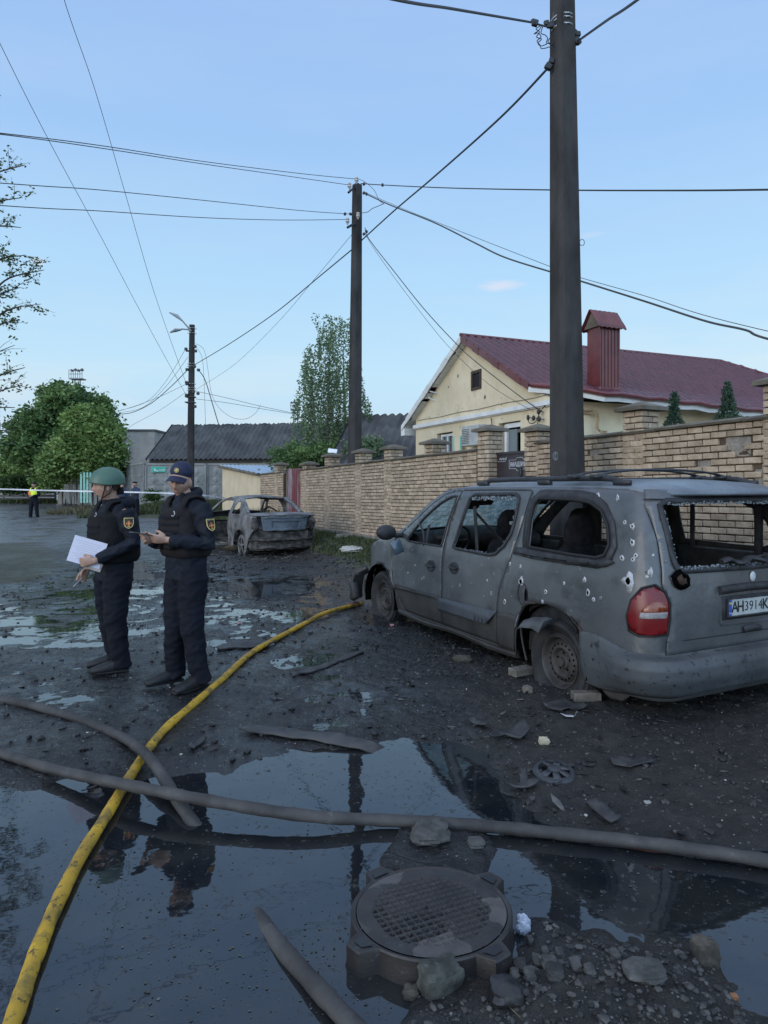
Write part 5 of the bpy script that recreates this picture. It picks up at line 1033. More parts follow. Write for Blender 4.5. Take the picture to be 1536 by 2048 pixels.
stone('clod', 'tan lump of dried foam beside the rear wheel brick', 1055, 1393, 24, .06, .08, mBrk, 0, 9, 'rubble')
stone('clod', 'cream coloured chunk lying between hubcap piece and van', 1088, 1494, 22, .05, .05, mat('cream_chunk', (.42, .37, .26), (.30, .26, .19), 20, .8, bump=.003), 0, 10, 'rubble')
stone('stone', 'flat stone slab in the gravel at the bottom right', 1290, 1995, 95, .03, .11, mStone, 0, 12, facet=.5)
stone('stone', 'dark boulder half buried at the bottom below the manhole', 1010, 2020, 70, .07, .12, mChar, 0, 13, facet=.5)
stone('stone', 'orange brown pebble in the right puddle', 1468, 2003, 18, .02, .025, mat('orange_pebble', (.28, .12, .05), None, rough=.7), 0, 14)
SL_ = ['grey stone in the gravel nearest the lower ear of the manhole', 'small grey stone right of the one nearest the manhole ear', 'medium stone in the upper middle of the gravel patch', 'tiny stone above the medium one in the gravel', 'stone left of the flat slab in the gravel', 'stone below the ear of the manhole at the gravel edge', 'widest loose stone in the gravel patch below the manhole', 'dark stone between widest loose stone and slab', 'small stone touching the gravel rim under the manhole ear', 'tiny stone under the white tissue in the gravel', 'dark stone at the water edge above the slab', 'smallest pebble by the white tissue']
for k, (u, v, w_) in enumerate(((1040, 1955, 30), (1075, 1945, 22), (1100, 1962, 34), (1120, 1935, 18), (1150, 1968, 26), (1060, 1985, 26), (1110, 1990, 40), (1180, 1990, 24), (1030, 1975, 20), (1090, 1925, 16), (1230, 1950, 22), (1060, 1890, 14))):
    tag(stone('stone', '', u, v, w_, .03, w_ * .0014 + .02, mStone if k % 3 else mPeb, 0, 30 + k), SL_[k], 'stone', 'smooth stones in the gravel')
def brick(label, u, v, rz, sz=(.20, .10, .065), tilt=0):
    c = gp(u, v); q = MB(); q.box((0, 0, 0), sz, Matrix.Rotation(rz, 3, 'Z') @ Matrix.Rotation(tilt, 3, 'X'), 0, .008); q.V = [(x + c.x + .004 * math.sin(x * 90), y + c.y, z + gz(c.x, c.y) + sz[2] / 2) for x, y, z in q.V]; tag(q.build('brick', mBrk, smooth=30), label, 'brick', 'bricks wedged under the van')
brick('dirty brick wedged behind the flat rear tyre', 1172, 1408, .1); brick('dirty brick lying in front of the flat rear tyre', 1042, 1358, .5)
mScr = mat('charred_plastic_scrap', (.018, .018, .020), (.045, .044, .044), 8, .5, rough2=.75, bump=.001, bscale=40)
def scrap(name, label, pts, cat, mt=None, th=.006, lift=.012, curl=.02, seed=1, grp=None):
    g = random.Random(seed); P = [gp(u, v) for u, v in pts]; xs = [(p.x, p.y) for p in P]; cx_ = sum(p[0] for p in xs) / len(xs); cy = sum(p[1] for p in xs) / len(xs); off = g.random() * 30
    q = MB(); ext = max(math.hypot(a - cx_, b - cy) for a, b in xs)
    def fn(x, y):
        r = math.hypot(x - cx_, y - cy) / ext; return (x, y, gz(x, y) + lift + curl * r * r + curl * float(fbm(np.array([[x * 9 + off]]), np.array([[y * 9]]), 2)[0, 0]))
    q.region(xs, [], max(.03, ext / 7), fn); return tag(q.build(name, mt or mScr, smooth=45, solid=(th, 0)), label, cat, grp)
scrap('trim_strip', 'long flat dark car sill strip lying at the puddle edge', [(478, 1470), (500, 1464), (640, 1473), (765, 1493), (774, 1498), (766, 1509), (650, 1494), (545, 1482), (500, 1477)], 'car part', mat('dusty_black_strip', (.030, .030, .032), (.058, .056, .054), 6, .6), .010, .018, .002)
scrap('trim_strip', 'thin dark rubber strip lying diagonally between the hose and the van', [(580, 1352), (722, 1306), (728, 1311), (640, 1343), (586, 1360)], 'car part', None, .012, .010, .002, 2)
scrap('burnt_scrap', 'charred strip sticking out from under the yellow hose', [(432, 1298), (445, 1293), (520, 1286), (552, 1290), (535, 1298), (470, 1300), (436, 1305)], 'debris', None, .012, .015, .02, 3)
scrap('burnt_scrap', 'dark crumpled scrap lying in the puddle reflections', [(514, 1546), (528, 1543), (540, 1541), (536, 1556), (524, 1552)], 'debris', None, .004, .02, .03, 4)
scrap('burnt_scrap', 'small dark strip on the asphalt right of the grey hose', [(376, 1508), (408, 1482), (414, 1486), (388, 1512)], 'debris', None, .01, .012, .01, 5)
q = MB(); c = gp(1108, 1560); k_ = .085 * 1.1
HS = .66
hcp = thing('hubcap_piece', 'broken black plastic wheel trim lying in the dirt below the van', 'hubcap', (c.x, c.y, 0)); zc = gz(c.x, c.y)
rotH = Matrix.Rotation(R_(8), 3, 'X') @ Matrix.Rotation(R_(10), 3, 'Z')
q.lathe([(a * HS, b * HS) for a, b in [(.165, .0), (.17, .012), (.155, .030), (.13, .034), (.125, .026)]], (c.x, c.y, zc + .004), rotH, 40); q.lathe([(a * HS, b * HS) for a, b in [(.055, .03), (.05, .048), (.02, .052), (.0, .052)]], (c.x, c.y, zc + .004), rotH, 24)
for i in range(7):
    a = i * 2 * math.pi / 7
    if i == 3: continue
    d = Vector((math.cos(a), math.sin(a), 0)); s = Vector((-d.y, d.x, 0)); v = [Vector((c.x, c.y, zc + .004)) + rotH @ (d * r + s * w2 + Vector((0, 0, z))) * HS for r, w2, z in ((.045, -.022, .046), (.045, .022, .046), (.135, .034, .034), (.135, -.034, .034))]
    q.add(v, [(0, 1, 2, 3)])
q.build('trim_ring', mat('worn_black_plastic', (.022, .024, .028), (.045, .048, .054), 8, .4), hcp, smooth=40, solid=(.004, 0))
scrap('burnt_scrap', 'angular dark plastic bracket next to the broken wheel trim', [(1010, 1582), (1040, 1577), (1042, 1560), (1052, 1560), (1056, 1577), (1080, 1586), (1076, 1590), (1030, 1586)], 'debris', None, .012, .02, .03, 6)
scrap('burnt_scrap', 'charred rag of sheet below the rear wheel brick', [(1085, 1422), (1120, 1415), (1180, 1425), (1160, 1432), (1120, 1440), (1100, 1432)], 'debris', None, .006, .015, .03, 7)
scrap('white_paper', 'small white triangular paper scrap below the rear wheel', [(1120, 1443), (1150, 1447), (1154, 1440), (1146, 1452), (1132, 1448)], 'paper', mat('dull_white_paper', (.45, .46, .48), None, rough=.8), .002, .012, .02, 8)
scrap('burnt_scrap', 'twisted dark rubber scrap left of the cream chunk', [(975, 1490), (1000, 1478), (1050, 1474), (1062, 1484), (1040, 1492), (1010, 1484), (985, 1494)], 'debris', None, .012, .02, .05, 9)
scrap('burnt_scrap', 'thin curled scrap in the dirt under the van door', [(935, 1450), (950, 1448), (978, 1462), (970, 1467)], 'debris', None, .008, .012, .02, 10)
scrap('burnt_scrap', 'dark slab fragment lying just above the long hose', [(1172, 1626), (1196, 1620), (1240, 1652), (1222, 1658)], 'debris', None, .012, .015, .01, 11)
scrap('burnt_scrap', 'flat charred sheet in the dirt right of the wheel trim', [(1218, 1528), (1290, 1530), (1312, 1540), (1260, 1548), (1225, 1540)], 'debris', None, .006, .012, .02, 12)
stone('white_chip', 'single white chip in the dirt right of the wheel trim', 1295, 1617, 15, .012, .03, mPale, 0, 41, 'stone')
stone('ash_heap', 'pale heap of washed ash and gravel in front of the van bumper', 705, 1122, 50, .10, .8, mPale, 0, 42, 'rubble')
stone('kerb_stone', 'pale kerb stone below the foot of the middle pole', 690, 1103, 42, .14, .25, mCem, 0, 43, 'kerb stone', facet=.8)
for k, (u, v, w_) in enumerate(((655, 1105, 22), (668, 1112, 16), (730, 1098, 22), (640, 1112, 14))): tag(stone('stone', '', u, v, w_, .08, .2, mStone, 0, 50 + k), ('wide grey stone left of the middle pole foot', 'small grey stone in front of the middle pole foot', 'grey stone right of the middle pole foot', 'smallest stone between the burnt car and the middle pole')[k], 'stone', 'stones at the pole foot')
# tissue by the manhole
c = gp(1046, 1865); q = MB(); gq = random.Random(3)
def cr_(p): return .65 + .75 * (.5 + float(fbm(np.array([[p.x * 2.6 + 3]]), np.array([[p.y * 2.6 + p.z * 3]]), 3)[0, 0]))
q.ell((c.x, c.y, gz(c.x, c.y) + .026), (.028, .022, .036), None, 0, 22, 16, cr_); tag(q.build('crumpled_tissue', mat('white_tissue', (.42, .46, .54), (.34, .38, .46), 30, .9, bump=.003, bscale=60), smooth=25), 'crumpled white tissue on the mud right of the manhole', 'tissue')
for (u, v, lb) in ((784, 1257, 'small red and white scrap beside the front wheel'), (478, 1248, 'small dark red flower scrap on the wet asphalt')):
    stone('red_scrap', lb, u, v, 9, .025, .04, mat('red_scrap', (.28, .05, .06), (.4, .3, .3), 60, .6), 0, int(u), 'debris')
# weeds and leaf at the bottom edge
c = gp(1000, 2075); t = thing('small_weed', 'small green leaf tuft cut by the bottom edge right of the manhole stone', 'plant', (c.x, c.y, 0))
q = MB()
for (u, v, du, dv) in ((1005, 2045, 14, -12), (1030, 2052, 18, -10), (1045, 2048, 10, -14)): a = gp(u, v, .03); s = du / FPX * a.y; q.add([a, a + Vector((s * .6, .01, .012)), a + Vector((s * 1.3, .03, .004)), a + Vector((s * .5, .035, .0))], [(0, 1, 2, 3)])
q.build('leaves', mLeafL, t, smooth=0); q = MB(); q.tube([gp(1000, 1990, .03), gp(1025, 2020, .05), gp(1058, 2050, .035)], .0015, n=4); q.build('stem', mDry, t)
# stump by the pole, floor grate ring
c = gp(722, 1095); q = MB(); q.loft([(c.x, c.y + .1, .0), (c.x + .05, c.y + .1, .5), (c.x + .12, c.y + .1, .9)], [.09, .075, .07], n=9); st = q.build('wooden_stump', mBark); tag(st, 'short dark wooden stump leaning against the middle pole', 'stump'); q = MB(); q.tube(catmull([(c.x + .1, c.y, .9), (c.x + .1, c.y, 1.2), (c.x - .05, c.y, 1.5)], 5), .01, n=4); attach(q.build('bent_wire', mCable), st)
# ================================================================ minivan (own frame: s forward from the rear axle, t to its right from the left flank, z up)
VR = Vector((1.341, 5.105, 0)); VA = .459
VD = Vector((-math.sin(VA), math.cos(VA), 0)); VN = Vector((math.cos(VA), math.sin(VA), 0))
class Wrap:
    def __init__(s, SR, RC, W, AZ, BZ, CS, k0=.1): s.SR, s.RC, s.W, s.AZ, s.BZ, s.CS, s.k0 = SR, RC, W, AZ, BZ, CS, k0; s.sc = SR + RC; s.qa = RC * math.pi / 2; s.rw = W - 2 * RC; s.mid = s.sc - s.qa - s.rw / 2
    def base(s, w):
        if w >= s.sc: return w, 0.
        l = s.sc - w
        if l < s.qa: th = l / s.RC; return s.sc - s.RC * math.sin(th), s.RC * (1 - math.cos(th))
        l -= s.qa
        if l < s.rw: return s.SR, s.RC + l
        l -= s.rw
        if l < s.qa: th = l / s.RC; return s.SR + s.RC * (1 - math.cos(th)), s.W - s.RC + s.RC * math.sin(th)
        return s.sc + l - s.qa, s.W
    def __call__(s, w, z, off=0):
        if off:
            p = s(w, z); a = s(w + .01, z) - s(w - .01, z); b = s(w, z + .01) - s(w, z - .01); n = b.cross(a).normalized()
            return p + n * off * s.sgn
        q, t = s.base(w); A = float(np.interp(z, *s.AZ) + np.interp(q, *s.CS))
        if s.W > 1.9 and q > -.5: kd = min(1, (q + .5) * 2) * max(0, min(1, (1.0 - z) * 6)) * max(0, min(1, (z - .3) * 6)); A += kd * (.0045 * math.sin(q * 7.3 + z * 5) * math.sin(z * 10 + q * 2.6 + 1) + .003 * math.sin(q * 17 - z * 13) * math.sin(z * 19 + q * 6))
        B = float(np.interp(z, *s.BZ))
        k = min(1, max(0, (s.k0 - q) / (s.k0 - s.SR))); k = k * k * (3 - 2 * k); return Vector((q + B * k, A + t * (s.W - 2 * A) / s.W, z))
VW = Wrap(-.87, .22, 1.95, ([0, .15, .3, .5, .75, .95, 1.0, 1.05, 1.3, 1.5, 1.58], [.07, .05, .015, 0, 0, .015, .025, .04, .095, .15, .19]),
          ([0, .5, .8, 1.0, 1.05, 1.3, 1.5, 1.6], [0, 0, 0, .02, .03, .09, .16, .2]), ([2.2, 2.6, 3.1, 3.5, 3.75, 3.9, 4.05], [0, .01, .03, .09, .17, .27, .5]))
VW.sgn = 1
p0_ = VW(1.0, .7); a_ = VW(1.01, .7) - VW(.99, .7); b_ = VW(1.0, .71) - VW(1.0, .69)
VW.sgn = -1 if b_.cross(a_).normalized().y > 0 else 1            # outward = negative t on the left flank
mir = lambda w: 2 * VW.mid - w
def V2W(p): return VR + VD * p[0] + VN * p[1] + Vector((0, 0, p[2]))
van = thing('minivan', 'grey shrapnel-riddled minivan with blown-out windows and flat tyres', 'minivan', VR)
def vb(q, name, mats, parent=None, smooth=50, solid=None, sub=0):
    q.V = [tuple(V2W(p)) for p in q.V]; q.F = [tuple(f[::-1]) for f in q.F]; return q.build(name, mats, parent or van, smooth, solid, sub)
mVan = mat('sooty_grey_paint', (.050, .054, .058), (.082, .087, .091), 1.4, .27, rough2=.46, spec=.6, coat=.25, bump2=.014, b2scale=2.4, spots=[(3.2, .56, (.034, .035, .035), .2), (1.3, .60, (.022, .021, .020), .14), (38, .69, (.012, .013, .014), .04), (9, .68, (.09, .098, .105), .12)])
mVlow = mat('dirty_lower_paint', (.020, .019, .018), (.046, .044, .042), 2.2, .6, rough2=.8, spots=[(9, .58, (.028, .026, .024), .12), (50, .66, (.012, .012, .012), .04), (2.0, .57, (.050, .036, .026), .15)], stretch=(1, 1, .6), bump=.0008)
mBump = mat('sooty_bumper_plastic', (.046, .051, .056), (.074, .080, .086), 2, .50, rough2=.7, spots=[(24, .60, (.010, .011, .013), .04), (6, .60, (.022, .024, .028), .1)], bump=.0008, bscale=30)
mInn = mat('burnt_inner_metal', (.012, .012, .013), (.026, .025, .025), 7, .8, bump=.002); mTrim = mat('black_window_trim', (.012, .012, .014), (.028, .029, .032), 12, .5, rough2=.75, bump=.001)
mRubb = mat('black_seal', (.006, .006, .007), None, rough=.7); mChip = mat('bare_primer', (.30, .31, .32), (.48, .48, .48), 60, .7); mHole = mat('shrapnel_hole', (.003, .003, .003), None, rough=1, spec=0)
mRust = mat('rusty_edge', (.045, .022, .014), (.085, .045, .028), 22, .9, bump=.003); mSeat = mat('dark_seat_fabric', (.008, .008, .010), (.018, .018, .021), 14, .95, bump=.002, bscale=90, spec=.15)
mChip2 = mat('dull_chip', (.11, .115, .12), (.20, .20, .20), 60, .6)
M6 = [mVan, mInn, mChip, mHole, mRust, mVlow, mChip2]
def chip(q, w, z, s, hole=.42, seed=None, long_=1.0, pale=2):
    g = random.Random(seed or int(w * 977 + z * 7919)); n = 13; s = s * (.85 if w > .72 else 1.0)
    if s < .0078 and pale == 2: pale = 6; hole = max(hole, .6) if hole else 0
    ph = g.random() * 6
    def ring(k, off, amp): return [VW(w + k * s * math.cos(a) * (1 + amp * math.sin(a * 2 + ph) + g.uniform(-amp, amp)), z + k * s * long_ * math.sin(a) * (1 + amp * math.sin(a * 3 + ph) + g.uniform(-amp, amp)), off) for a in [2 * math.pi * i / n for i in range(n)]]
    if pale is not None and (s > .008 or g.random() < .6): q.add(ring(1.0, .0022, .30), [tuple(range(n))], pale)
    if hole: 
        r1, r2 = ring(hole * 1.25, .0060, .12), ring(hole, .0034, .12)
        q.add(r1 + r2, [(i, (i + 1) % n, n + (i + 1) % n, n + i) for i in range(n)], pale or 0); q.add(ring(hole * .95, .0040, .18), [tuple(range(n))], 3)
HOLES = {'quarter': [(-.671, .951, .040, .42, 1.5), (-.553, 1.507, .019, .3), (-.700, 1.316, .019, .35), (-.698, 1.208, .021, .4), (-.723, 1.122, .014, .4), (-.606, 1.096, .018, .4), (-.288, 1.520, .022, .4), (-.253, .906, .018, .3), (.164, .762, .016, .5), (-.292, .82, .016, .6, 1.6), (.479, .802, .030, .55, 1.3), (.415, 1.585, .0, .3),
                     (-.633, 1.34, .011, .4), (-.701, 1.095, .012, .5), (-.041, .854, .009, .3), (-.66, 1.42, .008, 0), (-.57, 1.46, .006, 0), (-.50, 1.545, .008, 0), (-.46, 1.55, .006, 0), (-.35, .78, .010, .5), (-.42, .80, .006, .5), (.05, .93, .005, 0), (-.82, 1.02, .014, 0, 2), (-.80, .99, .010, 0), (-.84, 1.13, .009, 0), (.70, .60, .012, .6, 1.8), (.60, .66, .006, 0), (.64, .93, .010, .6), (.20, .68, .009, .4), (-.12, .66, .005, 0), (-.2, .98, .007, .3), (-.18, 1.0, .010, 0, .5), (.50, .925, .009, .7)],
         'slide': [(1.391, .652, .011, .6, 1.8), (.956, .751, .016, .3, .6), (.886, .651, .013, .6, 1.7), (1.624, 1.104, .018, 0), (1.204, .695, .007, .4), (.957, .947, .008, .6), (1.30, .90, .007, .5), (1.10, .84, .006, .7), (1.05, .88, .005, .5), (1.52, .62, .008, .5), (1.28, .60, .005, 0), (1.0, .60, .006, .6), (.93, 1.06, .0, 0), (.72, 1.12, .010, 0, .6), (1.46, .56, .018, 0, .25), (1.17, .53, .05, 0, .08), (.95, .55, .04, 0, .1), (.86, .82, .006, .6), (.76, 1.02, .007, 0)],
         'front': [(2.456, .644, .022, .25, 1.4), (2.287, .741, .010, .6, 1.5), (2.128, .621, .013, .5, .8), (2.20, .60, .006, .6), (2.08, .64, .010, .5), (2.62, .66, .009, .3), (2.55, .70, .006, .6), (2.36, .90, .008, .5), (2.14, .90, .006, .5), (2.0, .93, .006, 0), (2.3, .55, .006, .6), (2.45, .56, .006, 0), (1.9, .64, .006, .6), (1.86, .52, .010, 0, .5)]}
FD = [(2.58, .20), (2.70, .34), (2.85, .50), (2.88, .75), (2.82, .96), (2.64, 1.075), (2.34, 1.255), (2.08, 1.415), (1.88, 1.505), (1.70, 1.540), (1.615, 1.545), (1.66, 1.42), (1.71, 1.20), (1.735, .98), (1.735, .50), (1.775, .20)]
FW = [(2.50, .995), (2.40, 1.09), (2.26, 1.205), (2.08, 1.325), (1.92, 1.415), (1.78, 1.465), (1.68, 1.485), (1.69, 1.40), (1.75, 1.18), (1.775, .995)]
SD = [(1.765, .20), (1.72, .50), (1.72, .98), (1.695, 1.20), (1.645, 1.42), (1.60, 1.545), (1.2, 1.552), (.80, 1.555), (.535, 1.552), (.565, 1.30), (.625, 1.05), (.645, .97), (.745, .77), (.80, .62), (.82, .50), (.845, .20)]
SW = [(1.535, 1.00), (1.50, 1.14), (1.45, 1.34), (1.42, 1.46), (1.36, 1.49), (.75, 1.505), (.685, 1.475), (.68, 1.30), (.70, 1.18), (.77, 1.08), (.86, 1.005), (.95, .99)]
QW = [(.43, 1.10), (.45, 1.3), (.44, 1.44), (.40, 1.475), (0, 1.473), (-.22, 1.455), (-.37, 1.40), (-.45, 1.30), (-.475, 1.18), (-.44, 1.11), (-.36, 1.085), (-.1, 1.085)]
HT = [(-.785, 1.500), (-.835, 1.358), (-.871, 1.211), (-.889, 1.016), (-.893, .934), (-.918, .885), (-.944, .815), (-.935, .62), (-.924, .566), (-.915, .475)]
HT = HT + [(mir(w), z) for w, z in HT[::-1]]
HW = [(-.93, 1.455), (-.955, 1.32), (-.985, 1.17), (-1.015, 1.065), (-1.06, 1.045)]; HWT = [(-1.75, 1.475), (-1.15, 1.472), (-.97, 1.468)]
HW = HW + [(VW.mid, 1.035)] + [(mir(w), z) for w, z in HW[::-1]] + [(mir(-.97), 1.468), (VW.mid, 1.476), (-.97, 1.468)]
def arch(c, r, z0, sq=1): return [(c - r * math.cos(a) * sq, z0 + r * math.sin(a)) for a in np.linspace(0, math.pi, 9)]
RA = [(-.36, .17), (-.33, .36), (-.28, .47), (-.19, .565), (-.08, .62), (.03, .655), (.15, .668), (.26, .655), (.36, .635), (.43, .60), (.50, .52), (.545, .42), (.60, .17)]   # rear to front
FA = [(2.80, .17), (2.84, .38), (2.93, .53), (3.06, .62), (3.22, .655), (3.38, .62), (3.50, .52), (3.56, .40), (3.60, .25)]
left = [(3.95, .25), (3.97, .55), (3.93, .74), (3.70, .84), (3.40, .92), (3.10, .985), (2.86, 1.045), (2.66, 1.115), (2.36, 1.29), (2.10, 1.45), (1.90, 1.535), (1.72, 1.572), (1.2, 1.582), (.4, 1.585), (-.3, 1.583), (-.74, 1.560)]
# top edge then round the back, down the other side
outer = left + [(-.80, 1.545), (mir(-.80), 1.545)] + [(mir(w), z) for w, z in left[::-1]] + [(mir(w), z) for w, z in FA[::-1]] + [(mir(w), z) for w, z in RA[::-1]] + RA + FA
gap = lambda P, k: [(sum(p[0] for p in P) / len(P) + (x - sum(p[0] for p in P) / len(P)) * (1 + k), sum(p[1] for p in P) / len(P) + (z - sum(p[1] for p in P) / len(P)) * (1 + k)) for x, z in P]
q = MB(); holes = [FD + [], gap(SD, 0), QW, HT, [(mir(w), z) for w, z in FW], [(mir(w), z) for w, z in SW], [(mir(w), z) for w, z in QW]]
# merge the two door holes' shared gap by leaving the thin pillar strip in black: body sheet with holes
q.region(outer, holes, .07, lambda w, z: VW(w, z, -.0), 0, bstep=.04)
for i, f in enumerate(q.F):
    c = [sum(q.V[k][j] for k in f) / len(f) for j in range(3)]
    if c[1] < .6 and ((c[2] < .42 and c[0] > .5) or (1.60 < c[0] < 1.80 and .2 < c[2] < 1.54)): q.M[i] = 5 if c[2] < .42 else 1
body = None
for h in HOLES['quarter']:
    if h[2]: chip(q, h[0], h[1], h[2], h[3], long_=h[4] if len(h) > 4 else 1.1)
g = random.Random(12)
def jag(q, P, m, wd_, off=.003, amp=.6, closed=False):      # ragged strip following an edge, e.g. rust or glass crumbs
    pts = []
    for i in range(len(P) - 1):
        a, b_ = P[i], P[i + 1]; n = max(2, int(math.hypot(b_[0] - a[0], b_[1] - a[1]) / .018))
        for k in range(n): t_ = k / n; pts.append((a[0] + (b_[0] - a[0]) * t_, a[1] + (b_[1] - a[1]) * t_))
    cx_ = sum(p[0] for p in P) / len(P); cy = sum(p[1] for p in P) / len(P); v = []
    for (x, z) in pts:
        d = math.hypot(x - cx_, z - cy); ux, uz = (x - cx_) / d, (z - cy) / d; k = wd_ * g.uniform(1 - amp, 1 + amp); v += [VW(x - ux * .002, z - uz * .002, off), VW(x + ux * k, z + uz * k, off)]
    q.add(v, [(2 * i, 2 * i + 2, 2 * i + 3, 2 * i + 1) for i in range(len(pts) - 1)], m)
jag(q, [(.50, .52), (.43, .60), (.36, .635), (.26, .655)], 4, .030); jag(q, [(-.15, .585), (-.19, .565), (-.28, .47), (-.33, .38)], 4, .04, amp=.9); jag(q, [(.545, .42), (.50, .52), (.45, .58)], 2, .006, off=.005)
body = vb(q, 'body_shell', M6, solid=(.012, -1, 1))
def panel(name, P, W_, hl, lo=None):
    q = MB(); q.region(gap(P, -.012), [W_] if W_ else [], .05, lambda w, z: VW(w, z, .004), 0, bstep=.03)
    if lo:
        for i, f in enumerate(q.F):
            if sum(q.V[k][2] for k in f) / len(f) < lo: q.M[i] = 5
    for h in hl:
        if h[2]: chip(q, h[0], h[1], h[2], h[3], long_=h[4] if len(h) > 4 else 1.1)
    return vb(q, name, M6, solid=(.012, -1, 1))
fd = panel('front_door', FD, FW, [(a[0], a[1], a[2], a[3], a[4] if len(a) > 4 else 1.1) for a in HOLES['front']], .47)
sd_ = panel('sliding_door', SD, SW, HOLES['slide'], .45)
for o_, z_off in ((fd, 0), (sd_, 0)): pass
ht = MB(); ht.region(gap(HT, -.008), [HW], .06, lambda w, z: VW(w, z, .003), 0, bstep=.035)
# torn hole in the tailgate, curled pale lips
n = 15; cw_, cz_ = -1.041, .966; rr0 = [(.070 * math.cos(a) * g.uniform(.75, 1.15), .038 * math.sin(a) * g.uniform(.7, 1.25) - .012 * math.cos(a)) for a in np.linspace(0, 2 * math.pi, n + 1)[:-1]]
ht.add([VW(cw_ - x * 1.35, cz_ + z * 1.35, .006) for x, z in rr0] + [VW(cw_ - x * 1.02, cz_ + z * 1.02, .016 + .012 * (i % 2)) for i, (x, z) in enumerate(rr0)] + [VW(cw_ - x * .86, cz_ + z * .86, .007) for x, z in rr0], [(i, (i + 1) % n, n + (i + 1) % n, n + i) for i in range(n)] + [(n + i, n + (i + 1) % n, 2 * n + (i + 1) % n, 2 * n + i) for i in range(n)], 2)
ht.add([VW(cw_ - x * .9, cz_ + z * .9, .0085) for x, z in rr0], [tuple(range(n))], 3)
htl = vb(ht, 'tailgate', M6, solid=(.012, -1, 1))
q = MB()
q.tube([VW(w, z, .004) for w, z in [(-.924, .566), (-1.1, .566), (VW.mid, .562), (mir(-1.1), .566), (mir(-.924), .566)]], .0035, n=4); attach(vb(q, 'crease_line', mRubb), htl)
# black seals round the openings
def ringstrip(P, wd_, off, m, name, parent, solid=.01, inner=.0, k2=None):
    cx_ = sum(p[0] for p in P) / len(P); cy = sum(p[1] for p in P) / len(P); n = len(P); pts = []
    for i in range(n):
        a, b_ = Vector(P[i]), Vector(P[(i + 1) % n]); kk = max(1, int((b_ - a).length / .05)); pts += [a.lerp(b_, j / kk) for j in range(kk)]
    q = MB(); v = []; n = len(pts)
    for i, p in enumerate(pts):
        t_ = (pts[(i + 1) % n] - pts[i - 1]).normalized(); nr = Vector((-t_.y, t_.x))
        if nr.dot(p - Vector((cx_, cy))) < 0: nr = -nr
        v += [VW(p.x - nr.x * inner, p.y - nr.y * inner, off), VW(p.x + nr.x * wd_, p.y + nr.y * wd_, off)]
    q.add(v, [(2 * i, 2 * ((i + 1) % n), 2 * ((i + 1) % n) + 1, 2 * i + 1) for i in range(n)]); o = vb(q, name, m, solid=(solid, 0), smooth=40)
    if parent is not van: attach(o, parent)
    return o
ringstrip(QW, .085, .006, mTrim, 'window_frame', van, .012); ringstrip(QW, .022, .016, mRubb, 'window_seal', van, .012)
q = MB(); q.region([(.59, 1.075), (.60, 1.012), (.2, .998), (-.2, 1.003), (-.45, 1.018), (-.54, 1.06), (-.47, 1.085), (-.1, 1.07), (.4, 1.08)], [], .08, lambda w, z: VW(w, z, .010)); vb(q, 'window_ledge', mTrim, solid=(.014, 0))
q = MB(); q.tube([VW(w, z, .018) for w, z in ((.59, 1.03), (.2, 1.018), (-.05, 1.020))], .006, n=5); vb(q, 'slide_rail', mRubb)
ringstrip(FW, .020, .009, mTrim, 'window_seal', fd); ringstrip(SW, .026, .010, mTrim, 'window_seal', sd_, .014); ringstrip(HW, .040, .007, mTrim, 'window_seal', htl, .012)
# glass crumbs still in the frames
mCrumb = mat('crazed_glass_edge', (.10, .12, .135), (.30, .34, .37), 120, .25, bump=.004, bscale=160, spec=.8)
def crumbs(P, name, parent, s=.010, dens=1.0, drop=.02):
    q = MB(); gq = random.Random(len(P) * 7)
    for i in range(len(P) - 1):
        a, b_ = P[i], P[i + 1]; n = int(math.hypot(b_[0] - a[0], b_[1] - a[1]) / .010 * dens)
        for k in range(n):
            t_ = gq.random(); p = VW(a[0] + (b_[0] - a[0]) * t_, a[1] + (b_[1] - a[1]) * t_ - gq.random() * drop, gq.uniform(.0, .014)); q.box(p, [s * gq.uniform(.4, 1.2)] * 3, Matrix.Rotation(gq.random() * 3, 3, 'XYZ'[k % 3]))
    return vb(q, name, mCrumb, parent, smooth=0)
attach(crumbs([(1.45, 1.49), (.70, 1.50)], 'glass_edge', van, .012, 1.6, .035), sd_); attach(crumbs([(.70, 1.50), (.69, 1.2), (.86, 1.0), (.95, .995), (1.5, 1.0)], 'glass_edge', van, .008, .6, .012), sd_)
attach(crumbs([(-.97, 1.478), (VW.mid, 1.482), (mir(-1.0), 1.474)], 'glass_edge', van, .009, 1.5, .02), htl); attach(crumbs([(-.93, 1.46), (-1.02, 1.06)], 'glass_edge', van, .007, 1.0, .0), htl); attach(crumbs([(-1.03, 1.052), (VW.mid, 1.045), (mir(-1.03), 1.05)], 'glass_edge', van, .010, 1.6, .02), htl); attach(crumbs([(-.90, 1.25), (-.92, 1.05), (-.90, 1.0)], 'glass_edge', van, .006, .8, .0), htl)
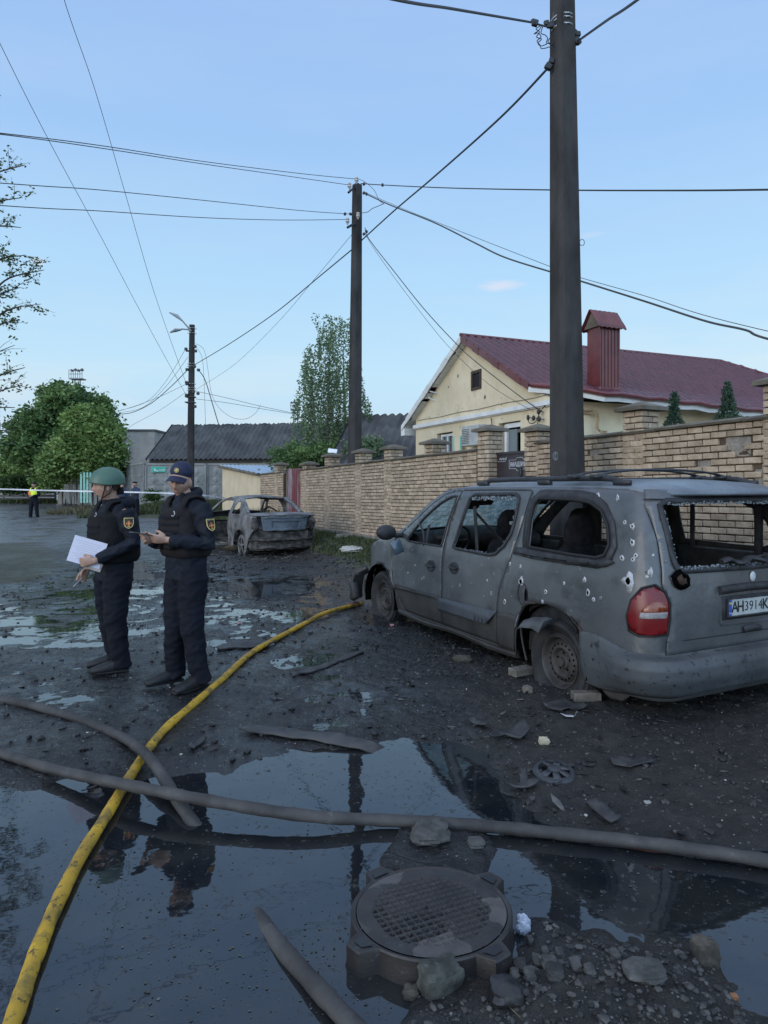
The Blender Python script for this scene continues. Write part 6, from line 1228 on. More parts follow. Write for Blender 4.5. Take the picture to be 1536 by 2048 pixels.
# roof
def roofz(s, x): return 0
def rooff(u, v):
    s = -.70 + (1.93 + .70) * u; ze = float(np.interp(s, [-.72, -.66, -.5, 0, .9, 1.5, 1.75, 1.93], [1.515, 1.545, 1.580, 1.583, 1.580, 1.575, 1.560, 1.532])); L_ = VW(max(s, -.6), 1.58); t0 = .19 + (.03 if s < -.6 else 0) * 0; x = 2 * v - 1
    cr_ = float(np.interp(s, [-.72, -.6, -.3, .9, 1.6, 1.93], [.0, .025, .052, .062, .045, .030])); bow = .09 * (1 - x * x) * (1 if s > 1.2 else 0) * max(0, (s - 1.2) / .73); back = -.085 * (1 - x * x) * max(0, (-s - .3) / .4) if s < -.3 else 0
    cut = 0 if s > -.45 else (.18 * max(0, (-s - .45) / .25) ** 2) * (abs(x) ** 6)
    return Vector((s + bow + back + cut, t0 + (1.95 - .38) * v, ze + cr_ * (1 - abs(x) ** 2.6) + .012 * (1 - abs(x) ** 8) - 0))
q = MB(); q.grid(rooff, 50, 30); vb(q, 'roof', mat('wet_sooty_roof_paint', (.10, .115, .13), (.16, .18, .20), 2, .30, rough2=.5, spots=[(70, .62, (.03, .035, .04), .06), (55, .64, (.40, .46, .52), .04)], bump=.0015, bscale=90), solid=(.02, -1))
# overlap strip above tailgate (spoiler lip)
q = MB(); q.grid(lambda u, v: VW(-.80 + (mir(-.80) + .80) * u, 1.50 + .05 * v, .004 + .012 * v) + Vector((.0 + .10 * v * (1 - (2 * u - 1) ** 6) * .6, 0, .010 * v)), 40, 5); vb(q, 'rear_header', mVan, solid=(.01, 0))
# rails and cross bars
mRail = mat('black_roof_rail', (.014, .015, .017), (.03, .032, .035), 8, .5)
def rl(s, t): z = rooff((s + .70) / 2.63, (t - .19) / 1.57).z; return Vector((s, t, z))
for t_ in (.27, 1.68):
    q = MB(); S_ = np.linspace(-.42, 1.45, 24); q.loft([rl(s, t_) + Vector((0, 0, .045 * (1 - max(0, (abs(s - .515) - .72) / .22) ** 2) + .003)) for s in S_], [(.017, .022 if -.35 < s < 1.38 else .012) for s in S_], side=(0, 1, 0), n=8)
    for s in (-.36, .50, 1.40): q.box(rl(s, t_) + Vector((0, 0, .02)), (.16, .045, .04), None, 0, .008)
    vb(q, 'roof_rail', mRail)
for s in (.12, -.12):
    q = MB(); q.loft([rl(s, t) + Vector((0, 0, .075)) for t in np.linspace(.25, 1.70, 12)], [(.022, .010)] * 12, side=(1, 0, 0), n=8)
    for t in (.27, 1.68): q.box(rl(s, t) + Vector((0, 0, .062)), (.10, .12, .035), None, 0, .01)
    vb(q, 'cross_bar', mRail)
# bonnet, nose, windscreen
def hood(u, v):
    s = 2.72 + 1.30 * u; x = 2 * v - 1; e = VW(min(s, 3.93), .95); ze = float(np.interp(s, [2.7, 3.1, 3.4, 3.7, 3.93, 4.02], [1.045, .985, .92, .84, .74, .60])); t0 = e.y; return Vector((s + .14 * (1 - x * x) * u + (.10 * (1 - x * x) if u < .2 else 0) * (1 - u * 5 if u < .2 else 0), t0 + (1.95 - 2 * t0) * v, ze + .07 * (1 - abs(x) ** 3) * (1 - .3 * u)))
q = MB(); q.grid(hood, 20, 20); vb(q, 'bonnet', mVan, solid=(.01, -1))
q = MB(); q.grid(lambda u, v: Vector((3.96 + .16 * math.sin(math.pi * v) - .10 * abs(u - .5), .30 + 1.35 * v, .25 + .38 * u)), 8, 16); vb(q, 'front_bumper', mBump, solid=(.02, 0))
q = MB(); g2 = random.Random(2)
q.loft([(3.78, .14, .52), (3.90, .07, .46), (3.96, .06, .30), (3.93, .08, .14)], [(.02, .05), (.035, .09), (.04, .10), (.02, .06)], n=5); q.box((3.90, .05, .40), (.05, .13, .16), Matrix.Rotation(-.5, 3, 'Y')); q.box((3.93, .02, .26), (.12, .10, .26), Matrix.Rotation(.3, 3, 'Y'), 0, .02); q.box((4.0, .05, .16), (.09, .12, .10), Matrix.Rotation(.6, 3, 'X'), 0, .02); vb(q, 'torn_bumper_corner', mScr)
mShat = bpy.data.materials.new('crazed_windscreen'); mShat.use_nodes = True; t = mShat.node_tree; N = t.nodes; L = t.links; b = N['Principled BSDF']; tc = N.new('ShaderNodeTexCoord'); V = tc.outputs['Object']
v1 = N.new('ShaderNodeTexVoronoi'); v1.feature = 'DISTANCE_TO_EDGE'; v1.inputs['Scale'].default_value = 42; L.new(V, v1.inputs['Vector'])
c_ = mx_(mr_(v1.outputs['Distance'], .02, .12), (.50, .62, .62), (.17, .27, .29)); c_ = mx_(mr_(nz_(9, 4).outputs['Fac'], .4, .62), c_, (.10, .19, .21)); L.new(c_, b.inputs['Base Color']); b.inputs['Roughness'].default_value = .3
tr = N.new('ShaderNodeBsdfTranslucent'); L.new(c_, tr.inputs[0]); tp = N.new('ShaderNodeBsdfTransparent'); tp.inputs[0].default_value = (.55, .68, .70, 1); ms = N.new('ShaderNodeMixShader'); ms.inputs[0].default_value = .65; L.new(b.outputs[0], ms.inputs[1]); L.new(tr.outputs[0], ms.inputs[2])
m2 = N.new('ShaderNodeMixShader'); L.new(mr_(nz_(14, 5).outputs['Fac'], .42, .62, .12, .5), m2.inputs[0]); L.new(ms.outputs[0], m2.inputs[1]); L.new(tp.outputs[0], m2.inputs[2]); L.new(m2.outputs[0], N['Material Output'].inputs[0])
def ws(u, v):
    x = 2 * v - 1; b0 = Vector((2.70 + .22 * (1 - x * x), .10 + 1.75 * v, 1.045 + .05 * (1 - x * x))); t1 = Vector((1.90 + .12 * (1 - x * x), .235 + 1.48 * v, 1.535 + .035 * (1 - x * x))); return b0.lerp(t1, u) + Vector((.03, 0, .03)) * math.sin(math.pi * u)
q = MB(); q.grid(ws, 10, 14); vb(q, 'windscreen', mShat)
for x in (0, 1): q = MB(); q.loft([ws(i / 6, x) + Vector((.0, (.5 - x) * -.03, .01)) for i in range(7)], [(.02, .03)] * 7, n=6); vb(q, 'windscreen_pillar', mVan)
# lower cladding, torn strip on the sliding door
q = MB(); q.region([(2.86, .455), (2.4, .475), (1.80, .490), (1.79, .455), (2.4, .44), (2.86, .42)], [], .08, lambda w, z: VW(w, z, .010)); vb(q, 'cladding_edge', mVlow, solid=(.006, 0))
q = MB(); q.region([(1.78, .482), (1.3, .492), (.80, .505), (.93, .372), (1.3, .362), (1.80, .345)], [], .06, lambda w, z: VW(w, z, .016) + Vector((0, -.035 * max(0, (.50 - z) / .13) * max(0, (1.8 - w)), 0))); vb(q, 'torn_side_moulding', mat('blue_grey_plastic_strip', (.034, .039, .049), (.052, .058, .068), 3, .55), solid=(.006, 0))
q = MB(); q.region([(.80, .50), (.62, .515), (.52, .50), (.57, .36), (.60, .20), (.83, .20)], [], .06, lambda w, z: VW(w, z, .008)); vb(q, 'rear_sill_cladding', mVlow, solid=(.006, 0))
q = MB(); q.loft([Vector((s, .07, .165 + .01 * math.sin(s * 5))) for s in np.linspace(.6, 2.75, 12)], [(.035, .035)] * 12, side=(0, 1, 0), n=6); vb(q, 'sill', mVlow)
# door handles
for w_, z_ in ((1.935, .775), (1.505, .800)):
    q = MB(); n = 20; r_out = [VW(w_ + .085 * math.cos(a), z_ + .058 * math.sin(a), .009) for a in np.linspace(0, 2 * math.pi, n + 1)[:-1]]; r_in = [VW(w_ + .068 * math.cos(a), z_ + .044 * math.sin(a), .012) for a in np.linspace(0, 2 * math.pi, n + 1)[:-1]]; ctr = [VW(w_ + .05 * math.cos(a), z_ + .03 * math.sin(a), .006) for a in np.linspace(0, 2 * math.pi, n + 1)[:-1]]
    q.add(r_out + r_in + ctr, [(i, (i + 1) % n, n + (i + 1) % n, n + i) for i in range(n)] + [(n + i, n + (i + 1) % n, 2 * n + (i + 1) % n, 2 * n + i) for i in range(n)] + [tuple(range(2 * n, 3 * n))])
    q.loft([VW(w_ - .07, z_ - .004, .018), VW(w_, z_, .030), VW(w_ + .07, z_ + .004, .018)], [(.012, .017)] * 3, side=(0, 0, 1), n=8); h_ = vb(q, 'door_handle', mTrim, smooth=35); attach(h_, fd if w_ > 1.7 else sd_)
# fuel flap
q = MB(); n = 22; q.tube([VW(.452 + .062 * math.cos(a), .705 + .088 * math.sin(a), .004) for a in np.linspace(0, 2 * math.pi, n)], .0035, n=4); q.add([VW(.43 - .03 * math.sin(a * 2), .70 + .06 * math.cos(a), .006) if 0 else VW(.405 + .022 * math.cos(a), .70 + .058 * math.sin(a), .0045) for a in np.linspace(0, 2 * math.pi, n)[:-1]], [tuple(range(n - 1))], 1); vb(q, 'fuel_flap', [mRubb, mHole])
# mirror, hanging glass
q = MB(); q.ell((2.66, -.155, 1.075), (.07, .12, .085), None, 0, 16, 12); q.box((2.66, .0, 1.04), (.08, .14, .05), None, 0, .015); vb(q, 'door_mirror', mTrim)
q = MB(); q.box((2.50, -.10, .925), (.03, .12, .15), Matrix.Rotation(.35, 3, 'X') @ Matrix.Rotation(.15, 3, 'Y'), 0, .01); vb(q, 'hanging_mirror_glass', mat('dull_mirror', (.06, .09, .12), None, rough=.25, spec=.8))
# tail lamps
LP = [(-.852, .927), (-.772, .904), (-.705, .827), (-.674, .72), (-.693, .631), (-.753, .608), (-.85, .614), (-.922, .624), (-.936, .72), (-.936, .815), (-.908, .885)]
mLr = mat('red_lamp_plastic', (.11, .005, .007), (.16, .008, .010), 9, .30, spec=.5, spots=[(13, .62, (.04, .004, .005), .1)]); mLo = mat('amber_lamp_plastic', (.24, .060, .012), (.17, .035, .012), 20, .2, spec=.8); mLw = mat('white_lamp_plastic', (.26, .24, .24), (.18, .17, .17), 40, .3)
for mirrored in (0, 1):
    F_ = (lambda w: mir(w)) if mirrored else (lambda w: w)
    q = MB(); cx_, cz2 = -.80, .76
    q.region([(F_(w), z) for w, z in LP], [], .03, lambda w, z: VW(w, z, .006 + .020 * max(0, 1 - ((abs(F_(w) - cx_) / .15) ** 2 + ((z - cz2) / .18) ** 2))), 0, bstep=.02)
    for i, f in enumerate(q.F):
        c = sum((Vector(q.V[k]) for k in f), Vector()) / len(f)
    o_ = vb(q, 'tail_lamp', [mLr], solid=(.01, -1))
    for nm, PP, mt in (('amber_segment', [(-.83, .825), (-.79, .80), (-.765, .762), (-.924, .776), (-.90, .82), (-.87, .833)], mLo), ('white_segment', [(-.763, .757), (-.757, .720), (-.924, .728), (-.926, .768)], mLw)):
        q = MB(); q.region([(F_(w), z) for w, z in PP], [], .025, lambda w, z: VW(w, z, .009 + .020 * max(0, 1 - ((abs(F_(w) - cx_) / .15) ** 2 + ((z - cz2) / .18) ** 2))), 0); s_ = vb(q, nm, mt, solid=(.004, -1)); attach(s_, o_)
    q = MB(); P3 = [(F_(w), z) for w, z in gap(LP, .07)]; q.tube([VW(w, z, .004) for w, z in P3 + P3[:1]], .010, n=5); attach(vb(q, 'lamp_seal', mRubb), o_)
# number plate recess
wc = VW.mid
q = MB(); q.region([(wc + .335, .875), (wc - .335, .875), (wc - .325, .845), (wc + .325, .845)], [], .2, lambda w, z: VW(w, z, .03)); q.V = []; q = MB()
q.loft([VW(wc + .335 - .67 * i / 10, .872 + .008 * math.sin(math.pi * i / 10), .012) for i in range(11)], [(.030, .028)] * 11, side=(0, 0, 1), n=8); vb(q, 'plate_hood', mTrim)
q = MB(); P5 = [(wc + .30, .665), (wc + .31, .83), (wc - .31, .83), (wc - .30, .665)]; q.region(P5, [], .1, lambda w, z: VW(w, z, .004)); vb(q, 'plate_recess', mTrim, solid=(.004, 0))
q = MB(); q.tube([VW(wc + x, z, .005) for x, z in ((.345, .86), (.335, .66), (.31, .632), (0, .628), (-.31, .632), (-.335, .66), (-.345, .86))], .005, n=4); vb(q, 'recess_edge', mVan)
mPl = mat('dirty_white_plate', (.33, .36, .35), (.42, .44, .43), 12, .5, spots=[(50, .68, (.12, .12, .12), .04)]); mBlue = mat('plate_blue', (.02, .07, .32)); mYe = mat('plate_yellow', (.55, .38, .04)); mInk = mat('plate_ink', (.012, .012, .014), None, rough=.6)
def plateM(w, z, off):
    p = V2W(VW(w, z, off)); nrm = -VD; x = VN.copy(); x.normalize(); y = Vector((0, 0, 1)); M4 = Matrix((x, y, nrm)).transposed().to_4x4(); M4.translation = p; return M4
q = MB(); M4 = plateM(wc, .750, .022)
q.box((0, 0, 0), (.52, .112, .004), None, 0, .001); q.V = [tuple(M4 @ Vector(p)) for p in q.V]; plo = q.build('number_plate', mPl, van)
q = MB(); q.box((-.245, 0, .0028), (.030, .110, .0012)); q.V = [tuple(M4 @ Vector(p)) for p in q.V]; attach(q.build('blue_band', mBlue, smooth=0), plo)
q = MB(); q.box((-.245, .032, .0040), (.022, .014, .001)); q.V = [tuple(M4 @ Vector(p)) for p in q.V]; attach(q.build('flag_patch', mYe, smooth=0), plo)
for tx, x_, sz in (('AH', -.168, .105), ('3914', .000, .095), ('K', .128, .105)):
    for i, ch_ in enumerate(tx):
        M5 = M4 @ Matrix.Translation((x_ + (i - (len(tx) - 1) / 2) * (.060 if len(tx) == 2 else .050), 0, .0035)); o_ = text_mesh(ch_, sz, M5, mInk, 'plate_character', plo, .0006, .0018 if tx != '3914' else -.0005)
M5 = M4 @ Matrix.Translation((-.245, -.036, .0040)); text_mesh('UA', .022, M5, mPl, 'plate_character', plo, .0004)
q = MB(); q.tube([tuple(M4 @ Vector(p)) for p in ((-.27, -.062, .002), (-.27, .062, .002), (.27, .062, .002), (.27, -.062, .002), (-.27, -.062, .002))], .006, n=4); attach(q.build('plate_frame', mTrim), plo)
q = MB(); q.ell(VW(wc - .035, .948, .010), (.010, .030, .036), None, 0, 14, 10); vb(q, 'lock_button', mat('pale_round_cap', (.45, .47, .48), None, rough=.4))
q = MB(); q.loft([VW(wc + .09, .583, .012), VW(wc + .05, .592, .022), VW(wc - .05, .592, .022), VW(wc - .09, .583, .012)], [(.024, .014)] * 4, side=(0, 0, 1), n=8); vb(q, 'tailgate_handle', mTrim)
# wiper and broken parcel parts on the lower frame
q = MB(); q.loft([VW(wc + .30 - .03 * i, 1.062 + .014 * math.sin(i * .7), .02 + .01 * math.sin(i)) for i in range(24)], [(.020, .028)] * 24, side=(0, 0, 1), n=7); q.loft([VW(wc + .02, 1.07, .03), VW(wc - .2, 1.09, .045), VW(wc - .45, 1.12, .03)], [.008] * 3, n=5); vb(q, 'broken_wiper', mTrim)
# rear bumper
def bumper(u, v):
    w0_, w1_ = -.225, mir(-.225); w_ = w0_ + (w1_ - w0_) * u; s, t_ = VW.base(w_); rear_ = min(1, max(0, (-.35 - s) / .42)); rear_ = rear_ * rear_ * (3 - 2 * rear_)
    side_ = [(.0, .535), (.012, .530), (.016, .46), (.020, .40), (.020, .30), (.014, .20), (-.01, .145)]; back_ = [(.0, .478), (.012, .470), (.085, .455), (.118, .415), (.120, .33), (.085, .235), (.0, .195)]
    k = v * 6; i = min(5, int(k)); f = k - i; pr = [(a[0] + (b_[0] - a[0]) * rear_, a[1] + (b_[1] - a[1]) * rear_) for a, b_ in zip(side_, back_)]; o_, z = pr[i][0] + (pr[i + 1][0] - pr[i][0]) * f, pr[i][1] + (pr[i + 1][1] - pr[i][1]) * f
    if rear_ < .05 and u > .5: pass
    z -= .0; p = VW(w_, max(z, .2), 0); nn_ = (VW(w_, .5, .1) - VW(w_, .5, 0)).normalized(); return Vector((p.x, p.y, z)) + nn_ * o_
q = MB(); q.grid(bumper, 110, 24); vb(q, 'rear_bumper', mBump, solid=(.008, 0))
q = MB()
for u_ in (.60, .66): q.tube([bumper(u_, v) + Vector((-.002, 0, 0)) for v in np.linspace(.5, .98, 8)], .003, n=4)
vb(q, 'bumper_crease', mRubb)
q = MB(); q.region([(-.335, .34), (-.36, .12), (-.43, .085), (-.55, .10), (-.62, .16), (-.5, .2)], [], .05, lambda w, z: VW(w, max(z, .1), .0) * 1 + Vector((0, .03, min(0, z - .1)))); vb(q, 'mud_flap', mVlow, solid=(.01, 0))
# hanging arch liner piece above the tyre (torn wing trim)
q = MB(); A_ = [(.44, .46), (.40, .50), (.28, .545), (.12, .575), (.05, .575)]; Bv = [(.40, .43), (.36, .455), (.22, .475), (.13, .455), (.07, .56)]
v = [Vector((a, -.03, b_)) for a, b_ in A_] + [Vector((a, -.10, b_)) for a, b_ in Bv]; q.add(v, [(i, i + 1, 6 + i, 5 + i) for i in range(4)]); vb(q, 'torn_arch_trim', mat('buckled_grey_metal', (.055, .058, .062), (.09, .094, .098), 8, .45, rough2=.65), solid=(.005, 0))
q = MB(); q.tube(catmull([(.44, -.02, .46), (.475, .0, .42), (.48, .02, .30), (.44, .03, .16)], 5), .008, n=5); vb(q, 'arch_lip', mVlow)
# wheel wells
for c_s in (.13, 3.19):
    for tt0 in (.015, 1.635):
        q = MB(); q.prism([(c_s + .40 * math.cos(a), .27 + .39 * math.sin(a)) for a in np.linspace(-.25, math.pi + .25, 15)], tt0, tt0 + .30, lambda a, z, d: (a, d, z)); q.F = [f for f in q.F[:-1] if len(f) == 4 or (f[0] >= 15 if tt0 < 1 else f[0] < 15)]; vb(q, 'wheel_well', mHole, smooth=0)
# wheels: flat tyres
mTyre = mat('worn_tyre_rubber', (.012, .012, .013), (.028, .027, .027), 6, .75, rough2=.9, bump=.002, bscale=60, spots=[(3, .58, (.055, .050, .045), .2)]); mRim = mat('rusty_steel_rim', (.038, .035, .033), (.070, .064, .058), 8, .5, rough2=.75, metal=.35, spots=[(11, .60, (.055, .035, .024), .12)])
def wheel(s, t, sd, zc=.268, R=.318, wd_=.205, squash=.05):
    rot = Matrix(((1, 0, 0), (0, 0, sd), (0, 1, 0))).transposed() if 0 else Matrix.Rotation(R_(90) * sd, 3, 'X')
    C_ = Vector((s, t, zc)); root = None
    def flat(p):
        wp_ = rot @ p; zz = wp_.z
        if zz < -(zc - .004):
            wp_.z = -(zc - .004) + .002 * math.sin(wp_.x * 60); wp_.x *= 1 + (-(zc - .004) - zz) * 1.4
        k_ = max(0, min(1, (-zz - .10) / .2)); k_ = k_ * k_ * (3 - 2 * k_); wp_.y *= 1 + .35 * k_; wp_.x *= 1 + .05 * k_
        return rot.inverted() @ wp_
    # outer face toward -y for sd=1
    pr = [(.190, .052), (.205, .060), (.222, .056), (.255, .086), (.290, .100), (.308, .094), (R, .070), (R + .002, .0), (R, -.070), (.308, -.094), (.27, -.100), (.2, -.06)]
    q = MB(); q.lathe(pr, C_, rot, 72, 0, flat)
    for i in range(64):                               # tread blocks
        a = 2 * math.pi * i / 64
        for zt, da in ((.058, 0), (.02, .5), (-.02, 0), (-.058, .5)):
            a2 = a + da * math.pi / 64; c = Vector(((R + .003) * math.cos(a2), (R + .003) * math.sin(a2), zt)); c = flat(c); q.box(C_ + rot @ c, (.022, .034, .010), rot @ Matrix.Rotation(a2, 3, 'Z') @ Matrix.Rotation(R_(90), 3, 'Y') @ Matrix.Rotation(.35 * (1 if zt > 0 else -1), 3, 'Z'), 0)
    ty = vb(q, 'tyre', mTyre, smooth=40)
    q = MB(); q.lathe([(.205, .068), (.200, .074), (.190, .066), (.184, .040), (.172, .022), (.158, .018), (.150, .030), (.120, .046), (.108, .048), (.098, .040), (.085, .020), (.06, .020), (.052, .034), (.038, .038), (.034, .060), (.0, .062)], C_, rot, 60, 0)
    rm = vb(q, 'wheel_rim', mRim, smooth=40)
    q = MB()
    for i in range(20): a = 2 * math.pi * i / 20; q.lathe([(0, 0), (.009, 0)], C_ + rot @ Vector((.136 * math.cos(a), .136 * math.sin(a), .0415)), rot, 8)
    for i in range(5): a = 2 * math.pi * i / 5 + .3; q.lathe([(0, .0), (.011, .0)], C_ + rot @ Vector((.070 * math.cos(a), .070 * math.sin(a), .0225)), rot, 8)
    for o_ in (ty,): pass
    hl = vb(q, 'rim_holes', mHole, smooth=0); attach(hl, rm); return ty, rm
wheel(.075, .125, 1, .226); wheel(3.21, .16, 1, .240); wheel(.075, 1.82, -1, .24); wheel(3.21, 1.79, -1, .24)
q = MB(); q.loft([(.095, .2, .26), (.095, 1.75, .26)], .05, n=8); q.loft([(3.19, .2, .26), (3.19, 1.75, .26)], .04, n=8); vb(q, 'axle', mInn)
# floor, interior
q = MB(); q.box((1.55, .975, .30), (4.6, 1.70, .16)); q.box((3.2, .975, .55), (.9, 1.1, .5)); vb(q, 'floor_pan', mInn, smooth=0)
q = MB()
for t_, sg in ((.065, 1), (1.885, -1)): q.box((-.15, t_ + .03 * sg, .74), (1.25, .05, .60), None, 0, .02); q.box((1.9, t_ + .03 * sg, .70), (1.9, .05, .50), None, 0, .02)
q.box((-.72, .975, .70), (.05, 1.5, .5)); vb(q, 'inner_panel', mTrim)
q = MB(); q.grid(lambda u, v: rooff(.02 + .95 * u, .04 + .92 * v) - Vector((0, 0, .035)), 12, 8); vb(q, 'headliner', mInn)
q = MB(); q.loft([(2.62, .15, .93), (2.66, .975, .98), (2.62, 1.80, .93)], [(.22, .14)] * 3, side=(1, 0, 0), n=12); q.ell((2.45, .52, 1.02), (.16, .20, .08)); vb(q, 'dashboard', mTrim)
q = MB(); a_s = [(.17 * math.cos(a), .17 * math.sin(a)) for a in np.linspace(0, 2 * math.pi, 25)]; q.tube([Vector((2.28 - y * .35, .52 + x, .99 + y * .93)) for x, y in a_s], .015, n=6, cap=False); q.tube([(2.28, .52, .99), (2.5, .52, .93)], .025, n=6); q.tube([(2.28, .36, .99), (2.28, .68, .99)], .012, n=5); vb(q, 'steering_wheel', mBlk)
def seat(s, t, wd_=.50, slot=False, low=False):
    q = MB()
    kz = .86 if low else 1
    q.loft([(s - .02, t, .45 * kz), (s + .02, t, .55 * kz), (s - .04, t, .80 * kz), (s - .10, t, 1.02 * kz), (s - .13, t, 1.10 * kz)], [(.24 * wd_ / .5, .08), (.26 * wd_ / .5, .10), (.25 * wd_ / .5, .10), (.20 * wd_ / .5, .085), (.13, .06)], side=(0, 1, 0), n=16, power=.7)
    if not low: q.loft([(s - .12, t, 1.08), (s - .135, t, 1.14), (s - .15, t, 1.26), (s - .155, t, 1.33), (s - .155, t, 1.36)], [(.115, .05), (.15, .06), (.145, .06), (.11, .05), (.06, .03)], side=(0, 1, 0), n=16, power=.75)
    q.loft([(s + .02, t, .50), (s + .25, t, .52), (s + .48, t, .50)], [(.25 * wd_ / .5, .09)] * 3, side=(0, 1, 0), n=14, power=.6); q.box((s + .22, t, .38), (.4, .42, .16)); o_ = vb(q, 'seat', mSeat)
    if slot: q = MB(); q.box((s - .208, t, 1.235), (.012, .12, .034), None, 0, .006); attach(vb(q, 'headrest_slot', mat('pale_slot', (.30, .36, .38))), o_)
seat(1.45, .52, slot=True); seat(1.45, 1.40); seat(.48, .50); seat(.48, 1.38); seat(-.25, .62, .44, low=True)
q = MB()
for (a, b_) in (((1.30, .10, 1.40), (1.25, .12, .60)), ((1.33, .12, 1.35), (1.0, .55, .75)), ((-.35, 1.80, 1.45), (-.35, 1.82, .7)), ((-.40, .14, 1.44), (-.38, .12, .8)), ((.30, 1.83, 1.45), (.32, 1.85, .7)), ((2.15, .10, 1.18), (2.1, .03, .98))): q = MB(); q.loft([a, Vector(a).lerp(Vector(b_), .5), b_], [(.028, .006)] * 3, n=5); vb(q, 'seat_belt', mTrim)
q = MB(); q.loft([(-.36, 1.80, 1.50), (-.36, 1.81, 1.30), (-.36, 1.80, .72)], [(.045, .03), (.035, .02), (.035, .02)], side=(1, 0, 0), n=8, power=.6); vb(q, 'seat_belt', mTrim)
q = MB(); q.tube(catmull([(2.30, .06, 1.18), (2.20, .03, 1.16), (2.13, .02, 1.08), (2.12, .02, .96)], 5), .012, n=6); vb(q, 'bent_window_channel', mTrim)
for c_, z_ in (((1.72, .34, 1.42), (.05, .20, .13)), ((1.95, .60, 1.44), (.03, .34, .11)), ((1.95, 1.35, 1.44), (.03, .34, .11))): q = MB(); q.box(c_, z_, None, 0, .03); vb(q, 'sun_visor', mTrim)
q = MB(); 
for s0_, s1_ in ((1.72, 1.62), (.62, .56)):
    for sg in (0, 1):
        q = MB(); f_ = lambda y: y if sg == 0 else 1.95 - y; q.loft([(s0_, f_(.075), 1.0), ((s0_ + s1_) / 2, f_(.135), 1.25), (s1_, f_(.20), 1.50)], [(.035, .02)] * 3, n=6); vb(q, 'pillar_trim', mInn)
# ================================================================ burnt saloon car (own frame: s forward from its tail, t to its right, z up)
SA = R_(33); SO = Vector((-2.86, 14.55, 0)); SD_ = Vector((-math.sin(SA), math.cos(SA), 0)); SN_ = Vector((math.cos(SA), math.sin(SA), 0)); SK = .97
car = thing('burnt_car', 'burnt-out saloon car shell with open front door standing by the wall', 'car', SO)
def cb(q, name, mats, parent=None, smooth=50, solid=None):
    q.V = [tuple(SO + (SD_ * p[0] + SN_ * p[1] + Vector((0, 0, p[2] - .02))) * SK) for p in q.V]; q.F = [tuple(f[::-1]) for f in q.F]; return q.build(name, mats, parent or car, smooth, solid)
mBurn = mat('burnt_bare_steel', (.075, .082, .088), (.21, .22, .225), 3.2, .65, rough2=.9, bump=.006, bscale=14, spots=[(5, .57, (.085, .055, .038), .12), (11, .60, (.016, .015, .015), .08), (26, .66, (.24, .235, .225), .05)], lo=.34, hi=.66)
mBurnD = mat('burnt_dark_steel', (.018, .016, .015), (.115, .100, .090), 7, .9, bump=.010, bscale=16, spots=[(9, .62, (.10, .085, .075), .06)])
mBurnS = mat('scorched_side_steel', (.060, .055, .052), (.22, .21, .205), 4, .7, rough2=.9, bump=.006, bscale=12, spots=[(6, .60, (.016, .014, .013), .1), (8, .64, (.24, .235, .23), .05)], stretch=(1, 1, .6))
CW = Wrap(0, .20, 1.62, ([0, .2, .4, .7, .9, .98, 1.1, 1.3, 1.36], [.05, .01, 0, 0, .02, .04, .10, .22, .26]), ([0, 2], [0, 0]), ([3.3, 3.8, 4.1, 4.2], [0, .05, .18, .35]), .3)
CW.sgn = -1
# side profile top line: boot, rear screen pillar, roof, windscreen pillar, bonnet
top = [(4.2, .55), (4.15, .74), (3.6, .86), (3.15, .94), (2.55, 1.27), (2.3, 1.335), (1.8, 1.355), (1.30, 1.345), (.95, 1.24), (.55, 1.00), (.25, .985), (.02, .965)]
RW_ = [(1.48, .98), (1.50, 1.14), (1.42, 1.26), (1.28, 1.27), (1.08, 1.18), (.92, 1.03), (.93, .985)]
FO = [(2.95, .95), (2.55, 1.20), (2.32, 1.28), (1.90, 1.295), (1.62, 1.28), (1.60, .98), (1.58, .60), (1.60, .26), (2.65, .24), (2.85, .5), (2.98, .8)]
RAc = [(.42, .20), (.44, .36), (.55, .52), (.72, .62), (.92, .62), (1.08, .52), (1.18, .36), (1.20, .20)]; FAc = [(3.0, .2), (3.03, .4), (3.15, .56), (3.32, .62), (3.5, .56), (3.62, .4), (3.64, .25)]
for sd in (0, 1):
    q = MB(); outer_ = top + [(.02, .70), (.10, .58), (.20, .42), (.35, .20)] + RAc + FAc + [(4.2, .3)]
    fn = (lambda w, z: CW(w, z)) if sd == 0 else (lambda w, z: (lambda p: Vector((p.x, 1.62 - p.y, p.z)))(CW(w, z)))
    q.region(outer_, [RW_, FO], .10, lambda w, z: fn(w, z) + Vector((0, (1 if sd == 0 else -1) * .018 * math.sin(w * 7 + z * 9), 0)), 0, flip=bool(sd), bstep=.05); cb(q, 'body_side', mBurnS, solid=(.015, -1))
def cq(u0, s0, z0, s1, z1, n=8):
    pass
def span(P, nt=14, crown=.03, inset=0, name='x', mt=None, holes=None, jig=.006):
    q = MB(); n = len(P) - 1
    def f(u, v):
        k = u * n; i = min(n - 1, int(k)); f_ = k - i; s = P[i][0] + (P[i + 1][0] - P[i][0]) * f_; z = P[i][1] + (P[i + 1][1] - P[i][1]) * f_; e = CW(max(s, .3), z).y; x = 2 * v - 1; return Vector((s - .10 * (1 - x * x) * (1 if s < .6 else 0) * 1.0 + (.06 * (1 - x * x) if s > 1.5 else 0), e + (1.62 - 2 * e) * v, z + crown * (1 - x * x) + jig * math.sin(s * 13 + v * 11)))
    q.grid(f, n * 4, nt); return cb(q, name, mt, solid=(.012, 0))
span([(1.24, 1.325), (1.5, 1.352), (2.0, 1.352), (2.35, 1.325), (2.5, 1.29)], 16, .05, name='roof', mt=mBurn, jig=.012)
span([(.62, .985), (.45, 1.0), (.20, .995), (.05, .955)], 16, .025, name='boot_lid_top', mt=mBurn)
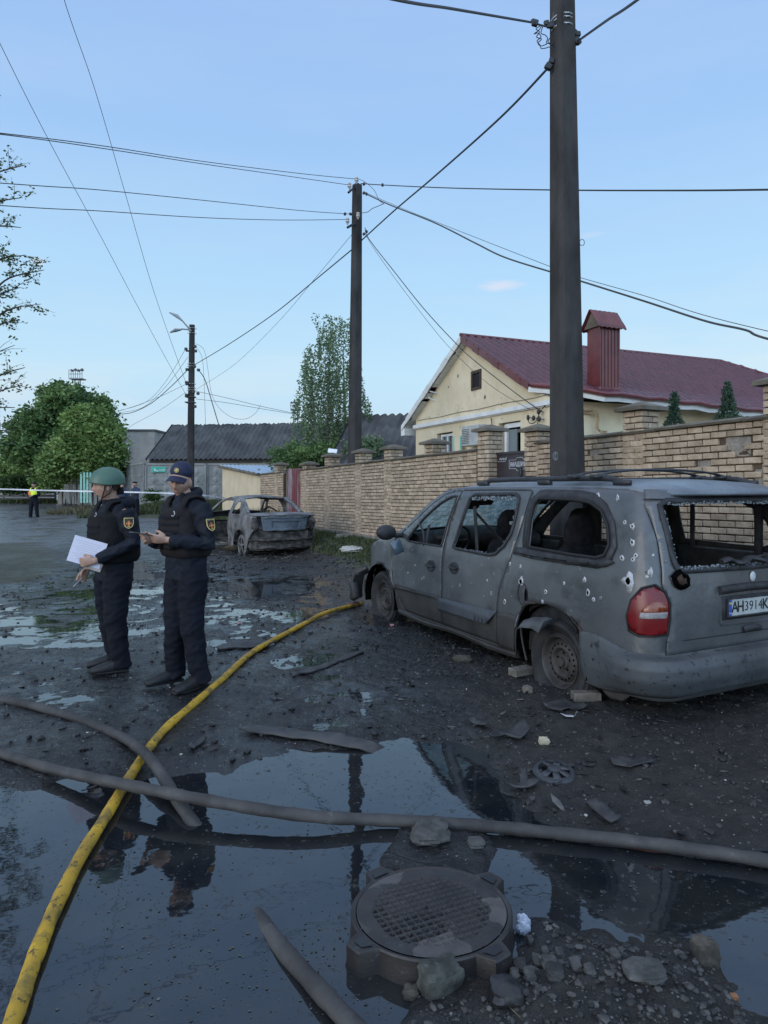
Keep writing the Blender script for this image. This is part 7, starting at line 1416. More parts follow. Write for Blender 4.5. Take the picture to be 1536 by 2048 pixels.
span([(3.12, .95), (3.5, .89), (3.9, .82), (4.12, .74)], 12, .05, name='bonnet', mt=mBurn)
for (P, nm) in (([(1.24, 1.335), (1.20, 1.325)], 'rear_screen_header'), ([(.64, .975), (.58, .985)], 'rear_screen_sill')): span(P, 12, .03, name=nm, mt=mBurnD)
# boot lid rear face with recess, lamp cavities, tail structure
q = MB()
def bt(u, v):
    x = 2 * u - 1; z = .955 - .33 * v; wdt = .60 - .07 * v; rec = .03 if (abs(x) < .62 and .38 < v < .86) else 0; return Vector((-.075 + .10 * x * x + rec + .02 * v - (.02 if v < .12 else 0), .81 + x * wdt, z + .008 * math.sin(x * 9)))
q.grid(bt, 44, 26); cb(q, 'boot_lid_face', mat('ashy_boot_steel', (.075, .095, .115), (.15, .175, .20), 4, .6, rough2=.85, bump=.005, bscale=25, spots=[(8, .60, (.03, .03, .032), .08), (30, .64, (.25, .26, .27), .05)]), solid=(.012, 0))
q = MB(); g = random.Random(5)
def tail(u, v):
    x = 2 * u - 1; z = .90 - .72 * v; k = .04 * float(fbm(np.array([[x * 6.0]]), np.array([[z * 9.0]]), 3)[0, 0]) * 2; return Vector((.02 + .22 * abs(x) ** 4 + k + (.05 if .33 < v < .45 else 0), .81 + x * .79, z))
q.grid(tail, 60, 40); cb(q, 'tail_panel', mBurnD, solid=(.01, 0))
q = MB(); q.loft([(-.03 + .25 * abs(x) ** 3, .81 + x * .80, .42 + .012 * math.sin(x * 14)) for x in np.linspace(-1, 1, 15)], [(.03, .06)] * 15, side=(0, 0, 1), n=6); q.loft([(-.02 + .25 * abs(x) ** 3, .81 + x * .74, .25 + .02 * math.sin(x * 9)) for x in np.linspace(-1, 1, 15)], [(.05, .07)] * 15, side=(0, 0, 1), n=6); cb(q, 'bumper_beam', mBurnD)
for t_ in (.10, 1.52): q = MB(); q.ell((.10, t_, .78), (.10, .10, .17), None, 0, 10, 10, lambda p: .8 + .35 * float(fbm(np.array([[p.x * 4]]), np.array([[p.z * 4]]), 2)[0, 0] + .5)); cb(q, 'lamp_cavity', mBurnD)
for t_ in (.17, 1.45):
    q = MB(); q.loft([(.60, t_ - .03 * (1 if t_ < 1 else -1), 1.0), (.95, t_ + .03 * (1 if t_ < 1 else -1), 1.22), (1.24, t_ + .08 * (1 if t_ < 1 else -1), 1.33)], [(.05, .05)] * 3, n=6)
    q.loft([(3.12, t_ - .06 * (1 if t_ < 1 else -1), .95), (2.75, t_ + .03 * (1 if t_ < 1 else -1), 1.2), (2.45, t_ + .08 * (1 if t_ < 1 else -1), 1.30)], [(.035, .035)] * 3, n=6)
    q.loft([(1.55, t_ - .12 * (1 if t_ < 1 else -1), .30), (1.54, t_ - .12 * (1 if t_ < 1 else -1), .95), (1.60, t_ + .07 * (1 if t_ < 1 else -1), 1.33)], [(.05, .04)] * 3, n=6); cb(q, 'door_pillar', mBurn)
q = MB(); q.box((2.0, .81, .26), (3.9, 1.4, .08)); q.box((3.6, .81, .5), (.9, 1.1, .4)); q.box((1.25, .81, .45), (.12, 1.3, .5)); q.box((.3, .81, .45), (.5, 1.2, .3)); cb(q, 'floor_pan', mBurnD, smooth=0)
for s_, t_ in ((2.0, .45), (2.0, 1.15)):
    q = MB(); 
    for k in range(5): q.tube([(s_ + .3, t_ - .2 + .1 * k, .45), (s_ - .05, t_ - .2 + .1 * k, .5), (s_ - .25, t_ - .2 + .1 * k, 1.0 + .05 * math.sin(k * 1.2))], .016, n=4)
    q.tube([(s_ - .25, t_ - .22, 1.0), (s_ - .27, t_, 1.12), (s_ - .25, t_ + .22, 1.0)], .02, n=4); q.box((s_, t_, .4), (.4, .4, .1)); cb(q, 'seat_frame', mBurnD)
# open front door frame, hanging out
q = MB(); dA = R_(38); 
def dp(a, z): return Vector((2.92 - a * math.cos(dA), -.0 - a * math.sin(dA), z))
q.prism([(0, .26), (1.18, .26), (1.22, .6), (1.20, .94), (0, .94)], 0, .05, lambda a, z, d: dp(a, z) + Vector((.02, -d, 0))); q.tube(catmull([dp(.02, .94), dp(.45, 1.2), dp(.8, 1.28), dp(1.12, 1.26), dp(1.2, .94)], 5), .022, n=5); cb(q, 'front_door', mBurnS)
for s_, t_, sd in ((.80, .06, 1), (3.33, .06, 1), (.80, 1.56, -1), (3.33, 1.56, -1)):
    q = MB(); rot = Matrix.Rotation(R_(90) * sd, 3, 'X'); q.lathe([(.215, -.07), (.235, .0), (.235, .05), (.20, .055), (.19, .02)], (s_, t_ + .04 * sd, .24), rot, 36); q.lathe([(.05, .04), (.03, .055), (0, .055)], (s_, t_ + .04 * sd, .24), rot, 16)
    for i in range(5):
        a = i * 2 * math.pi / 5 + .3; q.loft([Vector((s_, t_ + .04 * sd, .24)) + rot @ Vector((.04 * math.cos(a), .04 * math.sin(a), .045)), Vector((s_, t_ + .04 * sd, .24)) + rot @ Vector((.20 * math.cos(a), .20 * math.sin(a), .04))], [(.028, .015), (.02, .012)], n=5)
    q.lathe([(.23, -.06), (.262, -.03), (.262, .04), (.23, .05)], (s_, t_ + .04 * sd, .245), rot, 30); cb(q, 'wheel', mBurnS if sd > 0 else mBurnD)
q = MB()
for i in range(90):
    a = g.uniform(-.4, 1); s_ = g.uniform(-.6, 1.6); t_ = g.uniform(-.6, 2.0); q.box((s_, t_, .03), (g.uniform(.04, .30), g.uniform(.02, .08), .02), Matrix.Rotation(g.uniform(0, 3), 3, 'Z') @ Matrix.Rotation(g.uniform(-.3, .3), 3, 'X'))
q.V = [tuple(SO + (SD_ * p[0] + SN_ * p[1]) * SK + Vector((0, 0, p[2]))) for p in q.V]; tag(q.build('burnt_litter', mBurnD, smooth=0), kind='stuff')
# ================================================================ people
def bake(objs_mb, mats, name, vox, parent, noise=None, smooth_it=4, label=None, cut=None):
    """Fuse overlapping volumes into one continuous surface."""
    me = bpy.data.meshes.new('tmp'); me.from_pydata(objs_mb.V, [], objs_mb.F); me.update(); o = bpy.data.objects.new('tmp', me); COL.objects.link(o)
    r = o.modifiers.new('r', 'REMESH'); r.mode = 'VOXEL'; r.voxel_size = vox; r.use_smooth_shade = True; s = o.modifiers.new('s', 'SMOOTH'); s.factor = .5; s.iterations = smooth_it
    bpy.context.view_layer.update(); dg = bpy.context.evaluated_depsgraph_get(); m2 = bpy.data.meshes.new_from_object(o.evaluated_get(dg)); bpy.data.objects.remove(o); bpy.data.meshes.remove(me)
    n = len(m2.vertices); co = np.empty(n * 3, np.float32); m2.vertices.foreach_get('co', co); co = co.reshape(-1, 3).astype(float)
    if noise:
        no = np.empty(n * 3, np.float32); m2.vertices.foreach_get('normal', no); no = no.reshape(-1, 3); co += no * noise(co)[:, None]; m2.vertices.foreach_set('co', co.astype(np.float32).ravel())
    m2.name = name; m2.materials.clear()
    for mt in (mats if isinstance(mats, list) else [mats]): m2.materials.append(mt)
    m2.polygons.foreach_set('use_smooth', [True] * len(m2.polygons)); m2.update(); ob = bpy.data.objects.new(name, m2); COL.objects.link(ob); ob.parent = parent
    if label: ob['label'] = label
    return ob
def wrinkle(amp, f=9, fz=16, seed=0, ridge=True):
    def fn(co):
        x, y, z = co[:, 0] * f, co[:, 1] * f, co[:, 2] * fz; a = fbm(x * .7 + z * .55 + seed, y * .7 + z * .45 + x * .3, 3)
        b = 1 - np.abs(fbm(x * .8 + y * .9 + z * .5 + seed * 3, z * 1.0 - x * .7 + y * .4, 2)) * 4; return amp * (a * 1.2 + (.55 * np.clip(b, 0, 1) if ridge else 0) - .2)
    return fn
mSkin = mat('skin', (.36, .215, .155), (.43, .265, .20), 12, .55, spec=.4, spots=[(6, .60, (.40, .19, .15), .15)]); mNavy = mat('navy_softshell', (.0045, .0065, .013), (.008, .0115, .021), 6, .72, rough2=.85, bump=.0015, bscale=40, spec=.3); mNavy2 = mat('navy_trousers', (.0035, .0045, .009), (.0065, .008, .015), 7, .85, bump=.002, bscale=35, spec=.25)
mVest = mat('black_body_armour', (.004, .0038, .005), (.009, .008, .0095), 9, .8, bump=.002, bscale=120, spec=.25); mShoe = mat('black_shoe', (.005, .005, .006), (.012, .012, .014), 20, .6, bump=.001, bscale=80); mSole = mat('shoe_sole', (.010, .010, .010), (.018, .018, .018), 10, .7)
mHelm = mat('green_helmet_paint', (.045, .105, .075), (.060, .130, .092), 5, .42, rough2=.55, spec=.5, spots=[(14, .68, (.02, .03, .025), .05)]); mHair = mat('dark_short_hair', (.035, .024, .018), (.06, .042, .03), 60, .8, bump=.002, bscale=150); mOr = mat('orange_embroidery', (.62, .20, .03), (.45, .12, .03), 60, .7); mYl = mat('yellow_embroidery', (.58, .46, .18), (.48, .36, .12), 60, .7); mPatch = mat('black_patch', (.012, .010, .012)); mEyeW = mat('eye_white', (.42, .38, .35)); mEyeD = mat('eye_dark', (.02, .015, .012), None, rough=.2); mBrow = mat('brow', (.05, .032, .022), None, rough=.9); mLip = mat('lips', (.30, .12, .10), (.24, .09, .08), 30, .5)
def rotm(yaw, pitch, roll=0): return Matrix.Rotation(yaw, 3, 'Z') @ Matrix.Rotation(-pitch, 3, 'X') @ Matrix.Rotation(roll, 3, 'Y')   # yaw + = to own left, pitch + = down
def head_mesh(q, c, M, s=1.0):
    """sculpted head; face towards local +Y. c = centre."""
    G_ = lambda p, a, w: math.exp(-sum(((p[i] - a[i]) / w[i]) ** 2 for i in range(3)))
    nu, nv = 56, 44; v = []
    for i in range(nv + 1):
        ph = math.pi * i / nv
        for j in range(nu):
            th = 2 * math.pi * j / nu; p = Vector((math.sin(ph) * math.cos(th), math.sin(ph) * math.sin(th), math.cos(ph)))
            x, y, z = p.x * .076, p.y * .098, p.z * .118
            if z < 0: k = -z / .118; x *= 1 - .30 * k ** 1.5; y = y * (1 - .10 * k) if y > 0 else y * (1 - .55 * k)
            if y > 0: y *= .96; y = min(y, .090 + .004 * math.cos(z * 20))
            P_ = (x, y, z); f = y > 0
            if f:
                y += .026 * G_((x, z, 0), (0, -.026, 0), (.013, .020, 1)) + .012 * G_((x, z, 0), (0, -.002, 0), (.009, .026, 1))      # nose
                y += .010 * G_((x, z, 0), (0, .030, 0), (.050, .012, 1))                                             # brow
                for sx_ in (-1, 1): y -= .016 * G_((x, z, 0), (sx_ * .031, .010, 0), (.017, .012, 1)); y += .004 * G_((x, z, 0), (sx_ * .042, -.020, 0), (.02, .02, 1)); x += sx_ * .004 * G_((x, z, 0), (sx_ * .055, -.02, 0), (.02, .02, 1))
                y += .008 * G_((x, z, 0), (0, -.062, 0), (.024, .006, 1)) + .008 * G_((x, z, 0), (0, -.074, 0), (.021, .006, 1)) - .006 * G_((x, z, 0), (0, -.068, 0), (.024, .0025, 1)) - .006 * G_((x, z, 0), (0, -.083, 0), (.02, .006, 1)) + .014 * G_((x, z, 0), (0, -.102, 0), (.024, .014, 1))
            v.append(Vector(c) + M @ (Vector((x, y, z)) * s))
    q.add(v, [(i * nu + j, (i + 1) * nu + j, (i + 1) * nu + (j + 1) % nu, i * nu + (j + 1) % nu) for i in range(nv) for j in range(nu)])
    for sx_ in (-1, 1): q.ell(Vector(c) + M @ (Vector((sx_ * .077, -.004, -.012)) * s), (.010 * s, .019 * s, .032 * s), M @ Matrix.Rotation(.25 * sx_, 3, 'Z'), 0, 12, 10)
def hand(q, wr, d, up, side, curl=(.5, .55, .6, .7), thumb=None, s=1.0):
    """palm from wrist wr along d; up = back of the hand; side = thumb side."""
    d = Vector(d).normalized(); side = Vector(side); side = (side - d * side.dot(d)).normalized(); up_ = Vector(up); up = d.cross(side); up = up if up.dot(up_) > 0 else -up; wr = Vector(wr)
    q.loft([wr - d * .03, wr, wr + d * .03 * s, wr + d * .065 * s, wr + d * .088 * s], [(.024 * s, .019 * s), (.026 * s, .018 * s), (.036 * s, .016 * s), (.041 * s, .015 * s), (.038 * s, .011 * s)], side=side, n=12, power=.85)
    for i, (ln, c_) in enumerate(zip((.072, .080, .074, .058), curl)):
        b = wr + d * .080 * s + side * (.031 - .0207 * i) * s; P_ = [b - d * .02, b]; a = 0
        for fr, k in ((.46, .7), (.30, 1), (.24, .8)): a += c_ * k; P_.append(P_[-1] + (d * math.cos(a) - up * math.sin(a)) * ln * fr * s)
        q.loft(P_, [.0098 * s, .0098 * s, .0090 * s, .0082 * s, .0068 * s], n=8)
    th = thumb or [(.02, .030, -.004), (.045, .048, -.010), (.070, .052, -.014), (.092, .048, -.018)]
    q.loft([wr + d * a * s + side * b * s + up * c_ * s for a, b, c_ in th], [.014 * s, .0125 * s, .0105 * s, .008 * s], n=9)
def mid(a, b, k=.5): return Vector(a).lerp(Vector(b), k)
def person(label, loc, rz, P, hd, K, mats, vox=.012, H=1.0, group=None):
    """P: joints in the person's own frame (+Y ahead, +X own right, metres); K: girth."""
    t = thing('person', label, 'person', loc, rz, group, local=True); jk, tr, sh = mats; V_ = {k: Vector(v) for k, v in P.items() if isinstance(v, tuple)}; hc, M, hs = Vector(hd[0]), rotm(*hd[1]), hd[2]
    nb = V_['neck']; pv = V_['pelvis']; ch = V_['chest']
    q = MB(); head_mesh(q, hc, M, hs)
    q.loft([nb - Vector((0, 0, .08)), nb, hc + M @ Vector((0, -.022, -.075)), hc + M @ Vector((0, -.02, -.03))], [(.07, .07), (.060, .062), (.056, .060), (.055, .06)], n=14)
    q.loft([pv + Vector((0, 0, -.06)), pv + Vector((0, 0, .1)), ch, nb - Vector((0, 0, .06))], [(.14 * K, .09 * K), (.125 * K, .09 * K), (.15 * K, .10 * K), (.09, .07)], n=16)
    for s_ in 'LR':
        q.loft([mid(nb, V_['sh' + s_], .4) - Vector((0, 0, .05)), V_['sh' + s_], V_['el' + s_], V_['wr' + s_]], [.05, .045, .036, .026], n=10)
        q.loft([V_['hip' + s_] + Vector((0, 0, .04)), V_['hip' + s_], V_['kn' + s_], V_['an' + s_]], [.07, .07, .048, .036], n=10)
        fd_ = Vector(P['toe' + s_]) ; a_ = V_['an' + s_]; q.loft([a_ + Vector((0, 0, -.01)), mid(a_, fd_, .5) - Vector((0, 0, .01)), fd_], [(.035, .03), (.035, .025), (.03, .02)], n=8)
    for h_ in P.get('hands', []): hand(q, *h_[0], **h_[1])
    bake(q, mSkin, 'body', max(.006, vox * .5), t, None, 2)
    if vox < .015:
        e = MB()
        for s_ in (-1, 1): e.ell(hc + M @ (Vector((s_ * .031, .0735, .009)) * hs), (.0125 * hs, .010 * hs, .0062 * hs), M, 0, 10, 8)
        e.build('eyes', mEyeW, None).parent = t
        e = MB()
        for s_ in (-1, 1): e.ell(hc + M @ (Vector((s_ * .031 + P.get('gaze', 0), .0815, .0075)) * hs), (.0055 * hs, .0035, .0055 * hs), M, 0, 8, 6)
        e.build('pupils', mEyeD, None).parent = t
        e = MB()
        for s_ in (-1, 1): e.loft([hc + M @ (Vector((s_ * x, y, z)) * hs) for x, y, z in ((.014, .0985, .026), (.030, .0975, .031), (.048, .086, .026))], [(.0035, .0022), (.0048, .003), (.002, .002)], n=6)
        e.build('eyebrows', mBrow, None).parent = t
        e = MB(); e.loft([hc + M @ (Vector((x, y, -.0675 - .001 * (z))) * hs) for x, y, z in ((-.023, .0835, 2), (-.010, .0950, -1), (0, .0965, 0), (.010, .0950, -1), (.023, .0835, 2))], [(.003, .0015), (.004, .0058), (.004, .0055), (.004, .0058), (.003, .0015)], n=8, side=(0, 1, 0)); e.build('lips', mLip, None).parent = t
        e = MB(); e.ell(hc + M @ (Vector((0, -.012, .022)) * hs), (.0785 * hs, .093 * hs, .106 * hs), M, 0, 28, 22, lambda p: 1 if (p.z > .30 + .5 * max(0, p.y) or (p.y < -.25 and p.z > -.62)) else .90); e.build('hair', mHair, None).parent = t
    # trousers
    q = MB(); w_ = .155 * K
    q.loft([pv + Vector((0, 0, .10)), pv + Vector((0, 0, .0)), pv + Vector((0, -.01, -.08)), pv + Vector((0, 0, -.13))], [(w_ * .95, .105 * K), (w_, .115 * K), (w_ * 1.0, .115 * K), (w_ * .9, .10 * K)], n=20, power=.85)
    for s_ in 'LR':
        h_, k_, a_ = V_['hip' + s_], V_['kn' + s_], V_['an' + s_]
        q.loft([h_ + Vector((0, 0, .05)), h_ - Vector((0, 0, .06)), mid(h_, k_, .55), k_, mid(k_, a_, .35), mid(k_, a_, .75), a_ + Vector((0, -.01, .02)), a_ + Vector((0, -.012, -.045))], [.094 * K, .110 * K, .100 * K, .083 * K, .082 * K, .076, .076, .082], n=16)
    bake(q, tr, 'trousers', vox, t, wrinkle(.017 if vox < .02 else .005, 9, 17, 3), 3)
    # jacket
    q = MB(); b0 = pv + Vector((0, 0, P.get('hem', -.12)))
    q.loft([b0, pv + Vector((0, 0, .02)), mid(pv, ch, .5), ch, ch + (nb - ch) * .55, nb - Vector((0, 0, .02)), nb + Vector((0, -.006, .035))], [(.172 * K, .130 * K), (.170 * K, .128 * K), (.168 * K, .125 * K), (.185 * K, .130 * K), (.165 * K, .112 * K), (.085, .085), (.072, .078)], n=24, power=.88)
    for s_ in 'LR':
        a, b_, c_ = V_['sh' + s_], V_['el' + s_], V_['wr' + s_]
        q.loft([mid(nb, a, .45) - Vector((0, 0, .055)), mid(nb, a, .8) - Vector((0, 0, .02)), a, mid(a, b_, .5), b_, mid(b_, c_, .5), mid(b_, c_, .93)], [.070, .073 * K, .076 * K, .068 * K, .062 * K, .054, .042], n=16)
    bake(q, jk, 'jacket', vox, t, wrinkle(.019 if vox < .02 else .004, 10, 15, 8), 3)
    for s_ in 'LR':
        a_, to = V_['an' + s_], V_['toe' + s_]; f_ = (to - a_); f_.z = 0; f_.normalize(); sd = Vector((f_.y, -f_.x, 0)); z0 = to.z - .02
        q = MB(); hl = Vector((a_.x, a_.y, 0)) - f_ * .055; q.loft([hl + Vector((0, 0, z0 + .05)), hl + f_ * .06 + Vector((0, 0, z0 + .062)), hl + f_ * .14 + Vector((0, 0, z0 + .050)), hl + f_ * .22 + Vector((0, 0, z0 + .036)), hl + f_ * .285 + Vector((0, 0, z0 + .024))], [(.036, .050), (.042, .058), (.048, .050), (.050, .038), (.034, .026)], side=sd, n=14, power=.85)
        q.loft([a_ + Vector((0, 0, -.05)), a_ + Vector((0, 0, .05))], [.042, .045], n=12); so2 = bake(q, sh, 'shoe', vox * .8, t, None, 3)
        q = MB(); q.loft([hl - f_ * .015 + Vector((0, 0, z0 + .012)), hl + f_ * .10 + Vector((0, 0, z0 + .012)), hl + f_ * .22 + Vector((0, 0, z0 + .012)), hl + f_ * .285 + Vector((0, 0, z0 + .016))], [(.030, .012), (.037, .012), (.045, .012), (.024, .009)], side=sd, n=12, power=.6); o_ = q.build('sole', mSole, None); o_.parent = so2
    return t
def vest(t, P, K, z0=.96, z1=1.36, vox=.012, mt=None, name='body_vest', yo=0, puff=.030):
    ch, nb, pv = Vector(P['chest']), Vector(P['neck']), Vector(P['pelvis']); q = MB(); c = lambda z: mid(pv, nb, (z - pv.z) / (nb.z - pv.z))
    q.loft([c(z0), c(z0 + .04), c((z0 + z1) / 2), c(z1 - .04), c(z1)], [((.175 + puff * .2) * K, (.125 + puff * .6) * K), ((.178 + puff * .3) * K, (.13 + puff) * K), ((.182 + puff * .35) * K, (.13 + puff) * K), ((.165 + puff * .2) * K, (.12 + puff) * K), (.14 * K, (.10 + puff * .6) * K)], n=28, power=.7)
    for sx_ in (-1, 1):
        for sy in (-1, 1): q.loft([c(z1 - .05) + Vector((sx_ * .105, sy * .13 * K, 0)), nb + Vector((sx_ * .11, sy * .07, .0)), nb + Vector((sx_ * .115, 0, .015))], [(.038, .018)] * 3, n=8)
    o = bake(q, mt or mVest, name, vox, t, wrinkle(.004, 12, 12, 5), 2)
    if name == 'body_vest':
        dep = (.13 + puff) * K
        for i in range(5):
            z = z0 + .09 + i * .055; q = MB(); q.loft([c(z) + Vector((x, math.sqrt(max(0, 1 - (x / (.20 * K)) ** 2)) ** .7 * dep + .004, 0)) for x in np.linspace(-.125, .125, 9)], [(.004, .012)] * 9, side=(0, 1, 0), n=6); q.build('webbing_strap', mNavy2, None).parent = t
        q = MB(); q.box(c(z0 + .13) + Vector((-.07, dep + .022, 0)), (.11, .05, .13), None, 0, .014); q.build('pouch', mt or mVest, None).parent = t
        q = MB(); q.box(c(z0 + .12) + Vector((.075, dep + .018, 0)), (.08, .04, .11), None, 0, .012); q.build('pouch', mt or mVest, None).parent = t
        q = MB(); q.loft([c(z0 + .16) + Vector((-.19 * K, y, 0)) for y in np.linspace(-.09, .10, 5)], [(.012, .030)] * 5, side=(1, 0, 0), n=6); q.build('side_strap', mNavy2, None).parent = t
    return o
def badge(t, c, nrm, up, s, name='sleeve_badge'):
    """shield shaped sleeve badge with a cross emblem, laid on the jacket's surface."""
    jk_ = [o for o in t.children if o.name.startswith('jacket')][0]; ok, c, n2, _i = jk_.closest_point_on_mesh(Vector(c) + Vector(nrm).normalized() * .2); nrm = Vector(nrm).normalized() * .6 + n2 * .4; c = c + nrm.normalized() * .006
    nrm = Vector(nrm).normalized(); up = Vector(up); up = (up - nrm * up.dot(nrm)).normalized(); x = up.cross(nrm); c = Vector(c)
    T = lambda a, b_, d: c + x * a * s + up * b_ * s + nrm * d - nrm * (a * a * s * s * 5)
    shp = [(-.40, .50), (.40, .50), (.40, -.02), (.33, -.26), (.20, -.42), (0, -.52), (-.20, -.42), (-.33, -.26), (-.40, -.02)]
    q = MB(); q.region(shp, [], .12, lambda a, b_: T(a, b_, .002)); o = q.build(name, mPatch, None, smooth=0, solid=(.003, 1)); o.parent = t
    q = MB(); q.tube([T(a, b_, .0065) for a, b_ in shp + shp[:1]], .0036 * s / .085, n=5); o2 = q.build('badge_border', mYl, None); o2.parent = o
    q = MB(); 
    for k in range(4):
        a = k * math.pi / 2; ca, sa = math.cos(a), math.sin(a); P4 = [(-.055, .06), (.055, .06), (.12, .25), (-.12, .25)]; q.add([T(u * ca - v * sa, (u * sa + v * ca) - .05, .0085) for u, v in P4], [(0, 1, 2, 3)])
    o3 = q.build('badge_cross', mOr, None, smooth=0); o3.parent = o
    q = MB(); q.add([T(.07 * math.cos(a), -.05 + .07 * math.sin(a), .0105) for a in np.linspace(0, 6.283, 13)[:-1]], [tuple(range(12))])
    for k in range(7): q.add([T(-.30 + k * .09 + dx, .40 + dy, .0085) for dx, dy in ((0, 0), (.05, 0), (.05, .07), (0, .07))], [(0, 1, 2, 3)])
    for sx_ in (-1, 1): q.add([T(sx_ * .06 + dx, -.40 + dy, .0085) for dx, dy in ((-.04, 0), (.04, 0), (.04, .09), (-.04, .09))], [(0, 1, 2, 3)])
    o4 = q.build('badge_details', mYl, None, smooth=0); o4.parent = o
def hook(t, c, s=.03):
    q = MB(); q.tube(catmull([Vector(c) + Vector(p) * s for p in ((-.6, 0, .8), (-1, 0, 0), (-.4, .1, -.8), (.5, .1, -.6))], 5), .003, n=5); q.build('metal_clip', mBand, None).parent = t
# --- man in the green helmet, papers against his belly, pen in the lowered right hand
c = gp(226, 1343); K = 1.09
P = dict(neck=(0, .0, 1.435), chest=(0, .0, 1.20), pelvis=(0, -.01, .86), shL=(-.195, -.02, 1.355), shR=(.195, -.01, 1.355), elL=(-.275, -.06, 1.10), elR=(.275, .0, 1.08), wrL=(-.170, .225, .965), wrR=(.215, .13, .855),
    hipL=(-.085, 0, .84), hipR=(.085, 0, .84), knL=(-.10, .02, .47), knR=(.095, .0, .47), anL=(-.12, -.01, .09), anR=(.095, -.06, .09), toeL=(-.035, .175, .022), toeR=(.18, .12, .022), hem=-.10)
P['hands'] = [((P['wrL'], (.50, .72, -.10), (-.70, .70, 0), (0, .2, 1)), dict(curl=(.55, .6, .62, .62), thumb=[(.02, .030, -.004), (.045, .045, -.018), (.070, .052, -.030), (.09, .050, -.038)])), ((P['wrR'], (0, .62, -.78), (1, 0, .1), (0, .8, .5)), dict(curl=(.55, .7, .8, .9), thumb=[(.02, .026, -.012), (.045, .034, -.026), (.068, .032, -.038), (.085, .022, -.044)]))]
m1 = person('man in a green helmet and dark body armour holding white papers', (c.x, c.y, gz(c.x, c.y)), R_(135), P, ((0, .052, 1.575), (R_(-24), R_(4), 0), 1.06), K, (mNavy, mNavy2, mShoe))
vest(m1, P, K, .93, 1.36, puff=.050); badge(m1, (-.283, -.02, 1.245), (-1, .25, .22), (.0, 0, 1), .088); hook(m1, (-.10, .19, 1.34), .02)
hc = Vector((0, .052, 1.575)); M = rotm(R_(-24), R_(4), 0)
q = MB(); nu, nv = 44, 26; v = []
for i in range(nv + 1):
    ph = (math.pi * .60) * i / nv
    for j in range(nu):
        th = 2 * math.pi * j / nu; fx = math.sin(th); low = .50 if fx > .6 else (.585 if abs(fx) < .75 else .63); low = .505 + .10 * (1 - max(0, fx)) ** .8; p_ = math.pi * low * i / nv; rr0 = 1 + .05 * max(0, (i / nv - .86) / .14) ** 1.5
        v.append(hc + M @ Vector((math.sin(p_) * math.cos(th) * .120 * rr0, math.sin(p_) * math.sin(th) * .142 * rr0 - .008, math.cos(p_) * .118 + .045)))
q.add(v, [(i * nu + j, (i + 1) * nu + j, (i + 1) * nu + (j + 1) % nu, i * nu + (j + 1) % nu) for i in range(nv) for j in range(nu)]); h_ = q.build('helmet', mHelm, None, solid=(.008, -1)); h_.parent = m1
q = MB(); q.tube([v[nv * nu + j] for j in range(nu)] + [v[nv * nu]], .0045, n=5); rb = q.build('helmet_rim', mat('dark_rim', (.02, .03, .025)), None); rb.parent = h_
q = MB()
for s_ in (-1, 1): q.loft([hc + M @ Vector(p) for p in ((s_ * .098, .01, .02), (s_ * .090, .022, -.04), (s_ * .062, .045, -.10), (s_ * .02, .062, -.135))], [(.010, .0035)] * 4, n=6); q.loft([hc + M @ Vector(p) for p in ((s_ * .095, -.05, .0), (s_ * .085, -.02, -.06), (s_ * .062, .045, -.10))], [(.009, .0035)] * 3, n=6)
q.loft([hc + M @ Vector((0, -.09, -.02)), hc + M @ Vector((0, -.10, -.08))], [(.08, .02), (.06, .03)], n=10); cs = q.build('chin_strap', mVest, None); cs.parent = h_
q = MB()
def hoodf(u, v_): a = math.pi * (u * 1.5 - .25) + math.pi; r = .115 + .05 * v_; return Vector((r * math.cos(a) * 1.15, r * math.sin(a) * 1.0 - .02 - .04 * v_, 1.44 - .05 * v_ + .03 * math.sin(v_ * math.pi)))
q.loft([Vector((.13 * math.cos(a), -.03 + .13 * math.sin(a), 1.425 - .02 * math.sin(a))) for a in np.linspace(math.pi * .95, math.pi * 2.05, 14)], [(.045, .030)] * 14, n=10, side=(0, 0, 1)); bake(q, mNavy, 'hood', .012, m1, wrinkle(.008, 14, 14, 2), 2)
# papers
_rw = Matrix.Rotation(R_(-135), 3, 'Z'); px_ = (_rw @ Vector((.93, .20, -.30))).normalized(); pz_ = _rw @ Vector((.28, .10, .95)); pn = px_.cross(pz_).normalized(); pz_ = pn.cross(px_)
pc = _rw @ Vector((-.105, -.262, 1.035))
q = MB(); q.box(pc, (.262, .215, .004), Matrix((px_, pz_, pn)).transposed()); pp = q.build('paper_sheets', mat('white_paper', (.62, .60, .70), (.66, .64, .73), 8, .7), None, smooth=0); pp.parent = m1; pp.matrix_parent_inverse = Matrix.Identity(4)
q = MB(); R3 = Matrix((px_, pz_, pn)).transposed()
for i in range(9):
    y = .075 - i * .018; q.box(pc + R3 @ Vector((-.01 + .008 * (i % 3), y, (.0026 if pn.x < 0 else -.0026))), (.20 - .03 * (i % 3), .0035, .0008), R3)
o_ = q.build('faint_print', mat('faint_grey_print', (.46, .45, .53)), None, smooth=0); o_.parent = pp
q = MB(); q.box(pc + R3 @ Vector((.075, -.095, -.012 if pn.x < 0 else .012)), (.14, .07, .012), R3 @ Matrix.Rotation(-.05, 3, 'Z'), 0, .002); o_ = q.build('folder_edge', mat('pale_folder', (.48, .42, .38), (.40, .34, .30), 5, .6), None); o_.parent = m1
q = MB(); wr = Vector(P['wrR']); q.loft([wr + Vector((-.03, .06, -.07)), wr + Vector((-.025, .13, -.135))], [.0045, .003], n=6); o_ = q.build('pen', mBand, None); tag(o_, 'slim pen in the lowered hand of the helmeted man', 'pen'); o_.matrix_world = m1.matrix_basis.copy()
pp.parent = None; pp.matrix_basis = wmat(m1); tag(pp, 'sheaf of white papers held by the man in the green helmet', 'papers')
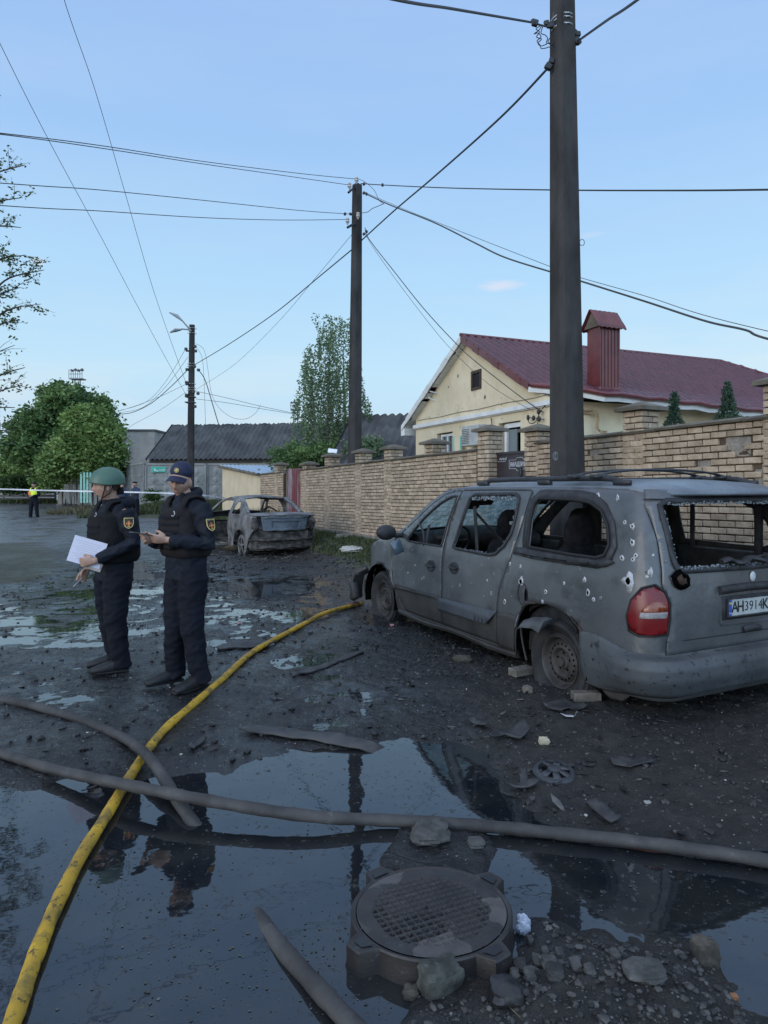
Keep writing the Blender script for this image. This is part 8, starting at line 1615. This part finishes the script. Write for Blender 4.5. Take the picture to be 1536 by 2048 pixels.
# --- man in the cap looking at a phone
c = gp(372, 1376); K = 1.05
P = dict(neck=(0, .0, 1.475), chest=(0, .0, 1.25), pelvis=(0, 0, .93), shL=(-.20, 0, 1.405), shR=(.20, .0, 1.405), elL=(-.285, -.02, 1.12), elR=(.275, .03, 1.11), wrL=(-.105, .235, 1.165), wrR=(.055, .275, 1.155),
    hipL=(-.088, 0, .90), hipR=(.088, 0, .90), knL=(-.11, .02, .50), knR=(.075, .045, .50), anL=(-.15, -.02, .09), anR=(.13, .02, .09), toeL=(-.165, .205, .022), toeR=(.18, .235, .022), hem=-.09, gaze=.0)
P['hands'] = [((P['wrL'], (.52, .85, .10), (-.45, .3, -.85), (-.2, .55, .8)), dict(curl=(.42, .5, .55, .6), thumb=[(.02, .030, -.006), (.045, .046, -.016), (.068, .050, -.030), (.088, .044, -.042)])), ((P['wrR'], (-.35, .9, .14), (.6, .2, -.75), (.3, .5, .8)), dict(curl=(.5, .6, .65, .7), thumb=[(.02, .030, -.006), (.045, .044, -.018), (.066, .046, -.032), (.082, .038, -.044)]))]
m2 = person('man in a navy cap and dark vest looking down at his phone', (c.x, c.y, gz(c.x, c.y)), R_(140), P, ((.0, .050, 1.610), (R_(34), R_(15), R_(-8)), 1.03), K, (mNavy, mNavy2, mShoe))
vest(m2, P, K, 1.02, 1.40, mt=mat('brown_black_armour', (.009, .007, .0085), (.016, .013, .014), 9, .8, bump=.002, bscale=120, spec=.25), puff=.034); badge(m2, (-.292, -.02, 1.26), (-1, -.02, .22), (0, 0, 1), .088); hook(m2, (-.09, .175, 1.36), .025)
q = MB(); q.loft([Vector((.095 * math.cos(a), -.015 + .09 * math.sin(a), 1.49 - .03 * math.sin(a))) for a in np.linspace(math.pi * .8, math.pi * 2.2, 16)], [(.045, .026)] * 16, n=10, side=(0, 0, 1)); bake(q, mNavy, 'collar', .012, m2, wrinkle(.006, 14, 14, 2), 2)
hc = Vector((.0, .046, 1.626)); M = rotm(R_(34), R_(7), R_(-8)); mCap = mat('navy_cap_cloth', (.010, .014, .040), (.014, .019, .052), 12, .8, bump=.001, bscale=120)
q = MB(); q.ell(hc + M @ Vector((0, -.006, .052)), (.086, .104, .088), M, 0, 32, 20, lambda p: 1 if p.z > -.08 else .96); cp_ = q.build('cap', mCap, None); cp_.parent = m2
q = MB()
def peak(u, v_):
    a = (u - .5) * 1.9; r0, r1 = .100, .175; r = r0 + (r1 - r0) * v_ * math.cos(a * .78) ** .5 if abs(a * .78) < 1.5 else r0; return hc + M @ Vector((math.sin(a) * .088 * (1 + .02 * v_), -.006 + math.cos(a) * .100 + (r - r0) * 1.0, .052 - .020 - .030 * v_ - .022 * (abs(u - .5) * 2) ** 2))
q.grid(peak, 20, 8); pk = q.build('cap_peak', mCap, None, solid=(.004, 0)); pk.parent = cp_
q = MB(); cc_ = hc + M @ Vector((0, .088, .092)); Mn = M @ Matrix.Rotation(R_(-32), 3, 'X') if 0 else M
for k in range(8):
    a = k * math.pi / 4 + math.pi / 8; q.add([hc + M @ Vector((.020 * r * math.sin(b_), .1000 - .035 * max(0, .0) - .25 * (.019 * r * math.cos(b_)) , .078 + .019 * r * math.cos(b_))) for r, b_ in ((.15, a - .3), (1.0, a - .22), (1.0, a + .22), (.15, a + .3))], [(0, 1, 2, 3)])
q.add([hc + M @ Vector((.008 * math.sin(b_), .101 - .25 * .008 * math.cos(b_), .078 + .008 * math.cos(b_))) for b_ in np.linspace(0, 6.283, 11)[:-1]], [tuple(range(10))]); o_ = q.build('cap_badge', mYl, None, smooth=0); o_.parent = cp_
q = MB(); d_ = Vector((.02, .98, .16)).normalized(); sx = Vector((1, 0, 0)); q.box(Vector((-.020, .395, 1.215)), (.075, .155, .009), Matrix.Rotation(R_(12), 3, 'X') @ Matrix.Rotation(R_(-8), 3, 'Z'), 0, .002); o_ = q.build('mobile_phone', mat('black_phone', (.012, .012, .014), None, rough=.2, spec=.8), None); tag(o_, 'black mobile phone held by the man in the cap', 'phone'); o_.matrix_world = wmat(m2)
# --- background figures
mHi = mat('hi_vis_yellow', (.78, .90, .06), (.70, .84, .05), 6, .6); mHiO = mat('hi_vis_orange', (.75, .22, .03)); mBlu = mat('blue_jacket', (.018, .035, .075), (.03, .05, .10), 8, .8); mOlv = mat('dark_olive_vest', (.018, .020, .018))
def stand(arms, hem=-.08): 
    P = dict(neck=(0, 0, 1.45), chest=(0, 0, 1.22), pelvis=(0, 0, .92), shL=(-.20, 0, 1.39), shR=(.20, 0, 1.39), hipL=(-.09, 0, .90), hipR=(.09, 0, .90), knL=(-.14, .02, .50), knR=(.14, .02, .50), anL=(-.17, 0, .09), anR=(.17, 0, .09), toeL=(-.21, .20, .022), toeR=(.21, .20, .022), hem=hem); P.update(arms); return P
def far(label, u, Y, z, rz, arms, hd, mats, hem=-.08, K=1.0):
    c = at(u, 0, Y); P = stand(arms, hem); return person(label, (c.x, Y, z), rz, P, hd, K, mats, .022), P
p3, P = far('distant police officer in a yellow high-visibility vest on the street', 68, 31.5, .0, R_(176), dict(elL=(-.27, .04, 1.12), elR=(.27, .04, 1.12), wrL=(-.07, .24, 1.10), wrR=(.07, .24, 1.08), hands=[(((-.07, .24, 1.10), (.9, .4, 0), (0, .3, 1), (0, 1, 0)), {}), (((.07, .24, 1.08), (-.9, .4, 0), (0, .3, 1), (0, 1, 0)), {})]), ((0, .03, 1.60), (0, R_(6), 0), 1.0), (mNavy2, mNavy2, mShoe), K=1.05)
vest(p3, P, 1.05, 1.08, 1.38, .02, mHi, 'high_visibility_vest'); q = MB(); q.box((.12, .165, 1.20), (.12, .03, .18), None, 0, .01); q.build('orange_patch', mHiO, None).parent = p3
q = MB(); q.ell((0, .02, 1.67), (.095, .11, .06)); q.build('police_cap', mNavy2, None).parent = p3
p4, P = far('distant man in a blue jacket with one hand at his mouth', 271, 30.5, .03, R_(150), dict(elL=(-.30, .12, 1.20), elR=(.25, -.02, 1.10), wrL=(-.06, .20, 1.46), wrR=(.26, .05, .86), hands=[(((-.06, .20, 1.46), (.5, -.2, .5), (0, 1, 0), (-.3, 0, 1)), dict(curl=(1, 1, 1, 1))), (((.26, .05, .86), (0, .1, -1), (1, 0, 0), (0, 1, 0)), {})]), ((0, .03, 1.60), (0, 0, 0), 1.0), (mBlu, mNavy2, mShoe), -.02)
q = MB(); q.ell((0, .03, 1.685), (.10, .125, .045)); q.build('flat_cap', mNavy2, None).parent = p4
q = MB(); q.loft([(0, .0, .98), (0, .02, 1.2), (0, .02, 1.36)], [(.15, .15), (.15, .16), (.11, .12)], n=16); bake(q, mOlv, 'waistcoat', .02, p4)
p5, P = far('person in dark navy clothes mostly hidden behind the helmeted man', 244, 29.5, .0, R_(20), dict(elL=(-.27, .0, 1.12), elR=(.27, .0, 1.12), wrL=(-.26, .06, .88), wrR=(.26, .06, .88), hands=[(((-.26, .06, .88), (0, .1, -1), (-1, 0, 0), (0, 1, 0)), {}), (((.26, .06, .88), (0, .1, -1), (1, 0, 0), (0, 1, 0)), {})]), ((0, .03, 1.60), (0, R_(20), 0), 1.0), (mBlu, mNavy2, mShoe), -.05)
